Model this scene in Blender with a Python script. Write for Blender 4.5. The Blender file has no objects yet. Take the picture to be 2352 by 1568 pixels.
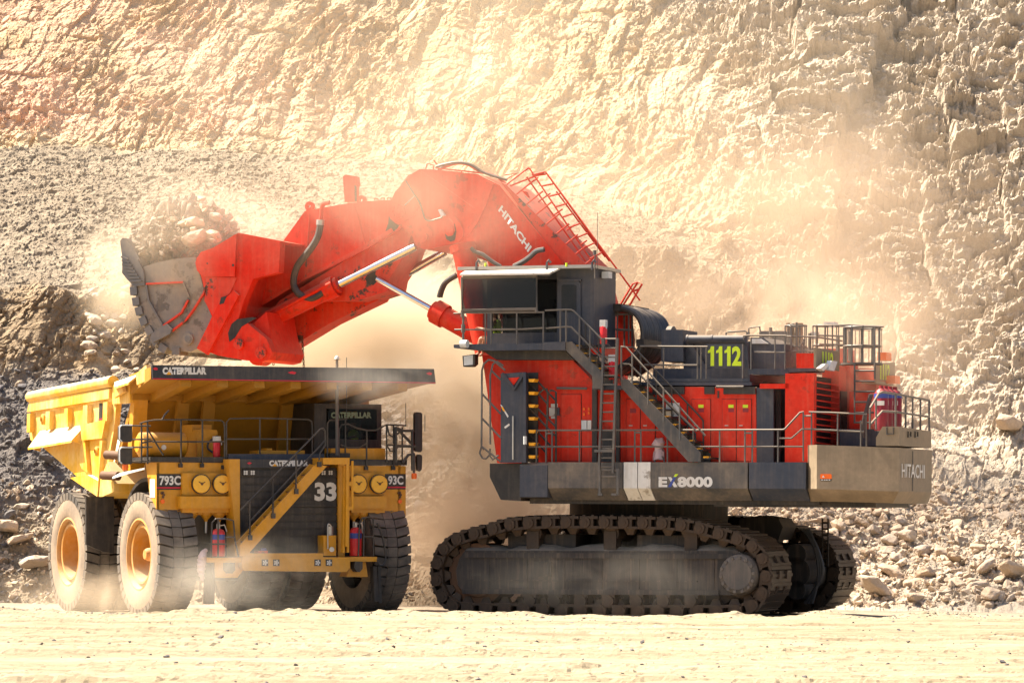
import bpy, bmesh, math, random
import numpy as np
from mathutils import Vector, Matrix, Euler
R = math.radians
SC = bpy.context.scene
COL = SC.collection

# ------------------------------------------------------------------ camera
CAM = (0.0, -100.0, 2.95)
FPX, CX, HY, ROLL = 8400.0, 1176.0, 1172.0, R(0.3)      # long lens, in units of a 2352 wide picture
cr, sr = math.cos(ROLL), math.sin(ROLL)
cam = bpy.data.objects.new('camera', bpy.data.cameras.new('camera'))
COL.objects.link(cam)
cam.data.sensor_width = 36
cam.data.lens = 36*FPX/2352
cam.data.shift_y = (HY-784)/2352
cam.data.clip_start = 0.5
cam.data.clip_end = 3000
cam.matrix_world = Matrix(((cr, -sr, 0, CAM[0]), (0, 0, -1, CAM[1]), (sr, cr, 0, CAM[2]), (0, 0, 0, 1)))
SC.camera = cam

# ------------------------------------------------------------------ light
SUN_DIR = Vector((-0.56, 0.20, 0.80)).normalized()        # towards the sun: from the left, high
w = bpy.data.worlds.new('World')
SC.world = w
w.use_nodes = True
nt = w.node_tree
sky = nt.nodes.new('ShaderNodeTexSky')
sky.sky_type = 'NISHITA'
sky.sun_disc = False
sky.sun_elevation = math.asin(SUN_DIR.z)
sky.sun_rotation = math.atan2(SUN_DIR.x, SUN_DIR.y)
sky.dust_density = 4.0
sky.air_density = 1.0
nt.links.new(sky.outputs[0], nt.nodes['Background'].inputs[0])
nt.nodes['Background'].inputs[1].default_value = 0.07
sun = bpy.data.objects.new('sun', bpy.data.lights.new('sun', 'SUN'))
COL.objects.link(sun)
sun.data.energy = 5.0
sun.data.angle = R(0.5)
sun.data.color = (1.0, 0.89, 0.72)
sun.rotation_euler = SUN_DIR.to_track_quat('Z', 'Y').to_euler()
sun.location = (-40, 10, 60)
SC.view_settings.view_transform = 'Standard'
SC.view_settings.look = 'None'
SC.view_settings.exposure = 1.78
SC.view_settings.gamma = 1
SC.view_settings.use_curve_mapping = False
SC.cycles.use_denoising = True
SC.cycles.max_bounces = 8
SC.cycles.diffuse_bounces = 3
SC.cycles.glossy_bounces = 3
SC.cycles.transmission_bounces = 3
SC.cycles.transparent_max_bounces = 10
SC.cycles.volume_bounces = 2
SC.cycles.volume_max_steps = 256
SC.cycles.sample_clamp_indirect = 6

# ------------------------------------------------------------------ measuring: sight lines of the photograph met with planes of a machine's own frame
def ray(px, py):
    a = (px-CX)/FPX
    b = (HY-py)/FPX
    return (a*cr-b*sr, 1.0, a*sr+b*cr)

def world_at(px, py, depth_y):
    d = ray(px, py)
    t = depth_y-CAM[1]
    return Vector((CAM[0]+d[0]*t, depth_y, CAM[2]+d[2]*t))

class Frame:
    def __init__(s, x, y, yaw):
        s.o = (x, y); s.yaw = R(yaw)
        s.ax = (math.cos(s.yaw), math.sin(s.yaw)); s.ay = (-s.ax[1], s.ax[0])
        dx, dy = CAM[0]-x, CAM[1]-y
        s.c = (dx*s.ax[0]+dy*s.ax[1], dx*s.ay[0]+dy*s.ay[1], CAM[2])
    def d(s, px, py):
        d = ray(px, py)
        return (d[0]*s.ax[0]+d[1]*s.ax[1], d[0]*s.ay[0]+d[1]*s.ay[1], d[2])
    def Y(s, px, py, y):
        d = s.d(px, py); t = (y-s.c[1])/d[1]
        return Vector((s.c[0]+t*d[0], y, s.c[2]+t*d[2]))
    def X(s, px, py, x):
        d = s.d(px, py); t = (x-s.c[0])/d[0]
        return Vector((x, s.c[1]+t*d[1], s.c[2]+t*d[2]))
    def W(s, x, y, z):
        return Vector((s.o[0]+x*s.ax[0]+y*s.ay[0], s.o[1]+x*s.ax[1]+y*s.ay[1], z))

FE = Frame(3.89, 4.0, -21)       # the shovel: local x to its rear, y away from the camera
FT = Frame(-6.35, 0.4, 26)       # the truck: local x to the right of its front, y to its tail

# ------------------------------------------------------------------ materials
def node(nt, t, **kw):
    n = nt.nodes.new(t)
    for k, v in kw.items():
        setattr(n, k, v)
    return n

def mixrgb(nt, fac, a, b, mode='MIX'):
    n = node(nt, 'ShaderNodeMix', data_type='RGBA', blend_type=mode)
    for sock, v in ((n.inputs[0], fac), (n.inputs[6], a), (n.inputs[7], b)):
        if isinstance(v, (int, float)): sock.default_value = v
        elif isinstance(v, tuple): sock.default_value = (*v[:3], 1)
        else: nt.links.new(v, sock)
    return n.outputs[2]

def maths(nt, op, a, b=0.0, c=0.0, clamp=False):
    n = node(nt, 'ShaderNodeMath', operation=op, use_clamp=clamp)
    for i, v in enumerate((a, b, c)):
        if isinstance(v, (int, float)): n.inputs[i].default_value = v
        else: nt.links.new(v, n.inputs[i])
    return n.outputs[0]

def noise(nt, vec, scale, detail=4, rough=0.55, dist=0.0):
    n = node(nt, 'ShaderNodeTexNoise')
    n.inputs['Scale'].default_value = scale
    n.inputs['Detail'].default_value = detail
    n.inputs['Roughness'].default_value = rough
    n.inputs['Distortion'].default_value = dist
    if vec is not None: nt.links.new(vec, n.inputs['Vector'])
    return n.outputs['Fac']

def ramp(nt, fac, lo, hi, a=0.0, b=1.0):
    n = node(nt, 'ShaderNodeMapRange', clamp=True)
    n.inputs[1].default_value = lo; n.inputs[2].default_value = hi
    n.inputs[3].default_value = a; n.inputs[4].default_value = b
    nt.links.new(fac, n.inputs[0])
    return n.outputs[0]

def stretch(nt, vec, s):
    n = node(nt, 'ShaderNodeMapping')
    n.inputs['Scale'].default_value = s
    nt.links.new(vec, n.inputs['Vector'])
    return n.outputs[0]

DUST = (0.40, 0.30, 0.20)
def newmat(name):
    m = bpy.data.materials.new(name); m.use_nodes = True
    nt = m.node_tree
    return m, nt, nt.nodes['Principled BSDF'], nt.nodes['Material Output']

def paint(name, col, rough=0.45, metal=0.0, dust=0.25, top=0.55, streak=0.2, dustcol=DUST, wear=None, wearamt=0.0, spec=0.4):
    """paint with blown dust, dust lying on flat tops and run-down streaks"""
    m, nt, b, out = newmat(name)
    tc = node(nt, 'ShaderNodeTexCoord').outputs['Object']
    geo = node(nt, 'ShaderNodeNewGeometry')
    n1 = noise(nt, tc, 0.9, 5, 0.6)
    n2 = noise(nt, tc, 7.0, 4, 0.6)
    st = noise(nt, stretch(nt, tc, (6, 6, 0.35)), 1.6, 4, 0.65)
    sep = node(nt, 'ShaderNodeSeparateXYZ'); nt.links.new(geo.outputs['Normal'], sep.inputs[0])
    up = ramp(nt, sep.outputs[2], 0.35, 0.95)
    f = maths(nt, 'MULTIPLY', ramp(nt, n1, 0.38, 0.72), dust)
    f = maths(nt, 'MULTIPLY_ADD', ramp(nt, st, 0.48, 0.72), streak, f)
    f = maths(nt, 'MULTIPLY', f, ramp(nt, n2, 0.25, 0.75, 0.6, 1.3))
    f = maths(nt, 'MULTIPLY_ADD', up, top, f, clamp=True)
    base = mixrgb(nt, ramp(nt, n2, 0.3, 0.7), tuple(c*0.9 for c in col), tuple(min(1, c*1.08) for c in col))
    if wear:
        base = mixrgb(nt, ramp(nt, noise(nt, tc, 2.2, 6, 0.7), 0.62-0.14*wearamt, 0.66-0.12*wearamt), base, wear)
    nt.links.new(mixrgb(nt, f, base, dustcol), b.inputs['Base Color'])
    nt.links.new(maths(nt, 'MULTIPLY_ADD', f, 0.9-rough, rough), b.inputs['Roughness'])
    b.inputs['Metallic'].default_value = metal
    b.inputs['Specular IOR Level'].default_value = spec
    return m

M = {}
M['red'] = paint('red_paint', (0.62, 0.018, 0.004), 0.5, dust=0.13, top=0.45, streak=0.12, spec=0.18, wear=(0.40, 0.022, 0.008), wearamt=0.15)
M['redworn'] = paint('worn_red_paint', (0.60, 0.024, 0.003), 0.5, dust=0.14, top=0.4, streak=0.12, wear=(0.035, 0.02, 0.015), wearamt=0.35)
M['yellow'] = paint('yellow_paint', (0.58, 0.255, 0.004), 0.45, dust=0.14, top=0.4, streak=0.12)
M['body'] = paint('dusty_body_yellow', (0.70, 0.38, 0.02), 0.5, dust=0.4, top=0.9, streak=0.2, dustcol=(0.74, 0.64, 0.44))
M['shadeyellow'] = paint('shaded_yellow', (0.36, 0.165, 0.006), 0.6, dust=0.2, top=0.3, streak=0.2, dustcol=(0.28, 0.17, 0.06))  # shade under the canopy and on the front wall put into a darker yellow
M['rim'] = paint('dusty_rim_paint', (0.50, 0.21, 0.02), 0.6, dust=0.85, top=0.6, streak=0.2, dustcol=(0.46, 0.33, 0.19))
M['grey'] = paint('blue_grey_paint', (0.028, 0.037, 0.058), 0.5, dust=0.11, top=0.45, streak=0.08)
M['skirt'] = paint('skirt_grey_paint', (0.055, 0.055, 0.058), 0.5, dust=0.30, top=0.5, streak=0.16)
M['cw'] = paint('dusty_counterweight_paint', (0.19, 0.145, 0.095), 0.6, dust=0.5, top=0.5, streak=0.14)
M['black'] = paint('black_paint', (0.012, 0.012, 0.014), 0.5, dust=0.12, top=0.35, streak=0.1)
M['navy'] = paint('black_lip_paint', (0.016, 0.018, 0.026), 0.4, dust=0.12, top=0.3, streak=0.1)
M['rail'] = paint('rail_paint', (0.065, 0.065, 0.068), 0.4, dust=0.25, top=0.45, streak=0.0)
M['darkrail'] = paint('dark_rail_paint', (0.02, 0.02, 0.022), 0.4, dust=0.2, top=0.3, streak=0.0)
M['track'] = paint('track_steel', (0.032, 0.024, 0.018), 0.5, metal=0.4, dust=0.4, top=0.6, streak=0.1, dustcol=(0.15, 0.085, 0.045))
M['frame'] = paint('track_frame_steel', (0.018, 0.016, 0.015), 0.6, dust=0.25, top=0.95, streak=0.85, dustcol=(0.11, 0.08, 0.06))
M['hub'] = paint('hub_steel', (0.075, 0.068, 0.062), 0.6, dust=0.5, top=0.8, streak=0.5, dustcol=(0.2, 0.155, 0.12))
M['rust'] = paint('rusty_steel', (0.10, 0.045, 0.02), 0.7, dust=0.4, top=0.4, streak=0.1, dustcol=(0.2, 0.12, 0.07))
M['bucket'] = paint('worn_bucket_steel', (0.20, 0.18, 0.165), 0.55, metal=0.2, dust=0.4, top=0.4, streak=0.2, wear=(0.10, 0.09, 0.085), wearamt=0.6)
M['tooth'] = paint('tooth_steel', (0.13, 0.13, 0.14), 0.5, metal=0.3, dust=0.3, top=0.4, streak=0.1)
M['rubber'] = paint('tyre_rubber', (0.065, 0.057, 0.050), 0.85, dust=0.9, top=0.3, streak=0.0, dustcol=(0.25, 0.20, 0.15))
M['carcass'] = paint('tyre_groove_rubber', (0.012, 0.011, 0.010), 0.9, dust=0.15, top=0.1, streak=0.0)
M['sidewall'] = paint('dusty_tyre_sidewall', (0.20, 0.155, 0.115), 0.9, dust=0.7, top=0.3, streak=0.0, dustcol=(0.42, 0.31, 0.21))
M['white'] = paint('white_paint', (0.66, 0.65, 0.62), 0.5, dust=0.3, top=0.2, streak=0.25, wear=(0.30, 0.28, 0.25), wearamt=0.1)
M['lime'] = paint('fluorescent_lime', (0.55, 0.72, 0.015), 0.5, dust=0.15, top=0.1, streak=0.2, dustcol=(0.3, 0.32, 0.1))
M['navystripe'] = paint('red_stripe', (0.55, 0.01, 0.03), 0.5, dust=0.05, top=0.1, streak=0.0)
M['nosing'] = paint('step_nosing_yellow', (0.80, 0.36, 0.01), 0.6, dust=0.1, top=0.1, streak=0.0)
M['extred'] = paint('extinguisher_red', (0.62, 0.015, 0.02), 0.3, dust=0.06, top=0.15, streak=0.0)
M['crimson'] = paint('tank_crimson', (0.24, 0.006, 0.018), 0.4, dust=0.08, top=0.15, streak=0.0)
M['blue'] = paint('band_blue', (0.03, 0.06, 0.28), 0.4, dust=0.06, top=0.1, streak=0.0)
M['amber'] = paint('amber_lens', (0.80, 0.13, 0.01), 0.25, dust=0.05, top=0.1, streak=0.0)
M['hose'] = paint('hose_rubber', (0.04, 0.04, 0.045), 0.4, dust=0.2, top=0.25, streak=0.0)
M['hivis'] = paint('hi_vis_fabric', (0.55, 0.85, 0.03), 0.8, dust=0.0, top=0.0, streak=0.0)
M['skin'] = paint('skin', (0.38, 0.18, 0.11), 0.6, dust=0.0, top=0.0, streak=0.0)
M['hair'] = paint('dark_hair', (0.02, 0.015, 0.012), 0.7, dust=0.0, top=0.0, streak=0.0)
M['cloth'] = paint('navy_work_trousers', (0.02, 0.025, 0.05), 0.85, dust=0.1, top=0.0, streak=0.0)
M['plastic'] = paint('plastic_wrap', (0.50, 0.36, 0.37), 0.25, dust=0.2, top=0.2, streak=0.2)
M['lamp'] = paint('lamp_glass', (0.55, 0.58, 0.60), 0.12, dust=0.2, top=0.2, streak=0.1)
M['chrome'] = paint('chromed_rod', (0.62, 0.62, 0.66), 0.12, metal=1.0, dust=0.05, top=0.05, streak=0.0)
M['steel'] = paint('bare_steel', (0.45, 0.44, 0.42), 0.35, metal=0.8, dust=0.2, top=0.2, streak=0.0)
def glassmat(name, col, alpha):
    m, nt, b, out = newmat(name)
    b.inputs['Base Color'].default_value = (*col, 1)
    b.inputs['Roughness'].default_value = 0.06
    tc = node(nt, 'ShaderNodeTexCoord').outputs['Object']
    nt.links.new(ramp(nt, noise(nt, tc, 1.3, 4), 0.3, 0.75, alpha-0.08, min(1, alpha+0.12)), b.inputs['Alpha'])
    return m
M['bandtext'] = paint('windscreen_band_ink', (0.16, 0.22, 0.15), 0.6, dust=0.1, top=0.0, streak=0.0)
M['lampcover'] = paint('amber_lamp_cover', (0.80, 0.42, 0.03), 0.35, dust=0.15, top=0.2, streak=0.0)
M['glass'] = glassmat('tinted_glass', (0.012, 0.014, 0.016), 0.45)
M['mesh'] = glassmat('dark_guard_mesh', (0.010, 0.012, 0.018), 0.72)

# ------------------------------------------------------------------ mesh building
class MB:
    def __init__(s): s.v = []; s.f = []
    def add(s, vs, fs):
        o = len(s.v); s.v += [tuple(p) for p in vs]; s.f += [tuple(i+o for i in f) for f in fs]; return s
    def loft(s, A, B):
        n = len(A)
        return s.add(list(A)+list(B), [tuple(range(n))[::-1], tuple(range(n, 2*n))]+[(i, (i+1) % n, n+(i+1) % n, n+i) for i in range(n)])
    def box(s, x0, x1, y0, y1, z0, z1):
        A = [(x0, y0, z0), (x1, y0, z0), (x1, y1, z0), (x0, y1, z0)]
        return s.loft(A, [(p[0], p[1], z1) for p in A])
    def pxz(s, P, y0, y1):
        return s.loft([(p[0], y0, p[-1]) for p in P], [(p[0], y1, p[-1]) for p in P])
    def pyz(s, P, x0, x1):
        return s.loft([(x0, p[-2], p[-1]) for p in P], [(x1, p[-2], p[-1]) for p in P])
    def pxy(s, P, z0, z1):
        return s.loft([(p[0], p[1], z0) for p in P], [(p[0], p[1], z1) for p in P])
    def slab(s, Q, n):
        """thick sheet: polygon in space pushed along n"""
        n = Vector(n)
        return s.loft([Vector(p) for p in Q], [Vector(p)+n for p in Q])
    def beam(s, p, q, w, h=None, up=(0, 0, 1)):
        p, q = Vector(p), Vector(q); h = h or w
        d = (q-p).normalized(); up = Vector(up)
        if abs(d.dot(up)) > 0.98: up = Vector((0, 1, 0))
        a = d.cross(up).normalized()*w/2; b = a.cross(d).normalized()*h/2
        A = [p-a-b, p+a-b, p+a+b, p-a+b]
        return s.loft(A, [v+(q-p) for v in A])
    def tube(s, P, r, n=8):
        P = [Vector(p) for p in P]; k = len(P); rings = []
        t0 = (P[1]-P[0]).normalized()
        a = t0.orthogonal().normalized()
        for i in range(k):
            t = (P[min(i+1, k-1)]-P[max(i-1, 0)]).normalized()
            a = (a-t*a.dot(t)).normalized(); b = t.cross(a)
            rr = r[i] if isinstance(r, (list, tuple)) else r
            rings.append([P[i]+(a*math.cos(2*math.pi*j/n)+b*math.sin(2*math.pi*j/n))*rr for j in range(n)])
        vs = [p for g in rings for p in g]
        fs = [tuple(range(n))[::-1], tuple(range((k-1)*n, k*n))]
        for i in range(k-1):
            fs += [(i*n+j, i*n+(j+1) % n, (i+1)*n+(j+1) % n, (i+1)*n+j) for j in range(n)]
        return s.add(vs, fs)
    def cyl(s, p, q, r, r2=None, n=20):
        return s.tube([p, q], [r, r if r2 is None else r2], n)
    def lathe(s, prof, c, axis='x', n=48):
        """prof: (radius, offset along axis) pairs, turned about an axis through c"""
        vs = []; k = len(prof); c = Vector(c)
        for i in range(n):
            a = 2*math.pi*i/n; ca, sa = math.cos(a), math.sin(a)
            for r, o in prof:
                if axis == 'x': vs.append(c+Vector((o, r*ca, r*sa)))
                elif axis == 'y': vs.append(c+Vector((r*ca, o, r*sa)))
                else: vs.append(c+Vector((r*ca, r*sa, o)))
        fs = []
        for i in range(n):
            j = (i+1) % n
            fs += [(i*k+m, j*k+m, j*k+m+1, i*k+m+1) for m in range(k-1)]
        return s.add(vs, fs)
    def obj(s, name, mat, parent=None, label=None, smooth=True, ang=35):
        me = bpy.data.meshes.new(name)
        me.from_pydata(s.v, [], s.f)
        bm = bmesh.new(); bm.from_mesh(me)
        bmesh.ops.recalc_face_normals(bm, faces=bm.faces)
        bm.to_mesh(me); bm.free()
        if smooth:
            me.polygons.foreach_set('use_smooth', [True]*len(me.polygons))
            me.set_sharp_from_angle(angle=R(ang))
        me.materials.append(M[mat] if isinstance(mat, str) else mat)
        o = bpy.data.objects.new(name, me); COL.objects.link(o)
        if parent: o.parent = parent
        if label: o['label'] = label
        return o

def tag(o, label=None, cat=None, group=None, kind=None):
    for k, v in (('label', label), ('category', cat), ('group', group), ('kind', kind)):
        if v: o[k] = v
    return o

def thing(name, label, cat, loc, rz=0.0, group=None):
    o = bpy.data.objects.new(name, None); COL.objects.link(o)
    o.empty_display_size = 0.3
    o.location = loc; o.rotation_euler = (0, 0, rz)
    return tag(o, label, cat, group)

def lettering(body, bl, br, tl, mat, parent, off=0.012, bold=0.03, name='lettering', label=None, extra=None):
    """flat painted letters filling the parallelogram bl, br, tl"""
    cu = bpy.data.curves.new('tmp', 'FONT'); cu.body = body; cu.offset = bold; cu.resolution_u = 3
    o = bpy.data.objects.new('tmp', cu); COL.objects.link(o)
    dg = bpy.context.evaluated_depsgraph_get()
    me = bpy.data.meshes.new_from_object(o.evaluated_get(dg))
    bpy.data.objects.remove(o); bpy.data.curves.remove(cu)
    co = np.array([v.co[:] for v in me.vertices])
    x0, x1 = co[:, 0].min(), co[:, 0].max(); y0, y1 = co[:, 1].min(), co[:, 1].max()
    bl, br, tl = Vector(bl), Vector(br), Vector(tl)
    n = (br-bl).cross(tl-bl).normalized()
    for v in me.vertices:
        v.co = bl+(br-bl)*((v.co.x-x0)/(x1-x0))+(tl-bl)*((v.co.y-y0)/(y1-y0))+n*off
    me.materials.clear(); me.materials.append(M[mat])
    me.name = name
    ob = bpy.data.objects.new(name, me); COL.objects.link(ob); ob.parent = parent
    if label: ob['label'] = label
    return ob

def arc(c, r, a0, a1, n, y):
    return [Vector((c[0]+r*math.cos(a0+(a1-a0)*i/n), y, c[1]+r*math.sin(a0+(a1-a0)*i/n))) for i in range(n+1)]

def smooth_path(P, k=6):
    """Catmull-Rom through 3-D points"""
    P = [Vector(p) for p in P]; out = []
    for i in range(len(P)-1):
        p0, p1, p2, p3 = P[max(i-1, 0)], P[i], P[i+1], P[min(i+2, len(P)-1)]
        for j in range(k):
            t = j/k
            out.append(0.5*((2*p1)+(p2-p0)*t+(2*p0-5*p1+4*p2-p3)*t*t+(3*p1-p0-3*p2+p3)*t**3))
    out.append(P[-1])
    return out
# ------------------------------------------------------------------ noise for the ground
def h2(ix, iy, seed):
    n = (ix.astype(np.int64)*374761393+iy.astype(np.int64)*668265263+seed*974711) & 0xffffffff
    n = ((n ^ (n >> 13))*1274126177) & 0xffffffff
    n = ((n ^ (n >> 16))*2246822519) & 0xffffffff
    return ((n ^ (n >> 15)) & 0xffffff)/float(0xffffff)

def vnoise(x, y, seed=0):
    ix, iy = np.floor(x), np.floor(y); fx, fy = x-ix, y-iy
    u, v = fx*fx*fx*(fx*(fx*6-15)+10), fy*fy*fy*(fy*(fy*6-15)+10)
    a, b, c, d = h2(ix, iy, seed), h2(ix+1, iy, seed), h2(ix, iy+1, seed), h2(ix+1, iy+1, seed)
    return (a*(1-u)+b*u)*(1-v)+(c*(1-u)+d*u)*v

def fbm(x, y, seed=0, oct=5, gain=0.5):
    s = np.zeros_like(x); a = 1.0; t = 0
    for o in range(oct):
        s += a*(vnoise(x, y, seed+o*17)-0.5); t += a
        x, y, a = x*2.03+3.1, y*2.03+1.7, a*gain
    return s/t*2

def facets(x, y, seed, tilt=0.6, step=0.5):
    """broken rock: each cell is a plane of its own, tilted and stepped"""
    ix, iy = np.floor(x), np.floor(y)
    best = np.full(x.shape, 1e9); out = np.zeros_like(x)
    for dx in (-1, 0, 1):
        for dy in (-1, 0, 1):
            cx, cy = ix+dx, iy+dy
            px, py = cx+h2(cx, cy, seed), cy+h2(cx, cy, seed+1)
            d = (x-px)**2+(y-py)**2
            hgt = tilt*((h2(cx, cy, seed+2)-0.5)*2*(x-px)+(h2(cx, cy, seed+3)-0.5)*2*(y-py))+step*(h2(cx, cy, seed+4)-0.5)
            mm = d < best
            out = np.where(mm, hgt, out); best = np.where(mm, d, best)
    return out

def chunks(x, y, seed, tilt=0.6, step=0.5, dome=0.5, crack=0.5):
    """fractured rock: every cell a tilted, slightly domed block of its own, with a crack round it"""
    ix, iy = np.floor(x), np.floor(y)
    f1 = np.full(x.shape, 1e9); f2 = np.full(x.shape, 1e9); out = np.zeros_like(x)
    for dx in (-1, 0, 1):
        for dy in (-1, 0, 1):
            cx, cy = ix+dx, iy+dy
            px, py = cx+h2(cx, cy, seed), cy+h2(cx, cy, seed+1)
            d = np.abs(x-px)*0.5+np.abs(y-py)*0.5+0.5*np.hypot(x-px, y-py)
            hgt = tilt*((h2(cx, cy, seed+2)-0.5)*2*(x-px)+(h2(cx, cy, seed+3)-0.5)*2*(y-py))+step*(h2(cx, cy, seed+4)-0.5)-dome*d*d
            near = d < f1
            f2 = np.where(near, f1, np.minimum(f2, d)); out = np.where(near, hgt, out); f1 = np.where(near, d, f1)
    return out-crack*(1-np.clip((f2-f1)/0.22, 0, 1))**2

def sstep(x, a, b):
    t = np.clip((x-a)/(b-a), 0, 1); return t*t*(3-2*t)

def grid_obj(name, X, Y, Z, mat, attr=None):
    r, c = X.shape
    me = bpy.data.meshes.new(name)
    idx = np.arange(r*c).reshape(r, c)
    q = np.stack([idx[:-1, :-1], idx[:-1, 1:], idx[1:, 1:], idx[1:, :-1]], -1).reshape(-1, 4)
    me.vertices.add(r*c); me.loops.add(q.size); me.polygons.add(len(q))
    me.vertices.foreach_set('co', np.stack([X, Y, Z], -1).astype(np.float32).ravel())
    me.loops.foreach_set('vertex_index', q.astype(np.int32).ravel())
    me.polygons.foreach_set('loop_start', np.arange(0, q.size, 4, dtype=np.int32))
    me.update(calc_edges=True); me.shade_flat()
    for k, a in (attr or {}).items():
        at = me.attributes.new(k, 'FLOAT', 'POINT'); at.data.foreach_set('value', a.astype(np.float32).ravel())
    me.materials.append(mat)
    o = bpy.data.objects.new(name, me); COL.objects.link(o)
    return o

# ------------------------------------------------------------------ rock and ground materials
def attrib(nt, name):
    n = node(nt, 'ShaderNodeAttribute'); n.attribute_name = name
    return n.outputs['Fac']

def bumped(nt, b, hgt, dist, strength=0.6):
    n = node(nt, 'ShaderNodeBump'); n.inputs['Strength'].default_value = strength; n.inputs['Distance'].default_value = dist
    nt.links.new(hgt, n.inputs['Height']); nt.links.new(n.outputs[0], b.inputs['Normal'])

def rockmat(name, A, B, C, terrain=False):
    m, nt, b, out = newmat(name)
    tc = node(nt, 'ShaderNodeTexCoord').outputs['Object']
    oi = node(nt, 'ShaderNodeObjectInfo').outputs['Random']
    n1 = noise(nt, tc, 0.35 if terrain else 0.9, 6, 0.6, 0.6)
    n2 = noise(nt, tc, 3.0, 6, 0.65)
    n3 = noise(nt, tc, 14.0, 5, 0.7)
    col = mixrgb(nt, ramp(nt, n1, 0.35, 0.68), A, B)
    if terrain:
        strata = noise(nt, stretch(nt, tc, (0.12, 0.12, 2.2)), 1.0, 5, 0.6, 0.4)
        col = mixrgb(nt, maths(nt, 'MULTIPLY', ramp(nt, strata, 0.50, 0.68), 0.55), col, C)
        tal = attrib(nt, 'talus')
        col = mixrgb(nt, tal, col, mixrgb(nt, ramp(nt, n2, 0.35, 0.68), (0.205, 0.172, 0.132), (0.315, 0.265, 0.205)))
        col = mixrgb(nt, maths(nt, 'MULTIPLY', attrib(nt, 'grey'), 0.9), col, mixrgb(nt, ramp(nt, n2, 0.35, 0.68), (0.35, 0.315, 0.27), (0.50, 0.45, 0.385)))
        col = mixrgb(nt, attrib(nt, 'brown'), col, (0.21, 0.16, 0.11))
        col = mixrgb(nt, attrib(nt, 'rubble_shade'), col, mixrgb(nt, ramp(nt, n2, 0.35, 0.68), (0.10, 0.095, 0.10), (0.19, 0.175, 0.17)))
        col = mixrgb(nt, maths(nt, 'MULTIPLY', attrib(nt, 'peach_leak'), ramp(nt, n1, 0.3, 0.6)), col, (0.60, 0.385, 0.265))
    else:
        col = mixrgb(nt, maths(nt, 'MULTIPLY', oi, 0.7), col, C)
    col = mixrgb(nt, ramp(nt, n3, 0.3, 0.75, 0.0, 0.5), col, mixrgb(nt, 1.0, col, (0.62, 0.56, 0.5), 'MULTIPLY'))
    nt.links.new(col, b.inputs['Base Color'])
    b.inputs['Roughness'].default_value = 0.92
    b.inputs['Specular IOR Level'].default_value = 0.15
    hgt = maths(nt, 'MULTIPLY_ADD', n3, 0.4, n2)
    bumped(nt, b, hgt, 0.16 if terrain else 0.06, 0.7)
    return m
M['cliff'] = rockmat('cliff_rock', (0.45, 0.325, 0.19), (0.54, 0.425, 0.28), (0.47, 0.29, 0.13), True)
M['rock'] = rockmat('loose_rock', (0.44, 0.36, 0.28), (0.56, 0.47, 0.37), (0.34, 0.28, 0.235))
M['scree'] = rockmat('scree_rock', (0.25, 0.212, 0.168), (0.36, 0.31, 0.25), (0.2, 0.17, 0.14))
M['loadrock'] = rockmat('load_rock', (0.25, 0.205, 0.16), (0.36, 0.30, 0.24), (0.22, 0.18, 0.145))
M['palerock'] = rockmat('pale_rubble_rock', (0.50, 0.395, 0.29), (0.60, 0.495, 0.38), (0.38, 0.29, 0.215))
M['greyshaderock'] = rockmat('grey_shaded_rock', (0.13, 0.122, 0.125), (0.21, 0.195, 0.185), (0.11, 0.105, 0.115))  # bluish dark grey holds the left slope's shade; road stones share it

def groundmat(name, A, B):
    m, nt, b, out = newmat(name)
    tc = node(nt, 'ShaderNodeTexCoord').outputs['Object']
    streak = noise(nt, stretch(nt, tc, (0.10, 1.3, 1)), 1.0, 5, 0.6)
    n2 = noise(nt, stretch(nt, tc, (0.6, 1.2, 1)), 4.0, 6, 0.7)
    n3 = noise(nt, tc, 16.0, 4, 0.7)
    col = mixrgb(nt, ramp(nt, streak, 0.35, 0.65), A, B)
    col = mixrgb(nt, ramp(nt, n2, 0.50, 0.68, 0.0, 0.7), col, tuple(c*0.55 for c in A))
    col = mixrgb(nt, ramp(nt, n3, 0.60, 0.75, 0.0, 0.6), col, tuple(c*0.5 for c in A))
    nt.links.new(col, b.inputs['Base Color'])
    b.inputs['Roughness'].default_value = 0.95
    b.inputs['Specular IOR Level'].default_value = 0.1
    bumped(nt, b, maths(nt, 'MULTIPLY_ADD', n3, 0.4, n2), 0.05, 0.6)
    return m
M['road'] = groundmat('pale_dust_road', (0.225, 0.178, 0.115), (0.32, 0.268, 0.185))
M['floor'] = groundmat('pit_floor_dirt', (0.22, 0.18, 0.14), (0.33, 0.27, 0.2))

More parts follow.
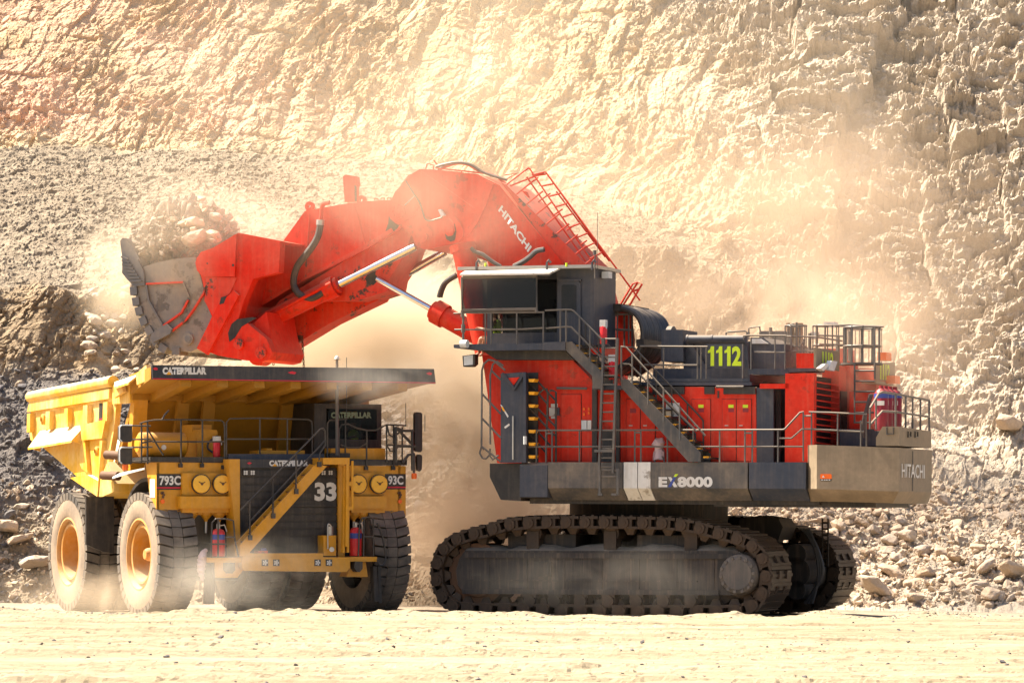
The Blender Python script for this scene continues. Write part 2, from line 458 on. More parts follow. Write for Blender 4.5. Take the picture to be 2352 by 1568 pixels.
# ------------------------------------------------------------------ the ground
def build_ground():
    # wide sheet to the horizon
    xs = np.concatenate([np.linspace(-900, -60, 12), np.linspace(-50, 50, 60), np.linspace(60, 900, 12)])
    ys = np.concatenate([np.linspace(-900, -160, 8), np.linspace(-150, -20, 14), np.linspace(-16, 30, 120), np.linspace(60, 900, 8)])
    X, Y = np.meshgrid(xs, ys)
    Z = 0.10*fbm(X*0.8, Y*0.8, 5, 5)+0.10*np.where((Y > -13) & (Y < 30), facets(X*2.2, Y*2.2, 31, 0.5, 0.5), 0)-0.03
    tag(grid_obj('pit_floor', X, Y, Z, M['floor']), kind='structure')
    # the raised haul road the picture is taken across; its edge hides the foot of the wheels
    xs = np.concatenate([np.linspace(-300, -24, 10), np.linspace(-20, 20, 620), np.linspace(24, 300, 10)])
    ys = np.concatenate([np.linspace(-300, -104, 10), np.linspace(-100, -62, 40), np.linspace(-60, -13.0, 420), np.linspace(-12.9, -9.3, 40)])
    X, Y = np.meshgrid(xs, ys)
    edge = -12.2+0.5*fbm(X*0.35, X*0, 8, 3)
    Z = 0.44+0.05*fbm(X*0.10, Y*0.9, 3, 4)*sstep(Y, -200, -20)+0.035*fbm(X*0.9, Y*1.6, 4, 4)+0.045*facets(X*3.5, Y*3.5, 12, 0.6, 0.7)*sstep(fbm(X*0.12, Y*0.7, 77, 3), -0.25, 0.3)
    for k in range(9):                                                 # wheel ruts with squeezed-up lips, wandering along the road
        yk = -15.5-k*4.3-1.5*((k*37) % 5)/5; dd = Y-(yk+0.9*fbm(X*0.06, X*0+k*9.1, 300+k, 3))
        Z += 0.05*np.exp(-((np.abs(dd)-0.55)/0.16)**2)*(0.6+0.8*vnoise(X*1.2, Y*0+k, 320))-0.045*np.exp(-(dd/0.42)**2)*(1+0.5*np.sign(np.sin(X*9+dd*4)))
    berm = np.exp(-((Y-edge)/0.9)**2)
    Z += berm*(0.04+0.17*fbm(X*0.8, Y*0.8, 19, 4)+0.05*facets(X*4, Y*4, 9, 0.5, 0.8))
    Z -= sstep(Y, edge+0.3, edge+2.4)*0.62
    tag(grid_obj('haul_road', X, Y, Z, M['road']), kind='structure')
    return X, Y, Z
ROADX, ROADY, ROADZ = build_ground()

# ------------------------------------------------------------------ the pit wall: rubble, lower face, talus bench, upper face
# columns of (picture x; foot depth; then row and depth of rubble top, lower face top, bench back, top of frame)
COLS = [
    (-900, 14, (870, 24), (690, 26.5), (330, 41), (0, 48.5)),
    (-100, 14, (860, 24), (692, 26.5), (338, 41), (0, 48.5)),
    (130,  14, (850, 24), (690, 26.2), (345, 41), (0, 48.5)),
    (420,  14, (830, 24.5), (670, 27), (345, 41), (0, 48.5)),
    (700,  14, (810, 24.5), (640, 27.5), (365, 41), (0, 49)),
    (1000, 14, (790, 24.5), (600, 28), (385, 41), (0, 49.5)),
    (1300, 13, (790, 24.5), (570, 28), (440, 38.5), (0, 50)),
    (1520, 13, (860, 24), (580, 28), (500, 36), (0, 50)),
    (1720, 12, (960, 23), (640, 29), (560, 34), (0, 50)),
    (1950, 11, (1090, 21), (770, 27.5), (560, 33), (0, 47.5)),
    (2200, 10, (1120, 20), (800, 27), (560, 33), (0, 46.5)),
    (2450, 9,  (1060, 19.5), (800, 26), (560, 32), (0, 45)),
    (3300, 9,  (1060, 19), (800, 26), (560, 32), (0, 44)),
]
def build_cliff():
    px = np.array([c[0] for c in COLS], float)
    nodes = np.zeros((len(COLS), 7, 2))
    for i, c in enumerate(COLS):
        nodes[i, 0] = (c[1]-2.5, -0.35)
        nodes[i, 1] = (c[1], 0.02)
        for k in range(4):
            row, dep = c[2+k]
            nodes[i, 2+k] = (dep, world_at(1176, row, dep).z)
        nodes[i, 6] = (dep+9, world_at(1176, c[5][0], c[5][1]).z+16)
    NX = 1040
    xs = np.linspace(-23.5, 23.5, NX)
    pcol = 1176+xs/128.0*FPX
    rows = [8, 190, 130, 200, 330, 60]
    yy, zz, seg = [], [], []
    for k in range(6):
        t = np.linspace(0, 1, rows[k], endpoint=(k == 5))[:, None]
        ya = np.interp(pcol, px, nodes[:, k, 0])[None, :]; yb = np.interp(pcol, px, nodes[:, k+1, 0])[None, :]
        za = np.interp(pcol, px, nodes[:, k, 1])[None, :]; zb = np.interp(pcol, px, nodes[:, k+1, 1])[None, :]
        yy.append(ya+(yb-ya)*t); zz.append(za+(zb-za)*t); seg.append(np.broadcast_to(k+t, (rows[k], NX)))
    Y = np.vstack(yy); Z = np.vstack(zz); S = np.vstack(seg); X = np.broadcast_to(xs, Y.shape).copy()
    pc = np.broadcast_to(pcol, Y.shape)
    # soften the nodes a little along the slope
    for _ in range(6):
        Y[1:-1] = (Y[:-2]+2*Y[1:-1]+Y[2:])/4; Z[1:-1] = (Z[:-2]+2*Z[1:-1]+Z[2:])/4
    # slope normal in the y-z plane
    dy = np.gradient(Y, axis=0); dz = np.gradient(Z, axis=0); L = np.hypot(dy, dz)+1e-9
    ny, nz = -dz/L, dy/L
    T = np.cumsum(L, axis=0)
    left = 1-sstep(pc+120*fbm(X*0.2, T*0.2, 3, 3), 1250, 1750)
    seg_n = S+0.10*fbm(X*0.5, T*0.3, 41, 4)
    rub = (1-sstep(seg_n, 1.9, 2.08))
    low = sstep(seg_n, 1.95, 2.05)*(1-sstep(seg_n, 2.95, 3.05))
    ben = sstep(seg_n, 2.95, 3.05)*(1-sstep(seg_n, 3.96, 4.03))*left
    wall = 1-np.clip(rub+ben, 0, 1)
    # upper face: blast-hole ribs leaning to the left as they drop, bedding, broken blocks
    wx = X+0.7*fbm(X*0.22, T*0.22, 51, 2); wt = T+0.7*fbm(X*0.22+9, T*0.22, 52, 2)
    lean = wx-0.27*wt
    rib = np.abs(((lean/1.7+0.5*fbm(X*0.4, T*0.15, 60, 3)) % 1)-0.5)*2
    ribs = (0.5-rib**1.6)*sstep(fbm(X*0.12, T*0.15, 61, 3), -0.35, 0.25)
    # left and middle: chipped small blocks in long leaning streaks; right: bedded ledges cut by tall open joints
    crag = sstep(pc+90*fbm(X*0.3, T*0.3, 62, 3), 1600, 1850)*sstep(S, 2.3, 3.2)
    lf = np.clip(1-crag, 0, 1)
    fine = (0.13*facets(lean/0.55, wt/2.6, 100, 0.9, 0.9)+0.10*facets(lean/0.34, wt/0.85, 110, 1.0, 0.9)
            + 0.06*facets(lean/0.17, wt/0.30, 120, 1.0, 1.0)+0.02*facets(X/0.10, T/0.10, 130, 0.8, 0.8))
    D = wall*(0.22*ribs*lf+0.40*fbm(X*0.16, T*0.16, 70, 3)+fine*(0.55+0.9*sstep(fbm(X*0.3, T*0.3, 71, 3), -0.3, 0.4)))
    u = X-0.18*T; jt = u/3.1+0.55*fbm(X*0.25, T*0.22, 66, 4)
    jcol = np.floor(jt); jf = jt-jcol
    joint = (h2(jcol, jcol*0, 67)-0.5)*1.1*sstep(jf, 0.0, 0.06)+(h2(jcol-1, jcol*0, 67)-0.5)*1.1*(1-sstep(jf, 0.0, 0.06))-0.45*np.exp(-(jf/0.03)**2)*sstep(fbm(X*0.25, T*0.25, 72, 3), -0.1, 0.25)
    bed = T/0.55+0.5*fbm(X*0.25, T*0.2, 68, 3)+0.10*X
    bi = np.floor(bed); bf = bed-bi
    ledge = (h2(bi, np.floor(u/1.7+h2(bi, bi*0, 69)*5), 70)-0.5)*0.5-0.12*np.exp(-(bf/0.10)**2)
    D += wall*(1-crag)*0.30*ledge
    D += wall*crag*(1.0*joint+1.0*ledge+0.75*facets(u/2.6, T/1.3, 140, 0.8, 0.8)+0.32*facets(u/0.9, T/0.36, 150, 0.9, 0.9)+0.11*facets(u/0.3, T/0.13, 151, 0.9, 0.9))
    D += low*(0.7*fbm(X*0.35, T*0.35, 75, 4))
    D += (ben*0.62+rub)*(0.45*fbm(X*0.25, T*0.3, 160, 4)+0.16*facets(X/0.75, T/0.5, 170, 0.7, 0.9)+0.10*facets(X/0.34, T/0.24, 180, 0.8, 1.0)+0.05*facets(X/0.16, T/0.12, 190, 0.8, 1.0))
    D *= sstep(S, 0.4, 1.4)
    X2 = X+0.0*wall
    Y2 = Y+ny*D; Z2 = Z+nz*D
    # the pale broken chute beside the lower face on the left
    attr = {'talus': np.clip(ben*0.9+rub*(0.8-0.5*sstep(pc, 1600, 1850)), 0, 1),
            'grey': sstep(pc+200*fbm(X*0.15, T*0.2, 210, 3), 1350, 1900)*0.8,
            'brown': np.clip(low*(1-sstep(pc, 1700, 1950))*0.8*(1-np.exp(-((pc-255)/45)**2)), 0, 1),
            'rubble_shade': rub*(1-sstep(pc, 1250, 1600))*0.85*sstep(S+0.1*fbm(X*0.5, T*0.5, 240, 3), 1.25, 1.5),  # shade on the left slope painted as dark bluish rubble colour
            'peach_leak': (1-sstep(pc+250*fbm(X*0.12, T*0.2, 220, 3), 300, 1150))*wall*sstep(S, 4.0, 4.2)}  # light leak of the upper left corner painted into the wall colour
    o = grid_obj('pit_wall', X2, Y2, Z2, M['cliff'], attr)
    tag(o, kind='structure')
    # plain continuation of the wall beyond both sides of the picture
    for name, sgn in (('pit_wall', -1), ('pit_wall', 1)):
        col = 0 if sgn < 0 else -1
        ex = np.array([0, 3, 8, 16, 30, 60, 120.0])*sgn
        ii = np.arange(0, X2.shape[0], 5)
        XX = X2[ii, col][:, None]+ex[None, :]
        YY = np.repeat(Y2[ii, col][:, None], 7, 1)+np.where(ex == 0, 0, 1)[None, :]*(0.8*fbm(XX*0.2, T[ii, col][:, None]*0.3+XX*0, 230, 4))
        ZZ = np.repeat(Z2[ii, col][:, None], 7, 1)
        a2 = {k: np.repeat(v[ii, col][:, None], 7, 1) for k, v in attr.items()}
        tag(grid_obj(name, XX, YY, ZZ, M['cliff'], a2), kind='structure')
    return X2, Y2, Z2, S, pc
WX, WY, WZ, WS, WPC = build_cliff()
# unseen rock mass added outside the left edge to shade the wall's foot
def build_shade_rock():
    u = np.linspace(0, 2*math.pi, 90); v = np.linspace(0, 1, 50)
    U, V = np.meshgrid(u, v)
    r = 1-V**2.2
    wob = 1+0.25*fbm(np.cos(U)*2+5, np.sin(U)*2+V*3, 500, 4)+0.08*facets(np.cos(U)*6+V*2, np.sin(U)*6+V*9, 510, 0.5, 0.9)
    X = -24.0+5.2*np.cos(U)*r*wob; Y = 20.5+8.0*np.sin(U)*r*wob; Z = 14.0*V-0.3
    z0 = np.zeros_like(X)
    tag(grid_obj('added_shade_rock', X, Y, Z, M['cliff'], {'talus': z0, 'grey': z0, 'brown': z0+0.6, 'peach_leak': z0, 'rubble_shade': z0}), kind='structure')
build_shade_rock()
# ------------------------------------------------------------------ rocks
rng = random.Random(7)
NR = np.random.RandomState(11)
def hull_rock(seed, n=20, flat=0.75):
    r = random.Random(seed)
    bm = bmesh.new()
    for _ in range(n):
        v = Vector((r.gauss(0, 1), r.gauss(0, 1), r.gauss(0, 1))).normalized()*r.uniform(0.85, 1.05)
        v /= max(abs(v.x), abs(v.y), abs(v.z))**0.75
        bm.verts.new((v.x*0.50, v.y*0.42, v.z*0.44*flat))
    res = bmesh.ops.convex_hull(bm, input=bm.verts)
    bmesh.ops.delete(bm, geom=[g for g in res['geom_interior'] if isinstance(g, bmesh.types.BMVert)], context='VERTS')
    bmesh.ops.dissolve_limit(bm, angle_limit=R(14), verts=bm.verts, edges=bm.edges)
    bmesh.ops.triangulate(bm, faces=bm.faces)
    return bm

def rock_mesh(seed, mat, fine=False):
    bm = hull_rock(seed, 24 if fine else 18, 0.62+0.3*random.Random(seed).random())
    if fine:
        bmesh.ops.bevel(bm, geom=list(bm.edges), offset=0.035, segments=1, affect='EDGES')
        bmesh.ops.subdivide_edges(bm, edges=[e for e in bm.edges if e.calc_length() > 0.15], cuts=2, use_grid_fill=True)
        bmesh.ops.triangulate(bm, faces=bm.faces)
        from mathutils import noise as mn
        for v in bm.verts:
            v.co += v.co.normalized()*(mn.noise(v.co*4+Vector((seed, 0, 0)))*0.05+mn.noise(v.co*11)*0.02)
    bmesh.ops.recalc_face_normals(bm, faces=bm.faces)
    me = bpy.data.meshes.new('rock'); bm.to_mesh(me); bm.free()
    me.materials.append(M[mat])
    return me
PALE = [rock_mesh(100+i, 'palerock' if i % 3 else 'rock', True) for i in range(9)]
GREY = [rock_mesh(200+i, 'greyshaderock', True) for i in range(6)]
RK = 'rock'
def rock(loc, size, me, label, group=None, squash=1.0, cat='rock', rot=None):
    o = bpy.data.objects.new(RK, me); COL.objects.link(o)
    o.location = loc; o.scale = (size, size*rng.uniform(0.8, 1.05), size*squash*rng.uniform(0.75, 1.0))
    o.rotation_euler = rot or (rng.uniform(-.5, .5), rng.uniform(-.5, .5), rng.uniform(0, 6.28))
    return tag(o, label, cat, group)

# picture position of every wall vertex, to seat named boulders where the photograph has them
_vx, _vy, _vz = WX-CAM[0], WY-CAM[1], WZ-CAM[2]
WPX = CX+FPX*(_vx*cr+_vz*sr)/_vy
WPY = HY-FPX*(-_vx*sr+_vz*cr)/_vy
def on_wall(px, py, nearest=True):
    d = (WPX-px)**2+(WPY-py)**2
    k = np.unravel_index(np.argmin(d), d.shape)
    return Vector((WX[k], WY[k], WZ[k]))
def px_m(p): return FPX/(p[1]-CAM[1])

BIG = [
    (2006, 1357, 84, 0, 'largest pale boulder, sunlit, beside the right end of the far track', 0.8),
    (2047, 1322, 62, 1, 'long brown boulder lying right above the largest pale boulder', 0.6),
    (2099, 1377, 44, 2, 'upright boulder split in facets, right of the largest pale boulder', 1.2),
    (2081, 1235, 42, 3, 'rounded pale boulder alone in mid rubble below the counterweight corner', 0.9),
    (2272, 1371, 44, 4, 'blocky boulder at the foot of the rubble near the right picture edge', 0.9),
    (2322, 1318, 62, 5, 'wide flat boulder at the right picture edge above the blocky foot boulder', 0.6),
    (2262, 1306, 48, 6, 'tilted slab boulder left of the wide flat boulder at the right edge', 0.7),
    (2308, 982, 66, 7, 'big pale boulder sticking out of the high right rock face', 0.9),
    (2190, 1290, 44, 8, 'dark-sided boulder in the middle of the right rubble slope', 0.8),
    (107, 1063, 44, 10, 'smooth grey boulder behind the truck tail high on the left rubble', 0.6),
    (20, 1215, 52, 1, 'brown boulder cut by the left picture edge beside the rear wheel', 0.9),
    (48, 1245, 60, 2, 'slanting slab leaning left of the rear wheel', 0.6),
    (84, 1300, 66, 3, 'long brown slab lying against the rear wheel of the truck', 0.6),
]
placed = []
for px, py, wpx, v, lab, sq in BIG:
    p = on_wall(px, py); s = wpx/px_m(p)
    rock(p+Vector((0, -0.40*s, 0.16*s)), s*1.08, (PALE+GREY)[v], lab, None, sq, 'boulder')
GRP = [
    ('boulders under the counterweight', 'pale boulder of the row seen under the counterweight right of the far track', [(1890, 1197, 36), (1923, 1211, 40), (1980, 1203, 36), (2004, 1222, 36), (1957, 1228, 30), (1868, 1182, 26), (1905, 1180, 24), (1950, 1188, 28), (2030, 1205, 26), (1935, 1240, 24)], 0),
]
for g, lab, L, v in GRP:
    for i, (px, py, wpx) in enumerate(L):
        p = on_wall(px, py); s = wpx/px_m(p)
        rock(p+Vector((0, -0.3*s, 0.1*s)), s, PALE[(i*4+v) % 9], lab, g, 0.9, 'boulder')

# countable middle-sized rocks, then the fine rubble as one mass
def pick(mask, n):
    k = np.flatnonzero(mask.ravel()); k = k[NR.randint(0, len(k), n)]
    return WX.ravel()[k], WY.ravel()[k], WZ.ravel()[k], WPX.ravel()[k], WPY.ravel()[k]
zone_r = (WS > 1.0) & (WS < 1.97) & (WPX > 1850) & (WPX < 2380) & (WPY > 1150)
zone_l = (WS > 1.0) & (WS < 1.97) & (WPX < 320) & (WPX > -30)
zone_m = (WS > 1.0) & (WS < 1.9) & (WPX > 900) & (WPX < 1340)
for zone, n, lab, g, fam, lo in ((zone_r, 115, 'pale broken rock in the sunlit rubble slope right of the tracks', 'rocks of the right rubble slope', PALE, 0.36),
                                 ((WS > 2.0) & (WS < 3.08) & (WPX > 205) & (WPX < 300) & (WPY > 655) & (WPY < 860), 30, 'pale block in the sunlit chute of broken rock below the bucket teeth', 'rocks of the pale chute', PALE, 0.30),
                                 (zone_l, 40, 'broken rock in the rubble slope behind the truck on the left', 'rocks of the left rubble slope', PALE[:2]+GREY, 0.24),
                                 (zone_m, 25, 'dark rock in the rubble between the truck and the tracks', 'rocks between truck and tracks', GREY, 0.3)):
    x, y, z, a, b = pick(zone, n)
    for i in range(n):
        s = lo*(1+1.1*NR.rand()**2.5)
        rock((x[i], y[i]-0.05, z[i]+0.02), s, fam[NR.randint(len(fam))], lab, g, 0.85)

def rubble(name, pts, sizes, mat, seeds, flat=1.0):
    vs, fs, o = [], [], 0
    base = []
    for sd in seeds:
        bm = hull_rock(sd, 14, 0.7)
        base.append((np.array([v.co[:] for v in bm.verts]), np.array([[v.index for v in f.verts] for f in bm.faces]))); bm.free()
    for i, (p, s) in enumerate(zip(pts, sizes)):
        bv, bf = base[i % len(base)]
        m = np.array(Euler(NR.uniform(-1.2, 1.2, 3)*np.array([1, 1, 3])).to_matrix())
        v = (bv*np.array([1, NR.uniform(.7, 1.1), NR.uniform(.6, 1)])) @ m.T*s
        v[:, 2] *= flat
        vs.append(v+np.array(p)); fs.append(bf+o); o += len(bv)
    V = np.concatenate(vs); Fc = np.concatenate(fs)
    me = bpy.data.meshes.new(name)
    me.vertices.add(len(V)); me.loops.add(Fc.size); me.polygons.add(len(Fc))
    me.vertices.foreach_set('co', V.astype(np.float32).ravel())
    me.loops.foreach_set('vertex_index', Fc.astype(np.int32).ravel())
    me.polygons.foreach_set('loop_start', np.arange(0, Fc.size, 3, dtype=np.int32))
    me.update(calc_edges=True); me.shade_flat(); me.materials.append(M[mat])
    ob = bpy.data.objects.new(name, me); COL.objects.link(ob)
    ob['kind'] = 'stuff'
    return ob
def spread(mask, n, lo, hi, pw=3.0):
    x, y, z, a, b = pick(mask, n)
    s = lo+(hi-lo)*NR.rand(n)**pw
    return np.stack([x+NR.uniform(-.05, .05, n), y-0.02, z+0.01], -1), s
P, s = spread((WS > 0.9) & (WS < 1.99) & (WPX > 1500) & (WPX < 2420), 6500, 0.06, 0.34)
tag(rubble('rubble', P, s, 'palerock', range(300, 312)), 'loose pale rubble covering the slope right of the tracks', 'rubble')
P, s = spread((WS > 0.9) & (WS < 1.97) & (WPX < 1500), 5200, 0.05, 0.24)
tag(rubble('rubble', P, s, 'greyshaderock', range(320, 332)), 'loose grey rubble covering the slope behind the truck', 'rubble')
P, s = spread((WS > 0.95) & (WS < 1.5) & (WPX < 330), 1100, 0.06, 0.34)
tag(rubble('rubble', P, s, 'palerock', range(332, 340)), 'loose pale rubble at the foot of the slope by the rear wheels', 'rubble')
P, s = spread((WS > 2.9) & (WS < 3.97) & (WPX < 1500) & (WPX > -60), 9000, 0.03, 0.15)
tag(rubble('rubble', P, s, 'scree', range(340, 352)), 'fine scree lying on the bench above the truck', 'scree')
# stones on the haul road
def road_pts(n, y0, y1):
    mk = (ROADY > y0) & (ROADY < y1) & (np.abs(ROADX) < 19)
    k = np.flatnonzero(mk.ravel()); k = k[NR.randint(0, len(k), n)]
    return np.stack([ROADX.ravel()[k], ROADY.ravel()[k], ROADZ.ravel()[k]], -1)
Pa = road_pts(7000, -52, -11); Pb = road_pts(3500, -14.2, -11.0)
Pall = np.concatenate([Pa, Pb])
keep = vnoise(Pall[:, 0]*0.5, Pall[:, 1]*1.2, 99) > 0.42
Pall = Pall[keep]
tag(rubble('gravel', Pall, 0.02+0.085*NR.rand(len(Pall))**3.5, 'greyshaderock', range(360, 368), 0.7), 'small stones scattered on the pale haul road', 'gravel')
STONES = [(506, 1462, 18), (382, 1507, 16), (520, 1448, 12), (93, 1480, 16), (298, 1473, 8), (384, 1477, 12), (796, 1478, 12), (871, 1495, 10), (887, 1467, 14), (904, 1484, 12),
          (1475, 1473, 14), (1534, 1464, 10), (1578, 1466, 10), (1612, 1480, 10), (1606, 1445, 8), (1247, 1418, 20), (1634, 1413, 14), (845, 1412, 16), (1341, 1419, 12), (2312, 1526, 14), (2305, 1520, 20), (2086, 1473, 10), (1475, 1525, 12), (60, 1551, 14)]
for i, (px, py, wpx) in enumerate(STONES):
    d = ray(px, py); t = min((0.47-CAM[2])/d[2], 88.0)
    p = Vector((CAM[0]+d[0]*t, CAM[1]+t, 0.47 if t < 87 else CAM[2]+d[2]*t))
    rock(p, wpx/(FPX/t), GREY[i % 6] if i not in (15, 16, 17, 18) else PALE[i % 9], 'small stone lying on the pale haul road in front', 'stones on the haul road', 0.8, 'stone')
# ================================================================== the mining shovel
def PY(y): return lambda px, py: FE.Y(px, py, y)
def PX(x): return lambda px, py: FE.X(px, py, x)
SH = thing('mining_shovel', 'huge red hydraulic shovel on crawler tracks swinging a loaded bucket over the truck', 'excavator', (FE.o[0], FE.o[1], 0), FE.yaw)
def pl(y, *P): return [FE.Y(a, b, y) for a, b in P]
def rails(mb, y, lines, r=0.032):
    for L in lines: mb.tube(pl(y, *L), r, 6)

# ---- crawler tracks
YT0, YTW = -4.2, 1.85
env = [(988, 1301), (993, 1271), (1008, 1249), (1028, 1231), (1055, 1219), (1088, 1211), (1125, 1202), (1163, 1189), (1230, 1185), (1301, 1184), (1401, 1185), (1501, 1186), (1570, 1190), (1588, 1193), (1626, 1203), (1676, 1216), (1713, 1226), (1742, 1241), (1760, 1265), (1773, 1300), (1775, 1330), (1768, 1365), (1752, 1392), (1728, 1412), (1690, 1418), (1380, 1419), (1080, 1418), (1030, 1408), (1003, 1380), (989, 1340)]
path = [Vector((p.x, p.z)) for p in pl(YT0, *env)]
path = [Vector((p.x, max(p.y, 0.05))) for p in path]
def resample(P, n):
    P = P+[P[0]]; L = [0]
    for a, b in zip(P, P[1:]): L.append(L[-1]+(b-a).length)
    out = []
    for i in range(n):
        d = L[-1]*i/n; k = max(j for j in range(len(L)) if L[j] <= d and j < len(L)-1)
        out.append(P[k].lerp(P[k+1], (d-L[k])/(L[k+1]-L[k])))
    return out
tot = sum((b-a).length for a, b in zip(path, path[1:]+path[:1]))
NS = round(tot/0.56); pit = tot/NS
shoe = MB()
hp = pit/2
shoe.box(-hp*0.97, hp*0.90, 0.0, YTW, -0.075, 0.0)                     # pad
for t in (-hp*0.55, hp*0.35): shoe.box(t-0.04, t+0.04, 0.01, YTW-0.01, 0.0, 0.035)   # grousers
shoe.box(-hp*0.97, hp*1.0, 0.02, YTW-0.02, -0.34, -0.27)               # inner rail
shoe.box(-hp*0.97, -hp*0.86, 0.02, YTW-0.02, -0.27, -0.075)
shoe.box(hp*0.10, hp*0.42, 0.02, YTW-0.02, -0.27, -0.075)
shoe.box(-hp*0.9, hp*0.9, 0.28, YTW-0.28, -0.27, -0.075)               # solid core, the holes are the recesses in front of it
for y0, y1 in ((-0.03, 0.2), (YTW-0.2, YTW+0.03)): shoe.cyl((-hp*0.42, y0, -0.17), (-hp*0.42, y1, -0.17), 0.155, n=14)
shoe.cyl((-hp*0.42, -0.045, -0.17), (-hp*0.42, -0.02, -0.17), 0.075, n=10)
for yc in (0.32, YTW-0.32):
    shoe.loft([(-0.16, yc-0.12, -0.34), (0.16, yc-0.12, -0.34), (0.16, yc+0.12, -0.34), (-0.16, yc+0.12, -0.34)], [(-0.08, yc-0.08, -0.50), (0.08, yc-0.08, -0.50), (0.08, yc+0.08, -0.50), (-0.08, yc+0.08, -0.50)])
# track frame
def track(yoff, first=None):
    fr = MB()
    fp = pl(YT0, (1045, 1310), (1052, 1283), (1066, 1263), (1300, 1264), (1690, 1264), (1722, 1280), (1740, 1310), (1738, 1335), (1722, 1358), (1700, 1366), (1400, 1364), (1066, 1362), (1050, 1345))
    fr.pxz(fp, -4.12+yoff, -2.45+yoff)
    top = pl(YT0, (1066, 1268), (1640, 1271), (1690, 1272), (1690, 1283), (1066, 1280)); fr.pxz(top, -4.18+yoff, -4.12+yoff)
    bot = pl(YT0, (1060, 1352), (1650, 1355), (1650, 1366), (1062, 1363)); fr.pxz(bot, -4.19+yoff, -4.12+yoff)
    wn = pl(YT0, (1234, 1290), (1266, 1290), (1266, 1323), (1234, 1323)); fr.pxz(wn, -4.2+yoff, -4.12+yoff)
    wn = pl(YT0, (1239, 1295), (1261, 1295), (1261, 1318), (1239, 1318)); fr.pxz(wn, -4.23+yoff, -4.2+yoff)
    for px in range(1120, 1640, 86):
        rbp = pl(YT0, (px, 1284), (px+3, 1284), (px+3, 1352), (px, 1352)); fr.pxz(rbp, -4.145+yoff, -4.12+yoff)
    fr.pxz(pl(YT0, (1066, 1330), (1600, 1333), (1600, 1336), (1066, 1333)), -4.15+yoff, -4.12+yoff)
    o = fr.obj('crawler_track', 'frame', SH)
    sl_ = MB(); sl_.pxz(pl(YT0, (1078, 1316), (1104, 1316), (1104, 1322), (1078, 1322)), -4.13+yoff, -4.1+yoff); sl_.obj('frame_slot', 'black', o)
    dm = MB()
    rr = random.Random(3)
    prof = [(1066+i*16, 1262-9*abs(math.sin(i*0.37+1))-rr.uniform(0, 3)) for i in range(40)]
    up = pl(YT0, *prof); lo = [Vector((p.x, p.y, FE.Y(1300, 1266, YT0).z)) for p in up]
    A = [Vector((p.x, -4.12+yoff, q.z)) for p, q in zip(up, lo)]; B = [Vector((p.x, -3.75+yoff, p.z+0.02)) for p in up]; Cc = [Vector((p.x, -2.7+yoff, p.z+rr.uniform(-.03, .05))) for p in up]
    n = len(A); dm.add(A+B+Cc, [(i, i+1, n+i+1, n+i) for i in range(n-1)]+[(n+i, n+i+1, 2*n+i+1, 2*n+i) for i in range(n-1)])
    dm.obj('dirt_crust', 'floor', o)
    # sprocket, idler, rollers
    c = FE.Y(1697, 1319, YT0)
    sp = MB(); sp.lathe([(0.0, -3.9), (0.62, -3.9), (0.80, -3.75), (0.80, -2.7), (0, -2.7)], (c.x, yoff, c.z), 'y', 40)
    for i in range(14):
        a = i*2*math.pi/14; d = Vector((math.cos(a), 0, math.sin(a))); q = Vector((c.x, yoff, c.z))
        sp.beam(q+d*0.7+Vector((0, -3.6, 0)), q+d*1.0+Vector((0, -3.6, 0)), 0.22, 0.22, (0, 1, 0)); sp.beam(q+d*0.7+Vector((0, -2.9, 0)), q+d*1.0+Vector((0, -2.9, 0)), 0.22, 0.22, (0, 1, 0))
    sp.obj('sprocket', 'track', o)
    hb = MB(); hb.lathe([(0.0, -4.36), (0.40, -4.36), (0.44, -4.33), (0.50, -4.30), (0.54, -4.22), (0.56, -4.0)], (c.x, yoff, c.z), 'y', 40)
    for i in range(14):
        a = i*2*math.pi/14+0.1; hb.cyl((c.x+0.46*math.cos(a), -4.38+yoff, c.z+0.46*math.sin(a)), (c.x+0.46*math.cos(a), -4.2+yoff, c.z+0.46*math.sin(a)), 0.048, n=8)
    hb.obj('final_drive_hub', 'hub', o)
    c = FE.Y(1088, 1318, YT0)
    idl = MB(); idl.lathe([(0.3, -4.02), (0.62, -4.02), (0.66, -3.95), (0.86, -3.9), (0.86, -2.7), (0.3, -2.7)], (c.x, yoff, c.z), 'y', 40); idl.obj('idler_wheel', 'rust', o)
    for px in (1215, 1272, 1332, 1395, 1460, 1522, 1585):
        c = FE.Y(px, 1378, YT0); rl = MB()
        rl.lathe([(0, -4.08), (0.2, -4.08), (0.26, -4.0), (0.27, -3.8), (0.32, -3.78), (0.32, -2.6), (0, -2.6)], (c.x, yoff, c.z), 'y', 24)
        rl.cyl((c.x, -4.2+yoff, c.z-0.02), (c.x, -4.05+yoff, c.z-0.02), 0.17, n=16); rl.box(c.x-0.2, c.x+0.2, -4.16+yoff, -4.0+yoff, c.z+0.08, c.z+0.25); rl.obj('track_roller', 'track', o)
    for px in (1219, 1397, 1583):
        c = FE.Y(px, 1224, YT0); rl = MB()
        rl.cyl((c.x, -3.95+yoff, c.z), (c.x, -2.6+yoff, c.z), 0.22, n=20); rl.box(c.x-0.2, c.x+0.16, -4.0+yoff, -3.6+yoff, c.z-0.62, c.z+0.05); rl.obj('carrier_roller', 'track', o)
    me = None
    pts = resample(path, NS)
    for i in range(NS):
        p, q = pts[i], pts[(i+1) % NS]; d = (q-p).normalized(); m = (p+q)/2
        so = shoe.obj('track_shoe', 'track', o) if first is None and i == 0 else bpy.data.objects.new('track_shoe', SHOE['me'])
        if first is None and i == 0: SHOE['me'] = so.data
        else: COL.objects.link(so); so.parent = o
        so.location = (m.x, YT0+yoff, m.y); so.rotation_euler = (0, math.atan2(-d.y, d.x), 0)
    return o
SHOE = {}
tk = track(0.0)
tk2 = track(8.4-YTW, tk)
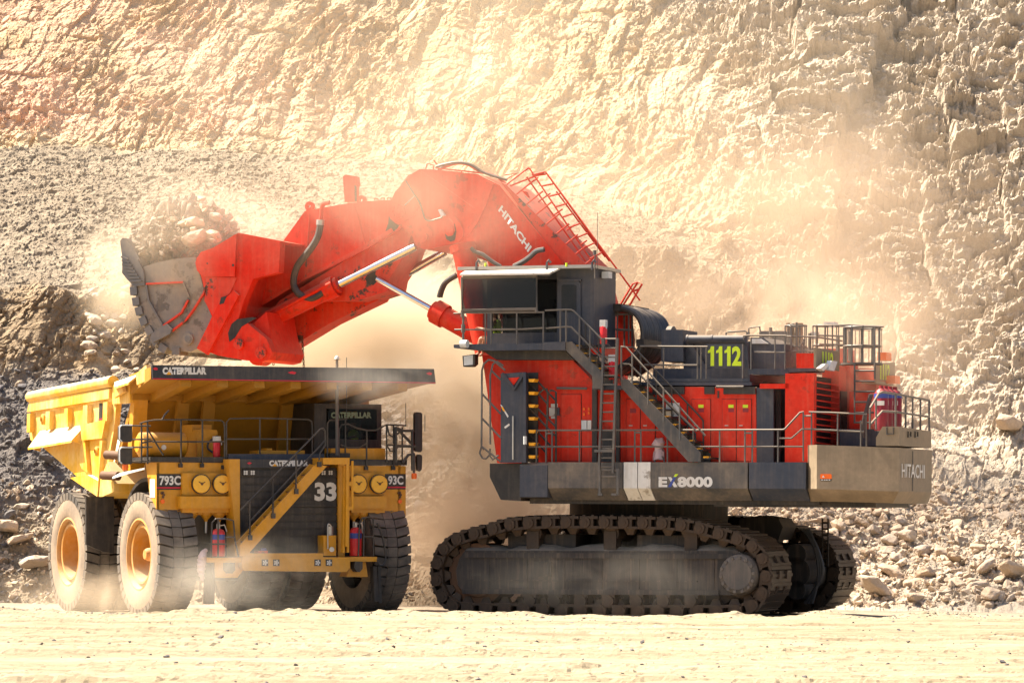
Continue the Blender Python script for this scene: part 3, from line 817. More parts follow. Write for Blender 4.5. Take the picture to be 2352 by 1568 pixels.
# carbody between the tracks, slew ring
cb = MB(); cb.box(-3.0, 3.0, -2.5, 2.5, 0.75, 2.0); cb.box(-2.9, -0.9, -3.6, 3.6, 1.9, 2.3); cb.box(0.9, 2.9, -3.6, 3.6, 1.9, 2.3)
cb.obj('carbody', 'frame', SH)
sl = MB(); sl.lathe([(0, 2.0), (2.5, 2.0), (2.5, 2.35), (2.25, 2.4), (2.25, 3.25), (0, 3.25)], (0, 0, 0), 'z', 56); sl.obj('slew_ring', 'frame', SH)
# travel motors and service bits on the inner side of the far track, seen past the near one
tmx = MB()
for z, r in ((1.25, 0.42), (0.75, 0.28), (1.75, 0.3)): tmx.cyl((4.0, 1.2, z), (4.0, 2.4, z), r, n=20)
tmx.obj('travel_motor', 'frame', SH)
tl = MB(); rails(tl, 1.9, [[(1889, 1190), (1889, 1300)], [(1902, 1190), (1902, 1300)]]+[[(1889, y), (1902, y)] for y in range(1200, 1300, 14)], 0.03); tl.obj('step_ladder', 'track', SH)
for k in range(3): hs = MB(); hs.tube(smooth_path(pl(1.6, (1845+k*6, 1215), (1872+k*5, 1260+k*6), (1880+k*4, 1320), (1865-k*8, 1385))), 0.05, 8); hs.obj('hydraulic_hose', 'hose', SH)
bk = MB(); bk.pxz(pl(1.0, (1700, 1193), (1745, 1183), (1790, 1190), (1800, 1210), (1790, 1240), (1700, 1240)), 0.9, 2.2); bk.obj('guard_block', 'frame', SH)

# ---- upper deck and side skirts
YS = -4.6
zt, zc, zb = FE.Y(1600, 1061, YS).z, FE.Y(1600, 1121, YS).z, FE.Y(1600, 1149, YS).z
def sx(px): return FE.Y(px, 1100, YS).x
dk = MB(); dk.box(sx(1152), 5.6, -4.0, 3.9, zb+0.05, zt-0.03); dk.box(sx(1200), 6.2, -4.02, -3.0, zb-0.1, zb+0.05)
dk.obj('upper_deck', 'black', SH)
fc = MB(); fc.pxz(pl(-4.35, (1125, 1064), (1196, 1064), (1196, 1150), (1150, 1147), (1125, 1095)), -4.35, 3.6); fc.obj('front_deck_nose', 'black', SH)
def skirt(name, p0, p1, mat, dy=0.0, flat=False, label=None):
    y = YS-dy; mb = MB()
    P = [(y, zt), (y, zc), (y+0.42, zb), (y+0.55, zb), (y+0.55, zt)] if not flat else [(y, zt-0.08), (y, zb+0.08), (y+0.12, zb+0.06), (y+0.5, zb+0.06), (y+0.5, zt), (y+0.15, zt)]
    mb.pyz(P, sx(p0), sx(p1)); return mb.obj(name, mat, SH, label)
skirt('side_skirt', 1194, 1257.5, 'grey', flat=True)
skirt('side_skirt', 1259, 1430, 'skirt')
skirt('side_skirt', 1432.5, 1463.5, 'white', 0.003, label='white striped skirt panel')
skirt('side_skirt', 1465.5, 1494, 'white', 0.003, label='white striped skirt panel')
sk = skirt('side_skirt', 1495.5, 1717, 'skirt', label='dark skirt panel with white model number')
skirt('side_skirt', 1720.5, 1851, 'grey', 0.01)
Y_ = YS
def let(body, x0, x1, y0, y1, mat, parent, y=None, bold=0.03, off=0.012):
    y = Y_ if y is None else y
    return lettering(body, FE.Y(x0, y1, y), FE.Y(x1, y1, y), FE.Y(x0, y0, y), mat, parent, off, bold)
let('E', 1513, 1533, 1095, 1118, 'white', sk, bold=0.05)
let('8000', 1556, 1637, 1094, 1118.5, 'white', sk, bold=0.05)
xm = MB(); xm.slab(pl(YS-0.012, (1534, 1095), (1541, 1095), (1557, 1118), (1548, 1118)), (0, 0.008, 0)); xm.obj('lettering', 'white', sk)
xm = MB(); xm.slab(pl(YS-0.018, (1534, 1118), (1541, 1118), (1553, 1095), (1547, 1095)), (0, 0.004, 0)); xm.obj('lettering', 'blue', sk)
xm = MB(); xm.slab(pl(YS-0.018, (1547, 1094.5), (1553, 1094.5), (1558, 1088), (1551, 1088)), (0, 0.004, 0)); xm.obj('lettering', 'lime', sk)
# counterweight
xr = FE.Y(2065, 1100, -4.9).x; xl = FE.Y(1876, 1100, -4.9).x; x0 = FE.Y(1854, 1100, -4.5).x
yfar = FE.X(2140, 1100, xr).y
def zrow(py, px=1900): return FE.Y(px, py, -4.9).z
cw = MB()
def ring(ins, z, z2): return [(x0, -4.45+ins*0.6, z), (xl+ins*0.4, -4.9+ins, z), (xr-ins*0.6, -4.9+ins, z2), (xr-ins*0.4, yfar-ins*0.3, z2), (xr-0.55, 0.4-ins*0.3, z2), (xr-2.9, 3.9-ins*0.3, z2), (x0, 3.9-ins*0.3, z)]
r0 = ring(0, zrow(1021, 1880), zrow(1028, 2060)); r1 = ring(0, zrow(1122, 1880), zrow(1128, 2060)); r2 = ring(0.5, zrow(1151, 1880), zrow(1155, 2060))
cw.loft(r0, r1); cw.loft(r1, r2)
CW = cw.obj('counterweight', 'cw', SH)
lid = MB()
xa = FE.Y(2012, 1010, -4.85).x; xb = FE.Y(2027, 980, -4.85).x; xc = xr-0.02
zl0 = zrow(1026, 2030)+0.03; zl1 = zrow(979, 2050); zl2 = zrow(1004, 2012)
yl = FE.X(2139, 1010, xc).y
lid.loft([(xa, -4.85, zl0), (xa, -4.85, zl2), (xb, -4.85, zl1), (xc, -4.85, zl1), (xc, -4.85, zl0)], [(xa, yl, zl0), (xa, yl, zl2-.05), (xb, yl, zl1-.05), (xc, yl, zl1-.05), (xc, yl, zl0)])
LID = lid.obj('counterweight_cap', 'cw', SH)
hd = MB()
for a, b in ((2037, 2052), ): hd.tube(pl(-4.88, (a, 981), (a, 997), (b, 996), (b, 981)), 0.02, 6)
hd.obj('lifting_handle', 'darkrail', LID)
for a, b in ((2086, 2092), (2102, 2108)):
    hd = MB(); hd.tube([FE.X(a, 990, xc+0.03), FE.X(a, 1003, xc+0.03), FE.X(b, 1003, xc+0.03), FE.X(b, 991, xc+0.03)], 0.02, 6); hd.obj('lifting_handle', 'darkrail', LID)
sm = MB(); v = FE.X(2096.5, 1030, xr+0.004); sm.box(xr+0.002, xr+0.008, v.y-0.05, v.y+0.05, zrow(1128, 2060)+.02, zrow(1029, 2060)-0.05); sm.obj('panel_seam', 'black', CW)
lettering('HITACHI', FE.X(2070, 1096, xr), FE.X(2123, 1098.5, xr), FE.X(2070, 1064, xr), 'white', CW, 0.014, 0.015)
st = MB(); st.slab(pl(-4.915, (1884, 1089), (1886, 1088), (1908, 1088), (1910, 1090), (1910, 1099), (1884, 1099)), (0, 0.01, 0)); st.obj('warning_sticker', 'amber', CW)
st = MB(); st.slab(pl(-4.915, (1884, 1099.5), (1910, 1099.5), (1909, 1104), (1885, 1104)), (0, 0.01, 0)); s2 = st.obj('warning_sticker', 'black', CW)
for a in (1886, 1892, 1897, 1903): st = MB(); st.slab(pl(-4.922, (a, 1100.5), (a+4, 1100.5), (a+4, 1102.5), (a, 1102.5)), (0, 0.004, 0)); st.obj('lettering', 'white', CW)
st = MB(); st.slab(pl(-4.922, (1888, 1096), (1891, 1091), (1894, 1096)), (0, 0.004, 0))
st.obj('lettering', 'white', CW)
und = MB(); und.box(3.2, xr-2.8, -3.9, 3.2, zb-0.16, zb+0.1); und.box(xr-2.8, xr-0.9, -3.9, -0.5, zb-0.16, zb+0.1); und.obj('underdeck_plate', 'black', SH)
# ---- engine house: red cladding under the cab and along the deck
YH = -3.9
hz = FE.Y(1300, 1061, YS).z
hs = MB()
cabbase = pl(YH, (1107, 815), (1312, 824), (1360, 872), (1362, 1063), (1142, 1063)); hs.pxz(cabbase, YH, -0.6)
h = hs.obj('cab_riser', 'red', SH)
hs = MB(); hs.pxz(pl(YH+0.1, (1362, 888), (1560, 888), (1738, 890), (1738, 1064), (1362, 1064)), YH+0.1, 3.4)
EH = hs.obj('engine_house', 'red', SH)
def panel(y, x0, x1, y0, y1, mat, parent, name, t=0.03, label=None):
    mb = MB(); mb.pxz(pl(y, (x0, y0), (x1, y0), (x1, y1), (x0, y1)), y-t, y); return mb.obj(name, mat, parent, label)
def door(x0, x1, y0, y1, parent, y, handle=True):
    d = MB(); d.pxz(pl(y, (x0, y0), (x1, y0), (x1, y1), (x0, y1)), y-0.035, y)
    o = d.obj('door', 'red', parent)
    g = MB(); g.pxz(pl(y, (x0-1, y0-1), (x1+1, y0-1), (x1+1, y1+1), (x0-1, y1+1)), y-0.012, y); g.obj('door_gap', 'black', parent)
    if handle:
        k = MB(); k.pxz(pl(y, (x0+6, y1-82), (x0+14, y1-82), (x0+14, y1-80), (x0+6, y1-80)), y-0.06, y-0.035); k.obj('door_handle', 'steel', parent)
door(1290, 1335, 906, 1058, h, YH, False)
yd = YH+0.1
for x0, x1 in ((1440, 1471), (1473, 1505), (1590, 1632), (1660, 1691), (1693, 1726)): door(x0, x1, 917, 1058, EH, yd)
g = MB(); g.pxz(pl(yd, (1648, 897), (1652, 897), (1652, 914), (1648, 914)), yd-0.02, yd); g.obj('panel_gap', 'black', EH)
for a, b, c_, d_ in ((1500, 1573, 888, 905), (1619, 1642, 888, 905), (1663, 1736, 888, 905)): panel(yd, a, b, c_, d_, 'black', EH, 'bracket_plate', 0.06)
for x in (1600, 1669, 1702):
    y0 = 929
    panel(yd-0.036, x+4, x+16, y0, y0+7, 'lime', EH, 'warning_sticker', 0.004); panel(yd-0.036, x+4, x+17, y0+8, y0+17, 'crimson', EH, 'warning_sticker', 0.004)
panel(yd-0.036, 1447, 1461, 938, 948, 'crimson', EH, 'warning_sticker', 0.004)
panel(yd-0.05, 1530, 1561, 925, 956, 'white', EH, 'notice_board', 0.02)
panel(YH, 1262, 1275, 936, 955, 'white', h, 'notice', 0.02); panel(YH, 1266, 1281, 927, 935, 'white', h, 'notice', 0.02); panel(YH, 1276, 1286, 936, 954, 'grey', h, 'control_box', 0.05); panel(YH, 1266, 1278, 956, 961, 'white', h, 'notice', 0.02)
panel(YH, 1337, 1349, 965, 986, 'lamp', h, 'control_box', 0.06); panel(YH, 1350, 1359, 965, 986, 'white', h, 'control_box', 0.04)
for x, y in ((1342, 939), (1353, 939), (1353, 948), (1342, 951)): panel(YH, x-2, x+2, y-3, y+3, 'amber', h, 'switch', 0.03)
lb = MB(); lb.tube(pl(YH-0.12, (1279, 891), (1348, 892)), 0.035, 8); lb.obj('strip_light', 'rail', h)
lb = MB(); lb.tube(pl(yd-0.14, (1645, 888), (1708, 888)), 0.035, 8); lb.obj('strip_light', 'rail', EH)
# dark slot, tall steel door and pipes behind the doors; red pillar and radiator module
panel(YH+0.2, 1739, 1779, 890, 1063, 'grey', EH, 'service_door', 0.1)
mb = MB(); mb.pxz(pl(YH+0.9, (1738, 880), (1812, 880), (1812, 1063), (1738, 1063)), YH+0.9, 3.0); mb.obj('engine_bay', 'black', SH)
mb = MB()
for x in (1783, 1787, 1791): mb.tube(pl(YH+0.5, (x, 892), (x+1, 985), (x-1, 1062)), 0.03, 6)
mb.obj('coolant_pipe', 'hose', SH)
mb = MB(); mb.pxz(pl(YH, (1745, 881), (1812, 881), (1812, 892), (1745, 892)), YH, YH+0.3); mb.obj('roof_beam', 'red', SH)
xp = FE.Y(1871, 900, YH).x; xq = FE.Y(1803, 1000, YH).x
ztp = FE.Y(1840, 857, YH).z
yg = FE.X(1928, 900, xp).y
mb = MB(); mb.box(xq, xp-0.02, YH, YH+0.25, zt, ztp); mb.box(xq, xp-0.3, YH+0.25, yg, zt, ztp-0.1)
RM = mb.obj('radiator_house', 'red', SH)
mb = MB(); mb.box(xp-0.28, xp-0.24, YH+0.25, yg, zt, ztp-0.05); mb.obj('radiator_core', 'black', RM)
for py in range(876, 1056, 14):
    a, b = FE.X(1872, py, xp), FE.X(1927, py+7*(1172-py)/330.0, xp)
    mb = MB(); mb.beam((xp-0.03, YH+0.2, a.z), (xp-0.03, yg, a.z-0.03), 0.05, 0.035); mb.obj('grille_slat', 'red', RM)
# second module behind: red panels, dark strip
y5 = FE.X(1945, 900, xp).y; y6 = FE.X(1966, 900, xp).y
mb = MB(); mb.box(xp-0.5, xp-0.02, yg+0.02, y5, zt, FE.X(1935, 840, xp).z); mb.obj('radiator_post', 'red', RM)
mb = MB(); mb.box(xp-0.04, xp+0.02, yg+0.1, y5-0.03, zt, FE.X(1935, 898, xp).z); mb.obj('rubber_seal', 'black', RM)
mb = MB(); mb.box(xp-0.6, xp+0.06, y5+0.01, y6, zt, FE.X(1950, 830, xp).z); mb.box(xp-0.8, xp-0.3, y6, 3.5, zt, FE.X(1990, 850, xp).z)
mb.obj('rear_panel', 'red', RM)
mb = MB(); mb.box(xp-2.6, xp-0.7, -1.0, 3.4, zt, FE.Y(1990, 900, 0).z); mb.obj('rear_house', 'black', SH)
# upper walkway on the house, air cleaners, exhaust silencer, number board
YW = -3.7
mb = MB(); mb.pxz(pl(YW, (1490, 869), (1722, 869), (1722, 876), (1490, 876)), YW, YW+1.2); mb.pxz(pl(YW-0.05, (1468, 877), (1726, 877), (1726, 885), (1468, 885)), YW-0.05, YW+1.1)
mb.obj('walkway', 'grey', SH)
mb = MB(); mb.pxz(pl(YW, (1719, 847), (1805, 845), (1812, 858), (1805, 861), (1719, 859)), YW, YW+1.0); mb.pxz(pl(YW, (1790, 845), (1873, 845), (1873, 852), (1790, 856)), YW+0.02, YW+0.9); mb.obj('walkway', 'grey', SH)
yb_ = -2.6
mb = MB(); mb.pxz(pl(yb_, (1500, 846), (1722, 846), (1722, 872), (1500, 872)), yb_, 2.5); mb.obj('house_roof', 'grey', SH)
mb = MB(); mb.pxz(pl(yb_, (1519, 757), (1568, 757), (1570, 830), (1519, 830)), yb_, -1.3); mb.obj('air_cleaner_box', 'grey', SH)
mb = MB(); a = FE.Y(1512, 793, yb_); mb.cyl((a.x, yb_+0.6, a.z), (a.x+0.25, yb_+0.6, a.z), 0.36, n=24); mb.cyl((a.x+0.1, yb_+0.6, a.z+0.2), (a.x+0.25, yb_+0.6, a.z+0.2), 0.36, n=24); mb.obj('air_intake', 'grey', SH)
mb = MB(); a, b = FE.Y(1578, 779, yb_), FE.Y(1712, 779, yb_); mb.cyl(a, b, 0.115, n=20); mb.cyl(a, a+Vector((0.05, 0, 0)), 0.13, n=20)
for t in (0.42, 0.98): mb.cyl(a.lerp(b, t), a.lerp(b, t)+Vector((0.05, 0, 0)), 0.13, n=20)
mb.obj('exhaust_silencer', 'grey', SH)
mb = MB(); mb.pxz(pl(-2.4, (1570, 783), (1716, 783), (1720, 846), (1570, 846)), -2.4, 1.5); mb.obj('engine_cover', 'grey', SH)
mb = MB(); mb.pxz(pl(yb_+0.1, (1578, 790), (1590, 790), (1625, 846), (1615, 850)), yb_+0.05, yb_+0.15); mb.obj('brace', 'grey', SH)
nb = MB(); nb.pxz(pl(-3.55, (1623, 790), (1708, 790), (1708, 844), (1623, 844)), -3.55, -3.5); NB = nb.obj('number_board', 'grey', SH)
for x0_ in (1626, 1645, 1664):
    nm = MB(); nm.slab(pl(-3.562, (x0_, 805), (x0_+5, 802), (x0_+7, 795), (x0_+14, 795), (x0_+14, 840), (x0_+6, 840), (x0_+6, 809), (x0_, 811)), (0, 0.008, 0)); nm.obj('lettering', 'lime', NB)
let('2', 1681.5, 1703, 795, 840, 'lime', NB, y=-3.55, bold=0.04)
mb = MB(); mb.pxz(pl(-2.2, (1724, 775), (1754, 775), (1772, 790), (1805, 790), (1805, 849), (1724, 849)), -2.2, 1.5); mb.obj('engine_cover', 'grey', SH)
mb = MB(); mb.slab(pl(-2.25, (1727, 778), (1747, 778), (1765, 789), (1727, 789)), (0, 0.05, 0)); mb.obj('cover_panel', 'white', SH)
# twin tall stacks fading into the dust
for px in (1815, 1835):
    mb = MB(); a = FE.Y(px, 850, 0.5); b = FE.Y(px, 742, 0.5); mb.cyl(a, b, 0.12, n=16); mb.obj('exhaust_stack', 'rust', SH)
mb = MB(); mb.pxz(pl(-2.9, (1829, 811), (1870, 811), (1872, 847), (1829, 847)), -2.9, -2.0); mb.obj('fuel_box', 'red', SH)
for px, py, w_, hh in ((1868, 770, 14, 16), (1905, 745, 26, 12)):
    mb = MB(); mb.pxz(pl(-1.0, (px-w_/2, py-hh/2), (px+w_/2, py-hh/2), (px+w_/2, py+hh/2), (px-w_/2, py+hh/2)), -1.0, -0.7); mb.obj('roof_unit', 'white', SH)
# rear number boards on the counterweight side
def rearboard(x, pts, txt, q):
    mb = MB(); mb.slab([FE.X(a, b, x) for a, b in pts], (-0.06, 0, 0)); o = mb.obj('number_board', 'cw', SH)
    lettering(txt, FE.X(*q[0], x), FE.X(*q[1], x), FE.X(*q[2], x), 'lime', o, 0.012, 0.04)
    return o
rearboard(xp+0.3, [(1874, 798), (1928, 807), (1928, 852), (1874, 844)], '1112', ((1888, 846), (1913, 850), (1888, 806)))
rearboard(xp+0.9, [(2012, 834), (2056, 832), (2056, 876), (2012, 872)], '1112', ((2021, 871), (2043, 873), (2021, 835)))
mb = MB(); mb.slab([FE.X(a, b, xp+0.9) for a, b in ((2011, 873), (2052, 879), (2052, 886), (2011, 880))], (-0.4, 0, 0)); mb.obj('bracket', 'cw', SH)
for pts in ([(1874, 846), (1889, 834), (1895, 838), (1882, 852)], [(1893, 849), (1900, 828), (1914, 830), (1906, 852)]):
    mb = MB(); mb.slab([FE.X(a, b, xp+0.45) for a, b in pts], (0.12, 0, 0)); mb.obj('work_light', 'lamp', SH)
for x, y in ((2050, 873), (2030, 820)):
    mb = MB(); p = FE.X(x, y, xp+1.0); mb.box(p.x-0.1, p.x+0.15, p.y-0.3, p.y+0.25, p.z-0.1, p.z+0.12); mb.obj('work_light', 'amber', SH)
# caged ladder at the rear
cg = MB()
xk = xp+0.35
cx0, cx1 = FE.X(1950, 800, xk), FE.X(2008, 800, xk)
yc_, rad = (cx0.y+cx1.y)/2, 0.49
cc = FE.Y(1980, 800, -2.0)
for py in (752, 795, 836):
    z = FE.Y(1980, py, -2.0).z; cg.tube([Vector((cc.x+rad*math.cos(a), -2.0+rad*math.sin(a), z)) for a in [i*math.pi/9 for i in range(19)]], 0.03, 6)
for i in range(10):
    a = i*math.pi*2/10; cg.tube([Vector((cc.x+rad*math.cos(a), -2.0+rad*math.sin(a), FE.Y(1980, p, -2.0).z)) for p in (836, 750)], 0.026, 6)
cg.lathe([(0, 0), (rad+0.08, 0), (rad+0.08, 0.05), (0, 0.05)], (cc.x, -2.0, FE.Y(1980, 838, -2.0).z), 'z', 24)
cg.obj('ladder_cage', 'rail', SH)
def cage(px, y, ra, top, bot, n=9, rings=3):
    cg = MB(); c = FE.Y(px, top, y); z0, z1 = FE.Y(px, bot, y).z, c.z
    for i in range(rings):
        z = z0+(z1-z0)*i/(rings-1); cg.tube([Vector((c.x+ra*math.cos(a), y+ra*math.sin(a), z)) for a in [j*math.pi/9 for j in range(19)]], 0.024, 6)
    for i in range(n):
        a = i*math.pi*2/n; cg.tube([Vector((c.x+ra*math.cos(a), y+ra*math.sin(a), z)) for z in (z0, z1)], 0.02, 6)
    cg.obj('ladder_cage', 'rail', SH)
cage(1905, -1.4, 0.45, 748, 838); cage(1828, -1.2, 0.3, 748, 845, 7); cage(1985, 0.6, 0.5, 756, 836, 8)
for px, y0, y1, yy_ in ((1770, 752, 850, -0.4), (1860, 765, 850, -1.6), (1925, 770, 850, -1.2), (1942, 750, 838, -1.0), (1952, 760, 838, -0.6)):
    mb = MB(); mb.tube(pl(yy_, (px, y1), (px, y0)), 0.05, 8); mb.obj('vent_pipe', 'rail', SH)
mb = MB(); mb.pxz(pl(-0.6, (1888, 800), (1936, 800), (1936, 850), (1888, 850)), -0.6, 0.6); mb.obj('tank_housing', 'redworn', SH)
mb = MB(); mb.pxz(pl(-0.2, (1966, 846), (2012, 846), (2012, 985), (1966, 985)), -0.2, 1.2); mb.obj('tank_housing', 'red', SH)
mb = MB(); mb.pxz(pl(-0.4, (1744, 790), (1800, 790), (1800, 760), (1744, 760)), -0.4, 0.8); mb.obj('intake_box', 'grey', SH)
ld = MB(); rails(ld, -2.7, [[(1963, 836), (1963, 972)], [(2009, 749), (2009, 870)]]+[[(1963, y), (2009, y)] for y in (851, 875, 899, 923, 947, 970)], 0.028); ld.obj('ladder', 'rail', SH)
# crimson fire-suppression tanks above the counterweight
for i, px in enumerate((2024, 2034, 2044, 2055)):
    p = FE.Y(px, 990, -4.3+i*0.55); q = FE.Y(px, 892+i*1.0, -4.3+i*0.55); r = 0.19
    mb = MB(); mb.lathe([(0, 0), (r, 0.02), (r, q.z-p.z-0.15), (r*0.7, q.z-p.z-0.05), (0.06, q.z-p.z), (0.06, q.z-p.z+0.08), (0, q.z-p.z+0.08)], p, 'z', 20); o = mb.obj('fire_suppression_tank', 'crimson', SH)
    bz = FE.Y(px, 909, p.y).z; mb = MB(); mb.lathe([(r+.004, -0.06), (r+.004, 0.06)], (p.x, p.y, bz), 'z', 20); mb.obj('tank_band', 'blue', o)
    bz = FE.Y(px, 925, p.y).z; mb = MB(); mb.box(p.x-0.13, p.x+0.13, p.y-r-0.012, p.y-r+0.02, bz-0.07, bz+0.05); mb.obj('tank_label', 'white', o)
mb = MB(); p = FE.Y(1990, 900, -1.5); mb.box(p.x-0.4, p.x+0.2, -1.8, 0.5, zt, p.z); mb.obj('pump_cabinet', 'red', SH)
for k in range(3): mb = MB(); mb.tube(smooth_path(pl(-3.0, (1998+k*3, 905), (1990+k*2, 935), (1982+k*3, 965), (1980+k*2, 1005))), 0.035, 6); mb.obj('hydraulic_hose', 'hose', SH)
mb = MB(); mb.pxz(pl(-2.6, (1928, 985), (2016, 985), (2016, 1024), (1928, 1024)), -2.6, 1.0); mb.obj('rear_deck_box', 'grey', SH)

# ---- cab
YC = -4.0
xcb = FE.Y(1364, 700, YC).x                                           # rear wall of the cab
ycb = FE.X(1414, 700, xcb).y
zr = FE.Y(1364, 617, YC).z; zf = FE.Y(1364, 792, YC).z; zw1 = FE.Y(1200, 717, YC).z; zw0 = FE.Y(1200, 762, YC).z
xf = FE.Y(1105, 760, YC).x; xm1 = FE.Y(1279, 700, YC).x
mb = MB()
mb.box(xm1, xcb, YC, ycb, zf, zr)                                      # rear part with the door
mb.box(xf, xm1, YC+0.45, ycb, zf, zw0); mb.box(xf, xm1, YC+0.45, ycb, FE.Y(1200, 640, YC).z, zr)
mb.box(xf, xf+0.12, YC+0.45, YC+0.6, zw0, zr); mb.box(xf, xf+0.12, ycb-0.15, ycb, zw0, zr); mb.box(xm1-0.12, xm1, YC+0.45, ycb, zf, zr)
mb.box(xf, xm1, ycb-0.1, ycb, zf, zr)
CAB = mb.obj('cab', 'grey', SH)
mb = MB(); mb.slab([FE.Y(a, b, YC+0.47) for a, b in ((1109, 640), (1277, 640), (1277, 762), (1109, 762))], (0, 0.02, 0)); mb.obj('cab_window', 'glass', CAB)
mb = MB(); mb.box(xf+0.01, xf+0.03, YC+0.6, ycb-0.15, zw0, zr-0.2); mb.obj('windscreen', 'glass', CAB)
mb = MB(); P = [(1282, 803), (1282, 653), (1290, 644), (1328, 644), (1335, 653), (1335, 803)]; mb.pxz(pl(YC, *P), YC-0.05, YC); dd = mb.obj('cab_door', 'grey', CAB)
mb = MB(); mb.pxz(pl(YC-0.05, (1290, 657), (1293, 654), (1321, 654), (1324, 657), (1324, 714), (1321, 717), (1293, 717), (1290, 714)), YC-0.06, YC-0.045); mb.obj('door_window', 'glass', CAB)
mb = MB(); mb.slab(pl(YC-0.1, (1284, 641), (1334, 641), (1334, 645), (1284, 645)), (0, 0.1, 0)); mb.obj('drip_rail', 'grey', CAB)
mb = MB(); A = [FE.Y(1049, 614.5, YC-0.55), FE.Y(1366, 606.5, YC-0.35), FE.X(1414, 617, xcb+0.12), ]
x_0 = A[0].x; x_1 = A[1].x
mb.pxy([(x_0, YC-0.5), (x_1, YC-0.35), (xcb+0.12, YC-0.2), (xcb+0.12, ycb+0.1), (x_0, ycb+0.1)], zr, zr+0.09); mb.obj('cab_roof', 'steel', CAB)
for px in (1094, 1256, 1360): 
    mb = MB(); a = FE.Y(px, 620, YC-0.5); mb.tube([a, a+Vector((0, 0, 0.2)), a+Vector((0.06, 0, 0.27)), a+Vector((0.11, 0, 0.2))], 0.035, 6); mb.obj('roof_hook', 'grey', CAB)
for px in (1115, 1301): 
    mb = MB(); a = FE.Y(px, 612, YC-0.4); mb.cyl(a, a+Vector((0, 0, 0.1)), 0.03, n=8); mb.obj('roof_stud', 'lime', CAB)
yv = YC-0.95
mb = MB(); a, b, c_, d_ = FE.Y(1056, 629, yv), FE.Y(1263, 626, yv), FE.Y(1286, 615, YC-0.3), FE.Y(1072, 619.5, YC-0.3)
mb.slab([a, b, c_, d_], (0, 0, -0.05)); mb.obj('sun_visor', 'white', CAB)
mb = MB(); mb.tube(pl(YC-0.6, (1075, 634), (1262, 632), (1268, 624)), 0.03, 6); mb.obj('visor_bracket', 'grey', CAB)
yg2 = YC-0.75
mb = MB(); P = pl(yg2, (1061.5, 637), (1233, 634), (1233, 710), (1061.5, 713)); mb.slab(P, (0, 0.02, 0)); mb.obj('window_guard', 'mesh', CAB)
mb = MB(); mb.tube(P+[P[0]], 0.05, 6); mb.tube(pl(yg2, (1061, 713), (1061, 728)), 0.04, 6); mb.tube(pl(yg2, (1232, 712), (1232, 718)), 0.05, 6)
for px in (1075, 1225): mb.tube([FE.Y(px, 637, yg2), FE.Y(px+6, 632, YC+0.3)], 0.03, 6)
mb.obj('guard_frame', 'rail', CAB)
mb = MB(); p = FE.X(1394, 631, xcb+0.15); mb.box(p.x-0.1, p.x+0.1, p.y-0.15, p.y+0.15, p.z-0.1, p.z+0.08); mb.obj('work_light', 'lamp', CAB)
mb = MB(); mb.tube(pl(YC-0.4, (1367, 575), (1366, 640)), 0.02, 6); mb.tube(pl(YC-0.4, (1366, 575), (1366, 585)), 0.05, 8); mb.obj('antenna', 'rail', CAB)
mb = MB(); mb.tube(pl(YC-0.4, (1372, 488), (1372, 620)), 0.008, 5); mb.obj('antenna', 'rail', CAB)
# seat and console seen through the glass
mb = MB(); mb.box(xf+1.1, xf+1.7, -2.9, -2.3, zf, zf+0.55); mb.box(xf+1.6, xf+1.75, -2.9, -2.3, zf+0.5, zf+1.35); mb.obj('seat', 'cloth', CAB)
mb = MB(); mb.box(xf+2.1, xf+2.5, -3.4, -2.6, zf+0.5, zf+0.75); mb.obj('console', 'red', CAB)
# ---- cab platform, its edge, the upper stairs
YP = -4.75
mb = MB(); mb.pxz(pl(YP, (1042, 791), (1124, 789), (1246, 788), (1246, 803), (1124, 805), (1042, 799)), YP, -1.0); mb.pxz(pl(YP-0.1, (1246, 786), (1298, 784), (1298, 804), (1246, 804)), YP-0.1, YP+1.2)
mb.obj('cab_platform', 'grey', SH)
mb = MB(); mb.pxz(pl(YP+0.4, (1108, 805), (1298, 805), (1318, 826), (1140, 826)), YP+0.4, -0.8); mb.obj('platform_underframe', 'black', SH)
def stairs(name, poly, noses, y, wid, mat='skirt'):
    mb = MB(); mb.pxz(pl(y, *poly), y, y+0.08); mb.pxz(pl(y, *poly), y+wid, y+wid+0.08); o = mb.obj(name, mat, SH)
    for a, b in noses:
        p = FE.Y(a, b, y); t = MB(); t.box(p.x-0.02, p.x+0.20, y+0.09, y+wid-0.01, p.z-0.06, p.z-0.01); t.obj('step', 'black', o)
        t = MB(); t.box(p.x-0.01, p.x+0.14, y+0.09, y+0.30, p.z-0.035, p.z+0.012); t.obj('step_nosing', 'nosing', o)
    return o
stairs('staircase', [(1298, 786), (1312, 784), (1383, 856), (1382, 893), (1361, 891), (1360, 863), (1298, 803)], [(1316, 793), (1334, 811), (1352, 828), (1368, 845), (1384, 861)], YP-0.05, 0.85)
stairs('staircase', [(1426, 871), (1441, 871), (1609, 1040), (1609, 1060), (1581, 1060), (1427, 890)], [(1448+i*18.4, 881+i*18.6) for i in range(10)], YP+0.05, 0.85)
mb = MB(); mb.pxz(pl(YP+0.1, (1360, 885), (1440, 885), (1440, 894), (1360, 894)), YP+0.1, YP+1.1); mb.obj('stair_landing', 'grey', SH)
mb = MB(); mb.pxz(pl(YH-0.1, (1361, 893), (1372, 893), (1372, 1062), (1361, 1062)), YH-0.15, YH-0.05); mb.pxz(pl(YH-0.1, (1416, 893), (1424, 893), (1424, 1062), (1416, 1062)), YH-0.15, YH-0.05); mb.obj('landing_post', 'black', SH)
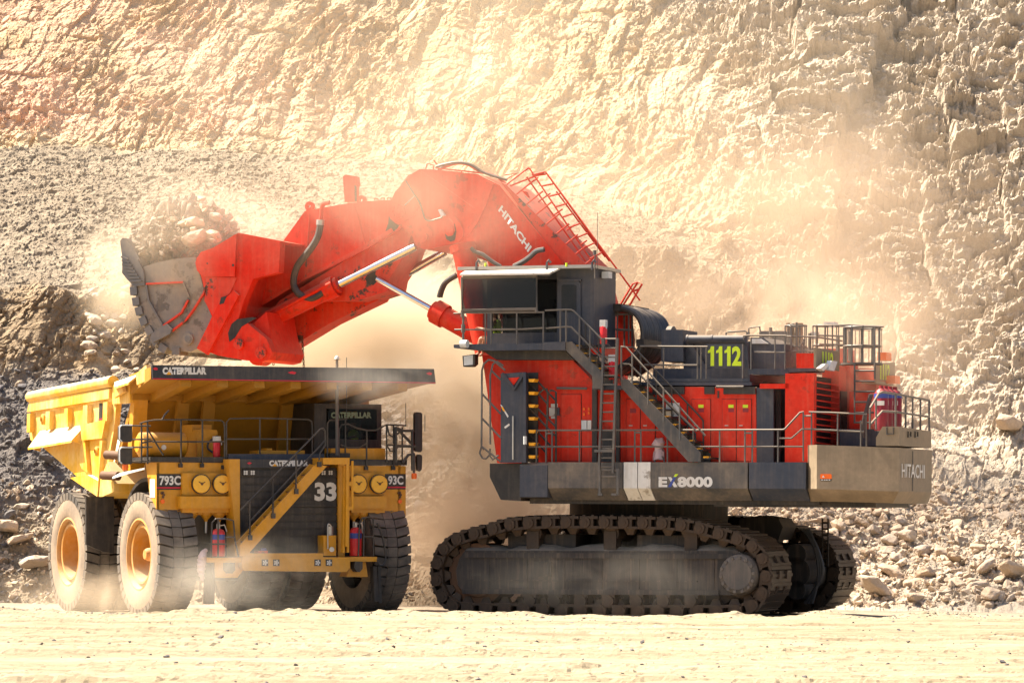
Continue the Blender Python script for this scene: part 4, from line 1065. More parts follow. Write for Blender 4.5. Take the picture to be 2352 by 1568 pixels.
# hand-rails
def railing(y, lines, mat='rail', r=0.025, name='handrail', parent=None):
    mb = MB(); rails(mb, y, lines, r); return mb.obj(name, mat, parent or SH)
railing(YP, [[(1042, 720), (1068, 718), (1100, 718), (1250, 717)], [(1044, 757), (1200, 756), (1250, 753)]]+[[(x, 718), (x, 790)] for x in (1115, 1128, 1187, 1248)])
railing(YP-0.1, [[(1252, 713), (1300, 711), (1311, 711), (1318, 714), (1383, 780), (1384, 862)], [(1254, 754), (1301, 750), (1312, 751), (1380, 820)], [(1287, 712), (1287, 785)], [(1300, 711), (1300, 785)], [(1331, 727), (1331, 806)], [(1355, 752), (1355, 830)]])
railing(YP+0.75, [[(1318, 712), (1405, 800)], [(1320, 752), (1395, 828)], [(1345, 740), (1345, 815)], [(1375, 770), (1375, 845)]], 'darkrail')
railing(-2.2, [[(1349, 714), (1377, 713), (1418, 721), (1450, 722)], [(1350, 752), (1390, 754), (1450, 758)]]+[[(x, 716), (x, 790)] for x in (1378, 1398, 1418, 1444)])
# landing rails and lower stair rails
railing(YP+0.05, [[(1426, 796), (1438, 797), (1620, 1000)], [(1430, 835), (1446, 836), (1600, 990)]]+[[(x, y), (x, y+78)] for x, y in ((1427, 797), (1452, 812), (1488, 851), (1524, 891), (1561, 932))])
railing(YP+0.85, [[(1440, 797), (1456, 798), (1600, 948), (1615, 965), (1616, 1060)], [(1445, 835), (1580, 975), (1597, 995), (1598, 1060)]]+[[(x, y), (x, y+82)] for x, y in ((1471, 815), (1507, 850), (1543, 888), (1579, 926))], 'darkrail')
railing(YW, [[(1470, 795), (1625, 796)], [(1480, 838), (1602, 838)]]+[[(x, 796), (x, 870)] for x in (1524, 1602, 1610, 1622)])
railing(YW, [[(1706, 790), (1706, 868)], [(1708, 780), (1708, 771), (1720, 770), (1806, 771)], [(1733, 808), (1805, 809)], [(1725, 775), (1725, 849)], [(1780, 771), (1780, 847)], [(1803, 772), (1803, 848)]])
# rails on the roof of the radiator house (faded by dust)
railing(-2.0, [[(1806, 772), (1870, 773), (1935, 783)], [(1806, 806), (1870, 806)], [(1815, 745), (1830, 740), (1830, 806)], [(1812, 750), (1828, 750)], [(1872, 748), (1950, 746), (2030, 750)], [(1876, 746), (1876, 840)], [(1895, 746), (1895, 840)], [(1912, 746), (1912, 838)], [(1938, 750), (1938, 838)], [(1880, 770), (1940, 772)], [(1882, 790), (1940, 792)], [(1848, 782), (1840, 792), (1840, 848)], [(1846, 778), (1846, 848)], [(1818, 748), (1818, 848)]])
railing(-1.6, [[(1668, 785), (1668, 764), (1674, 762), (1712, 760), (1716, 764), (1716, 785)], [(1668, 772), (1716, 771)]])
railing(-1.0, [[(1720, 780), (1720, 754), (1726, 752), (1745, 750), (1748, 780)]])
rx = xr-0.15
mb = MB()
for L in ([(1998, 937), (2018, 904), (2026, 900), (2060, 905), (2134, 919)], [(1998, 975), (2026, 944), (2060, 946), (2134, 957)]): mb.tube([FE.X(a, b, rx) for a, b in L], 0.032, 6)
for x, y0 in ((1998, 937), (2012, 915), (2057, 905), (2080, 908), (2096, 911), (2114, 915), (2134, 919)): mb.tube([FE.X(x, y0, rx), FE.X(x, 985+(x-2000)*0.05, rx)], 0.032, 6)
mb.obj('handrail', 'rail', SH)
YD = -4.5
railing(YD, [[(1195, 989), (1255, 988), (1798, 986.5), (1803, 985), (1838, 947), (1846, 946)], [(1195, 1026), (1255, 1025.5), (1845, 1025)], [(1790, 1006), (1818, 1006), (1842, 985), (1865, 985)], [(1858, 946), (1905, 947), (1990, 951), (1990, 1027)], [(1865, 985), (1985, 991)]]+[[(x, 988), (x, 1062)] for x in (1199, 1232, 1254, 1268, 1331, 1458, 1472, 1533, 1592, 1653, 1711, 1728, 1787)]+[[(1845, 947), (1845, 1058)], [(1864, 946), (1864, 1022)], [(1924, 947), (1924, 1022)], [(1977, 965), (1977, 1025)]]+[[(1458, 993), (1472, 993)], [(1711, 994), (1728, 994)], [(1254, 995), (1268, 995)], [(1846, 955), (1864, 955)]])
# near vertical ladder
ld = MB(); yl_ = -4.85
ld.beam(FE.Y(1387, 776, yl_), FE.Y(1376, 1086, yl_), 0.06, 0.10); ld.beam(FE.Y(1418, 776, yl_), FE.Y(1408, 1086, yl_), 0.06, 0.10)
for i in range(15):
    y = 778+i*21; f = (y-776)/310.0
    ld.tube(pl(yl_, (1387-11*f, y), (1418-10*f, y)), 0.022, 6)
ld.beam(FE.Y(1366, 1035, yl_-0.06), FE.Y(1411, 1035, yl_-0.06), 0.08, 0.07)
ld.beam(FE.Y(1378, 1075, yl_), FE.Y(1378, 1137, yl_), 0.06, 0.09); ld.beam(FE.Y(1419, 1075, yl_), FE.Y(1419, 1137, yl_), 0.06, 0.09)
for y in (1079, 1094): ld.tube(pl(yl_, (1376, y), (1418, y)), 0.025, 6)
ld.beam(FE.Y(1374, 1135, yl_-.03), FE.Y(1384, 1135, yl_-.03), 0.08, 0.06); ld.beam(FE.Y(1405, 1135, yl_-.03), FE.Y(1417, 1135, yl_-.03), 0.08, 0.06)
ld.obj('ladder', 'rail', SH)
mb = MB(); mb.pxz(pl(YH-0.08, (1380, 990), (1408, 990), (1408, 1060), (1380, 1060)), YH-0.1, YH-0.02); mb.obj('vent_screen', 'black', SH)
# folded boarding stairs at the front corner
YB = -4.6
mb = MB()
P = [(1150, 858), (1207, 854), (1209, 862), (1209, 1062), (1150, 1062)]; mb.pxz(pl(YB, *P), YB, YB+0.12)
FS = mb.obj('boarding_stairs', 'grey', SH)
mb = MB(); mb.pxz(pl(YB-0.03, (1164, 868), (1193, 866), (1178, 886)), YB-0.02, YB); mb.obj('stair_cutout', 'red', FS)
mb = MB(); mb.tube(pl(YB-0.04, (1153, 858), (1182, 893), (1204, 858)), 0.06, 6); mb.beam(FE.Y(1206, 856, YB-.05), FE.Y(1206, 1062, YB-.05), 0.08, 0.1); mb.obj('stair_brace', 'grey', FS)
mb = MB(); mb.pxz(pl(YB+0.3, (1208, 856), (1235, 855), (1235, 1062), (1208, 1062)), YB+0.3, YB+0.36); mb.obj('stair_side_plate', 'black', FS)
for i in range(7):
    y = 870+i*29.2; mb = MB(); mb.slab(pl(YB-0.02, (1214, y), (1229, y), (1226, y+7), (1215, y+7)), (0, 0.3, 0)); mb.obj('step_nosing', 'nosing', FS)
mb = MB(); mb.slab(pl(YB-0.01, (1149, 929), (1152, 930), (1168, 955), (1166, 959)), (0, 0.01, 0)); mb.obj('warning_sticker', 'white', FS)
mb = MB(); mb.slab(pl(YB-0.02, (1151, 934), (1155, 934), (1160, 944), (1156, 944)), (0, 0.01, 0)); mb.obj('warning_sticker', 'nosing', FS)
mb = MB(); mb.slab(pl(YB-0.01, (1158, 980), (1169, 972), (1171, 976), (1160, 984)), (0, 0.01, 0)); mb.obj('warning_sticker', 'white', FS)
mb = MB(); mb.tube(pl(YB-0.06, (1178, 955), (1178, 1055)), 0.022, 6); mb.obj('gas_strut', 'steel', FS)
railing(YB, [[(1112, 1032), (1106, 1025), (1107, 850), (1111, 836), (1122, 826), (1135, 828), (1160, 850)], [(1126, 1020), (1126, 862), (1132, 836), (1142, 830), (1156, 840)], [(1108, 905), (1150, 950)], [(1107, 960), (1150, 1005)], [(1128, 850), (1150, 872)], [(1106, 1025), (1102, 1040), (1108, 1052), (1116, 1053), (1126, 1043)], [(1126, 1030), (1124, 1045), (1132, 1055), (1145, 1045)], [(1107, 1025), (1150, 1060)]], 'rail', 0.03, 'boarding_rail', FS)
railing(YB+0.3, [[(1236, 905), (1249, 893), (1256, 893), (1258, 905), (1258, 960)], [(1262, 898), (1268, 896), (1277, 900), (1277, 1060)], [(1215, 880), (1258, 928)], [(1215, 937), (1274, 1000)], [(1235, 876), (1277, 920)], [(1235, 938), (1277, 980)], [(1215, 995), (1255, 1040)], [(1236, 992), (1270, 1030)], [(1258, 905), (1254, 1060)]], 'darkrail', 0.03, 'boarding_rail', FS)
mb = MB(); p = FE.Y(1206, 1020, YB-0.1); mb.cyl(p, p+Vector((0, 0, 0.22)), 0.05, n=12); mb.obj('beacon_lamp', 'lamp', SH)
# front corner: work light, horn
mb = MB(); p = FE.Y(1075, 829, YP+0.3); mb.slab(pl(YP+0.2, (1062, 817), (1091, 813), (1091, 836), (1084, 842), (1064, 842)), (0, 0.25, 0)); WLB = mb.obj('work_light', 'black', SH)
mb = MB(); mb.slab(pl(YP+0.19, (1065, 818), (1086, 815), (1086, 837), (1066, 839)), (0, 0.01, 0)); mb.obj('lamp_lens', 'lamp', WLB)
mb = MB(); p = FE.Y(1070, 790, YP-0.05); mb.cyl(p-Vector((0.1, 0.1, 0)), p+Vector((0.1, -0.12, 0)), 0.11, n=14); mb.obj('work_light', 'lamp', SH)
mb = MB(); a = FE.Y(1064, 790, YP); b = FE.Y(1064, 718, YP); mb.tube([a, b], 0.035, 6); mb.cyl(FE.Y(1064, 763, YP), FE.Y(1064, 745, YP), 0.06, n=10); mb.obj('mirror_post', 'rail', SH)
# hose bundle bowing over behind the cab
path_h = smooth_path([FE.Y(a, b, -1.0) for a, b in ((1418, 722), (1440, 712), (1475, 716), (1500, 733), (1511, 765), (1506, 800), (1488, 824), (1465, 842), (1440, 858))], 7)
for k in range(15):
    yy_ = -2.3+k*0.16; mb = MB(); mb.tube([Vector((p.x, yy_, p.z+0.02*math.sin(k*2.3))) for p in path_h], 0.075, 8); mb.obj('hydraulic_hose', 'hose', SH)
for (a, b) in ((1455, 712), (1507, 792)):
    p = FE.Y(a, b, -1.0); mb = MB(); mb.beam((p.x, -2.4, p.z), (p.x, 0.05, p.z), 0.22, 0.2); mb.obj('hose_clamp', 'black', SH)
mb = MB(); mb.pxz(pl(-1.4, (1415, 712), (1444, 714), (1452, 780), (1450, 850), (1415, 868)), -1.35, -1.15); mb.obj('boom_bracket', 'red', SH)
for a, b, c_, d_ in ((1424, 742, 1424, 790), (1451, 722, 1451, 795)):
    pass
mb = MB(); rails(mb, -1.9, [[(1415, 722), (1452, 722), (1452, 797)], [(1415, 758), (1455, 758)], [(1434, 722), (1434, 797)]], 0.03); mb.obj('handrail', 'rail', SH)
# ---- extinguishers on the shovel
def extinguisher(y, px, ptop, pbot, parent, frame, r=0.12, hood=None, mat='extred', band=True, cap='steel'):
    p = frame.Y(px, pbot, y); q = frame.Y(px, ptop, y); h_ = q.z-p.z
    mb = MB(); mb.lathe([(0, 0), (r*0.95, 0), (r, 0.03), (r, h_*0.74), (r*0.75, h_*0.82), (r*0.3, h_*0.86), (0, h_*0.86)], p, 'z', 18); o = mb.obj('fire_extinguisher', mat, parent)
    mb = MB(); mb.cyl(p+Vector((0, 0, h_*0.84)), q, r*0.28, n=10); mb.tube([q-Vector((0, 0, 0.05)), q+Vector((r*0.9, -0.05, -0.02)), q+Vector((r*1.2, -0.08, -0.2))], 0.018, 6); mb.obj('valve', cap, o)
    if band: mb = MB(); mb.lathe([(r+0.004, h_*0.52), (r+0.004, h_*0.68)], p, 'z', 18); mb.obj('band', 'blue', o)
    if hood: mb = MB(); mb.box(p.x-r*0.85, p.x+r*0.85, y-r*0.85, y+r*0.85, p.z+h_*0.76, q.z+0.04); mb.obj('hood', hood, o)
    return o
extinguisher(YP+0.3, 1386, 738, 790, SH, FE, 0.1, 'white', band=False)
extinguisher(YP+0.5, 1408, 818, 872, SH, FE, 0.12, 'lamp', band=False)
mb = MB(); p = FE.Y(1514, 1060, YD+0.3)
for i, (z, rx_, o_) in enumerate(((0, .18, .02), (.25, .15, .0), (.45, .10, -.03), (.6, .14, -.06), (.68, .12, -.1))): pass
mb.lathe([(0.0, 0.05), (0.17, 0.05), (0.16, 0.25), (0.09, 0.36), (0.11, 0.40), (0.16, 0.5), (0.10, 0.62), (0, 0.64)], p, 'z', 12)
for v in range(len(mb.v)):
    x, y, z = mb.v[v]; k = math.sin(x*31+z*17)*0.02+math.sin(y*23+z*29)*0.02; mb.v[v] = (x+k-0.12*max(0, z-p.z-0.35), y+k, z+k)
mb.obj('wrapped_extinguisher', 'plastic', SH, 'extinguisher wrapped in pinkish clear plastic')
mb = MB(); mb.tube(pl(YD+0.2, (1503, 1060), (1511, 1040), (1523, 1050), (1526, 1060)), 0.025, 6); mb.obj('extinguisher_stand', 'rail', SH)

# ---- boom
BM0, BM1 = -1.05, 1.05
bp = [(965, 388), (1030, 393), (1097, 400), (1117, 411), (1147, 425), (1245, 545), (1335, 655), (1372, 740), (1388, 830), (1385, 880), (1340, 880), (1290, 740), (1200, 640), (1145, 610), (1092, 590), (1082, 556), (1060, 558), (1052, 557), (1015, 565), (990, 571), (972, 572), (955, 565), (949, 548), (940, 533), (922, 520), (908, 513), (896, 502), (892, 484), (899, 458), (908, 440), (930, 416), (945, 400)]
mb = MB(); mb.pxz(pl(BM0, *bp), BM0, BM1); BOOM = mb.obj('boom', 'red', SH)
def plate(name, pts, y, t, mat, parent):
    mb = MB(); mb.pxz(pl(y, *pts), y-t, y); return mb.obj(name, mat, parent)
plate('boom_plate', [(950, 402), (966, 391), (1096, 482), (1092, 488), (1080, 490)], BM0, 0.02, 'red', BOOM)
plate('boom_plate', [(1118, 414), (1134, 424), (1118, 470), (1098, 512), (1078, 540), (1070, 545), (1092, 486)], BM0, 0.035, 'red', BOOM)
plate('boom_plate', [(1150, 436), (1240, 548), (1215, 560), (1140, 470)], BM0, 0.012, 'red', BOOM)
plate('pivot_lobe', [(921, 442), (932, 435), (944, 437), (957, 455), (964, 475), (955, 492), (938, 505), (922, 511), (906, 507), (896, 496), (893, 480), (899, 464)], BM0, 0.05, 'red', BOOM)
def disc(name, px, py, r, y0, y1, mat, parent, n=32, bolts=0):
    c = FE.Y(px, py, y0); rr = r/px_m((0, FE.W(c.x, c.y, 0).y)); mb = MB(); mb.cyl((c.x, y0, c.z), (c.x, y1, c.z), rr, n=n)
    for i in range(bolts):
        a = i*2*math.pi/bolts; mb.cyl((c.x+rr*.82*math.cos(a), y0-0.025, c.z+rr*.82*math.sin(a)), (c.x+rr*.82*math.cos(a), y0, c.z+rr*.82*math.sin(a)), 0.03, n=6)
    return mb.obj(name, mat, parent)
disc('pivot_cap', 914, 485, 17, BM0-0.10, BM0, 'red', BOOM, bolts=8); disc('pivot_pin', 914, 485, 5, BM0-0.13, BM0-0.1, 'redworn', BOOM)
plate('slot_hole', [(1022, 512), (1032, 505), (1045, 515), (1048, 532), (1045, 552), (1035, 555), (1025, 549), (1021, 530)], BM0, 0.012, 'black', BOOM)
plate('link_lobe', [(1022, 505), (1030, 500), (1043, 512), (1046, 530), (1040, 541), (1030, 543), (1023, 536), (1021, 520)], BM0, 0.05, 'red', BOOM)
plate('link_rim', [(1045, 498), (1058, 512), (1066, 530), (1064, 546), (1054, 556), (1044, 555), (1050, 542), (1052, 528), (1048, 512)], BM0, 0.04, 'red', BOOM)
disc('pivot_pin', 1033, 529, 9, BM0-0.09, BM0, 'redworn', BOOM)
disc('pivot_pin', 972, 545, 10, BM0-0.08, BM0, 'red', BOOM); plate('link_lobe', [(974, 525), (984, 520), (995, 532), (994, 541), (985, 540), (970, 560), (962, 556), (960, 545)], BM0, 0.03, 'red', BOOM)
mb = MB(); mb.slab(pl(BM0-0.15, (1006, 482), (1012, 480), (1021, 494), (1013, 498)), (0, 0.12, 0)); mb.obj('boom_lamp', 'lamp', BOOM)
mb = MB(); mb.tube(smooth_path(pl(BM0-0.05, (931, 414), (952, 447), (964, 465), (972, 490), (977, 503), (988, 507), (1016, 499))), 0.022, 6); mb.tube(pl(BM0-0.05, (954, 449), (930, 472)), 0.02, 6); mb.obj('electric_cable', 'hose', BOOM)
lettering('HITACHI', FE.Y(1145, 484, BM0), FE.Y(1213.5, 580, BM0), FE.Y(1154, 471, BM0), 'white', BOOM, 0.035, 0.035)
# far boom cheek above the bottom edge, hoist cylinder beside the boom
mb = MB(); a, b = FE.Y(1062, 562, -1.45), FE.Y(1118, 812, -1.45); mb.cyl(a, b, 0.33, n=28); mb.cyl(a, a.lerp(b, 0.06), 0.37, n=28)
HC = mb.obj('boom_cylinder', 'red', SH)
mb = MB(); a2, b2 = a+Vector((0, 2.7, 0)), b+Vector((0, 2.7, 0)); mb.cyl(a2, b2, 0.33, n=28); mb.obj('boom_cylinder', 'red', SH)
for y_, r_, P in ((-1.6, 0.06, ((1082, 570), (1092, 578), (1110, 585), (1130, 600), (1150, 612))), (-1.6, 0.075, ((1180, 612), (1200, 602), (1217, 590), (1232, 577), (1250, 573))), (-1.3, 0.06, ((1007, 683), (1012, 665), (1022, 648), (1048, 630))), (-1.2, 0.05, ((1013, 683), (1018, 665), (1028, 648), (1050, 634)))):
    mb = MB(); mb.tube(smooth_path(pl(y_, *P)), r_, 8); mb.obj('hydraulic_hose', 'hose', SH)
# level cylinder running from the boom foot to the stick
def ram(p0, p1, split, rb, rr_, y, worn=False):
    a, b = FE.Y(*p0, y), FE.Y(*p1, y); m = a.lerp(b, split)
    mb = MB(); mb.cyl(a, m, rb, n=28); d = (b-a).normalized(); mb.cyl(m-d*0.35, m, rb*1.18, n=28); mb.cyl(m, m+d*0.1, rb*0.9, n=28)
    mb.cyl((a.x, y-rb*0.95, a.z), (a.x, y+rb*0.95, a.z), rb*1.2, n=20)
    o = mb.obj('hydraulic_cylinder', 'redworn' if worn else 'red', SH)
    mb = MB(); mb.cyl(m, b, rr_, n=20); mb.obj('cylinder_rod', 'chrome', o)
    return o
ram((1135, 790), (866, 640), 0.50, 0.30, 0.085, -0.75); ram((1135, 790), (866, 640), 0.50, 0.30, 0.085, 0.9)
# stick
SK0, SK1 = -0.85, 0.85
skp = [(700, 485), (737, 478), (800, 467), (845, 462), (900, 459), (916, 470), (930, 490), (926, 515), (915, 530), (840, 572), (700, 642), (595, 706), (590, 718), (577, 728), (560, 731), (543, 724), (534, 708), (537, 692), (552, 676), (577, 646), (587, 622), (630, 578), (650, 554)]
mb = MB(); mb.pxz(pl(SK0, *skp), SK0, SK1); STK = mb.obj('stick', 'red', SH)
plate('stick_plate', [(800, 475), (815, 472), (840, 560), (822, 570)], SK0, 0.02, 'red', STK)
plate('stick_plate', [(600, 694), (838, 562), (900, 524), (905, 532), (840, 574), (700, 643), (606, 700)], SK0, 0.05, 'redworn', STK)
plate('grease_stain', [(893, 496), (905, 508), (918, 515), (913, 524), (897, 538), (884, 545), (886, 530), (892, 512)], SK0, 0.006, 'black', STK)
plate('grease_stain', [(838, 640), (850, 622), (866, 610), (862, 630), (872, 640), (858, 655), (845, 652)], SK0+0.15, 0.006, 'black', STK)
plate('weld_seam', [(700, 640), (703, 638), (712, 490), (709, 490)], SK0, 0.015, 'redworn', STK)
# underside box of the stick carrying the cylinders
mb = MB(); mb.pxz(pl(SK0+0.1, (830, 575), (920, 520), (945, 535), (925, 590), (893, 640), (888, 668), (820, 690), (760, 690), (700, 690), (620, 720), (640, 690)), SK0+0.15, SK1-0.15); mb.obj('stick_underframe', 'redworn', SH)
disc('pivot_cap', 562, 703, 18, SK0-0.14, SK0, 'red', STK, bolts=10); disc('pivot_ring', 562, 703, 29, SK0-0.08, SK0, 'red', STK)
for px, py, r in ((712, 474, 9), (831, 460, 7)):
    c = FE.Y(px, py, -0.2); mb = MB(); mb.lathe([(0.05, -0.06), (0.14, -0.06), (0.14, 0.06), (0.05, 0.06), (0.05, -0.06)], (c.x, -0.2, c.z), 'y', 20); mb.beam(c+Vector((0, 0, -0.2)), c+Vector((0, 0, -0.05)), 0.2, 0.1, (0, 1, 0)); mb.obj('lifting_eye', 'red', STK)
plate('stop_bracket', [(797, 408), (802, 403), (826, 407), (828, 427), (826, 428), (824, 464), (801, 466)], 0.0, 0.3, 'red', STK)
mb = MB(); mb.slab(pl(-0.31, (814, 425), (819, 427), (819, 462), (814, 462)), (0, 0.02, 0)); mb.obj('bracket_slot', 'black', STK)
mb = MB()
for px, py in ((860, 456), (875, 455), (890, 455)): mb.tube(pl(-0.5, (px, py+4), (px, py), (px+8, py), (px+8, py+4)), 0.02, 5)
mb.obj('pipe_clip', 'red', STK)
mb = MB(); mb.tube(smooth_path(pl(SK0-0.25, (757, 465), (744, 468), (739, 480), (737, 500), (735, 512))), 0.07, 8); mb.obj('steel_pipe', 'red', STK)
mb = MB(); mb.tube(smooth_path(pl(SK0-0.35, (736, 515), (731, 540), (720, 562), (703, 585), (685, 608), (676, 632), (675, 655), (684, 672), (698, 682), (715, 685), (732, 678), (744, 669))), 0.105, 10); mb.obj('hydraulic_hose', 'hose', SH, 'thick black hose looping down the side of the stick')
mb = MB(); mb.cyl(FE.Y(735, 517, SK0-0.35), FE.Y(736, 505, SK0-0.35), 0.12, n=12); mb.obj('hose_fitting', 'steel', STK)
# bucket and clam cylinders along the stick
ram((556, 764), (955, 566), 0.545, 0.27, 0.115, -1.0, False)
ram((600, 815), (1022, 579), 0.62, 0.27, 0.115, 0.55, True)
mb = MB(); mb.tube(pl(-1.3, (545, 764), (700, 682), (760, 650)), 0.05, 8); mb.obj('steel_pipe', 'red', SH)
mb = MB(); mb.pxz(pl(0.2, (600, 790), (640, 730), (760, 668), (868, 635), (880, 668), (868, 690), (760, 742), (640, 815), (620, 825)), 0.15, 0.95); mb.obj('cylinder_guard', 'redworn', SH)
for px, y0, y1, yc_ in ((624, 765, 838, -1.4), (694, 773, 842, 0.1)):
    n = 14; mb = MB()
    for i in range(n):
        c = FE.Y(px+0.3*i, y0+(y1-y0)*(i+.5)/n, yc_); k = 0.035
        P = [c+Vector((k*math.cos(t), k*math.sin(t)*(i % 2), 0)) if False else c+(Vector((0.03*math.cos(t), 0, 0.045*math.sin(t))) if i % 2 else Vector((0, 0.03*math.cos(t), 0.045*math.sin(t)))) for t in [j*math.pi/4 for j in range(9)]]
        mb.tube(P, 0.012, 5)
    mb.obj('chain', 'rust', SH)
# ---- walkway, pipes and guard rails on the boom's back
mb = MB()
for k in range(6): mb.tube(smooth_path(pl(-0.6+k*0.25, (1000, 395), (1020, 383), (1050, 375), (1075, 378), (1100, 392), (1135, 404), (1160, 422), (1300, 574), (1345, 612))), 0.05, 6)
mb.obj('boom_pipes', 'redworn', BOOM)
for k in range(3): mb = MB(); mb.tube(smooth_path(pl(-0.7+k*0.3, (1002, 383), (1025, 377), (1052, 373), (1080, 378), (1105, 393), (1130, 403), (1165, 413))), 0.045, 6); mb.obj('hydraulic_hose', 'hose', BOOM)
mb = MB(); mb.pxz(pl(-1.0, (1150, 418), (1162, 424), (1345, 606), (1370, 700), (1340, 660), (1246, 545)), -1.0, 1.0); mb.obj('boom_walkway', 'redworn', BOOM)
plate('lifting_eye', [(1184, 462), (1200, 438), (1212, 441), (1217, 452), (1210, 478), (1200, 482)], 0.1, 0.12, 'red', BOOM)
rl = []
tops0, tops1 = (1213, 386), (1386, 588)      # outer rail
for a, b in (((1163, 424), (1213, 386)), ((1172, 427), (1250, 396))): rl.append([a, b])
rl += [[(1213, 386), (1217, 388), (1363, 606)], [(1250, 395), (1254, 396), (1470, 690)], [(1210, 407), (1345, 600)], [(1238, 402), (1250, 395), (1222, 402)]]
for i in range(8):
    t = i/7; ax_, ay_ = 1165+t*140, 428+t*175
    rl.append([(ax_+16, ay_+22), (ax_+62, ay_-14)])
for i in range(9):
    t = i/8; rl.append([(1227+t*128, 404+t*190), (1254+t*128, 400+t*180)])
railing(-0.95, rl, 'red', 0.026, 'boom_rail', BOOM)
railing(0.6, [[(1250, 395), (1254, 396), (1400, 600)], [(1278, 440), (1390, 590)]]+[[(1190+i*28, 440+i*36), (1236+i*28, 408+i*36)] for i in range(5)], 'red', 0.026, 'boom_rail', BOOM)
railing(-0.4, [[(1416, 700), (1422, 705), (1453, 652), (1464, 648), (1475, 652), (1442, 708)], [(1428, 706), (1464, 650)], [(1455, 668), (1468, 664)], [(1400, 690), (1425, 712)]], 'red', 0.03, 'boom_rail', BOOM)
railing(-0.7, [[(978, 388), (981, 377), (985, 376), (997, 380), (995, 390)], [(985, 390), (1060, 397)], [(1000, 386), (1065, 393), (1110, 398)], [(1012, 387), (1012, 394)], [(1060, 393), (1060, 399)], [(996, 368), (1004, 378)], [(921, 425), (940, 402), (944, 401)], [(1160, 402), (1188, 398), (1163, 412)]], 'red', 0.022, 'boom_rail', BOOM)

# ---- bucket: red back, grey clam and lip, cast teeth, load
BK0, BK1 = -2.45, 2.45
rb = [(547, 535), (492, 568), (461, 579), (451, 595), (450, 606), (454, 622), (461, 632), (466, 650), (470, 672), (470, 690), (487, 726), (470, 765), (456, 799), (500, 816), (560, 827), (600, 831), (618, 826), (625, 808), (612, 778), (608, 762), (590, 745), (605, 712), (592, 706), (640, 640), (644, 553)]
mb = MB(); mb.pxz(pl(BK0, *rb[:19]+[(568, 742), (552, 752), (545, 740), (560, 690), (582, 640), (640, 625), (644, 553)]), BK0, BK0+0.35)
mb.pxz(pl(BK0, (547, 535), (492, 568), (451, 595), (454, 622), (470, 690), (487, 726), (470, 765), (456, 799), (490, 808), (505, 770), (530, 700), (545, 640), (560, 560)), BK1-0.35, BK1)
mb.pxz(pl(BK0, (547, 535), (500, 575), (490, 690), (505, 735), (470, 800), (520, 815), (545, 700), (575, 560)), BK0+0.35, BK1-0.35)
BKT = mb.obj('bucket', 'red', SH)
mb = MB(); mb.pxz(pl(BK0, (545, 700), (552, 752), (568, 742), (600, 715), (612, 778), (625, 808), (618, 826), (600, 831), (520, 820)), BK0+0.35, -0.2); mb.obj('bucket_hinge', 'red', BKT)
plate('bucket_cheek', [(547, 537), (495, 568), (465, 581), (456, 592), (452, 604), (456, 622), (470, 634), (542, 636), (545, 562)], BK0, 0.10, 'red', BKT)
plate('bucket_cheek', [(473, 634), (545, 638), (530, 672), (512, 688), (495, 720), (488, 722), (470, 690), (474, 665)], BK0, 0.03, 'redworn', BKT)
plate('bucket_rib', [(527, 680), (541, 668), (552, 678), (480, 815), (456, 800), (505, 700)], BK0, 0.12, 'red', BKT)
plate('bucket_rib', [(512, 683), (525, 680), (518, 697), (508, 700)], BK0, 0.125, 'black', BKT)
mb = MB(); mb.slab(pl(BK0-0.005, (547, 535), (561, 537), (646, 554), (640, 560), (588, 552), (560, 549)), (0, 2.0, 0)); mb.obj('bucket_top_plate', 'red', BKT)
plate('lifting_eye', [(588, 555), (604, 553), (608, 560), (606, 570), (612, 585), (588, 592)], BK0+0.5, 0.1, 'red', BKT)
for px, py, r in ((476, 605, 2), (535, 609, 3), (430, 777, 0)):
    if r: disc('bolt_hole', px, py, r, BK0-0.11, BK0-0.1, 'black', BKT, 12)
plate('cylinder_pocket', [(532, 744), (545, 733), (580, 728), (590, 730), (555, 750), (540, 775), (527, 785), (524, 765)], BK0, 0.01, 'black', BKT)
disc('pivot_pin', 598, 810, 14, BK0-0.06, BK0, 'redworn', BKT, bolts=6)
disc('pivot_pin', 547, 790, 12, BK0-0.1, BK0, 'redworn', BKT)
# grey front: side wall with ribs
gp = [(330, 653), (322, 615), (360, 603), (404, 594), (450, 590), (458, 622), (468, 660), (470, 690), (487, 727), (470, 766), (455, 800), (440, 807), (400, 806), (368, 801), (352, 782), (334, 752), (318, 710), (309, 656)]
mb = MB(); mb.pxz(pl(BK0+0.03, *gp), BK0+0.03, BK0+0.25); mb.pxz(pl(BK0+0.03, *gp), BK1-0.25, BK1-0.03)
inner = [(309, 656), (318, 710), (334, 752), (352, 782), (368, 801), (400, 806), (440, 807), (455, 800), (470, 766), (455, 770), (436, 785), (400, 786), (378, 780), (362, 765), (346, 738), (332, 700), (324, 656)]
mb.pxz(pl(BK0+0.03, *inner), BK0+0.25, BK1-0.25)
CLM = mb.obj('bucket_front', 'bucket', SH)
def strip(a, mat, w_=4, t=0.06):
    for p, q in zip(a, a[1:]):
        mb = MB(); mb.beam(FE.Y(*p, BK0+0.01), FE.Y(*q, BK0+0.01), w_/78.0, t*2, (0, 1, 0)); mb.obj('wear_strip', mat, CLM)
strip([(337, 652), (422, 648)], 'redworn', 4); strip([(422, 648), (436, 682)], 'bucket', 3); strip([(434, 688), (418, 718), (376, 748)], 'redworn', 4); strip([(473, 655), (470, 672), (445, 712), (428, 735), (396, 760)], 'redworn', 4)
strip([(337, 655), (343, 690), (376, 750)], 'tooth', 4)
plate('wear_block', [(350, 776), (354, 766), (388, 744), (400, 756), (396, 767), (358, 786)], BK0+0.03, 0.16, 'tooth', CLM)
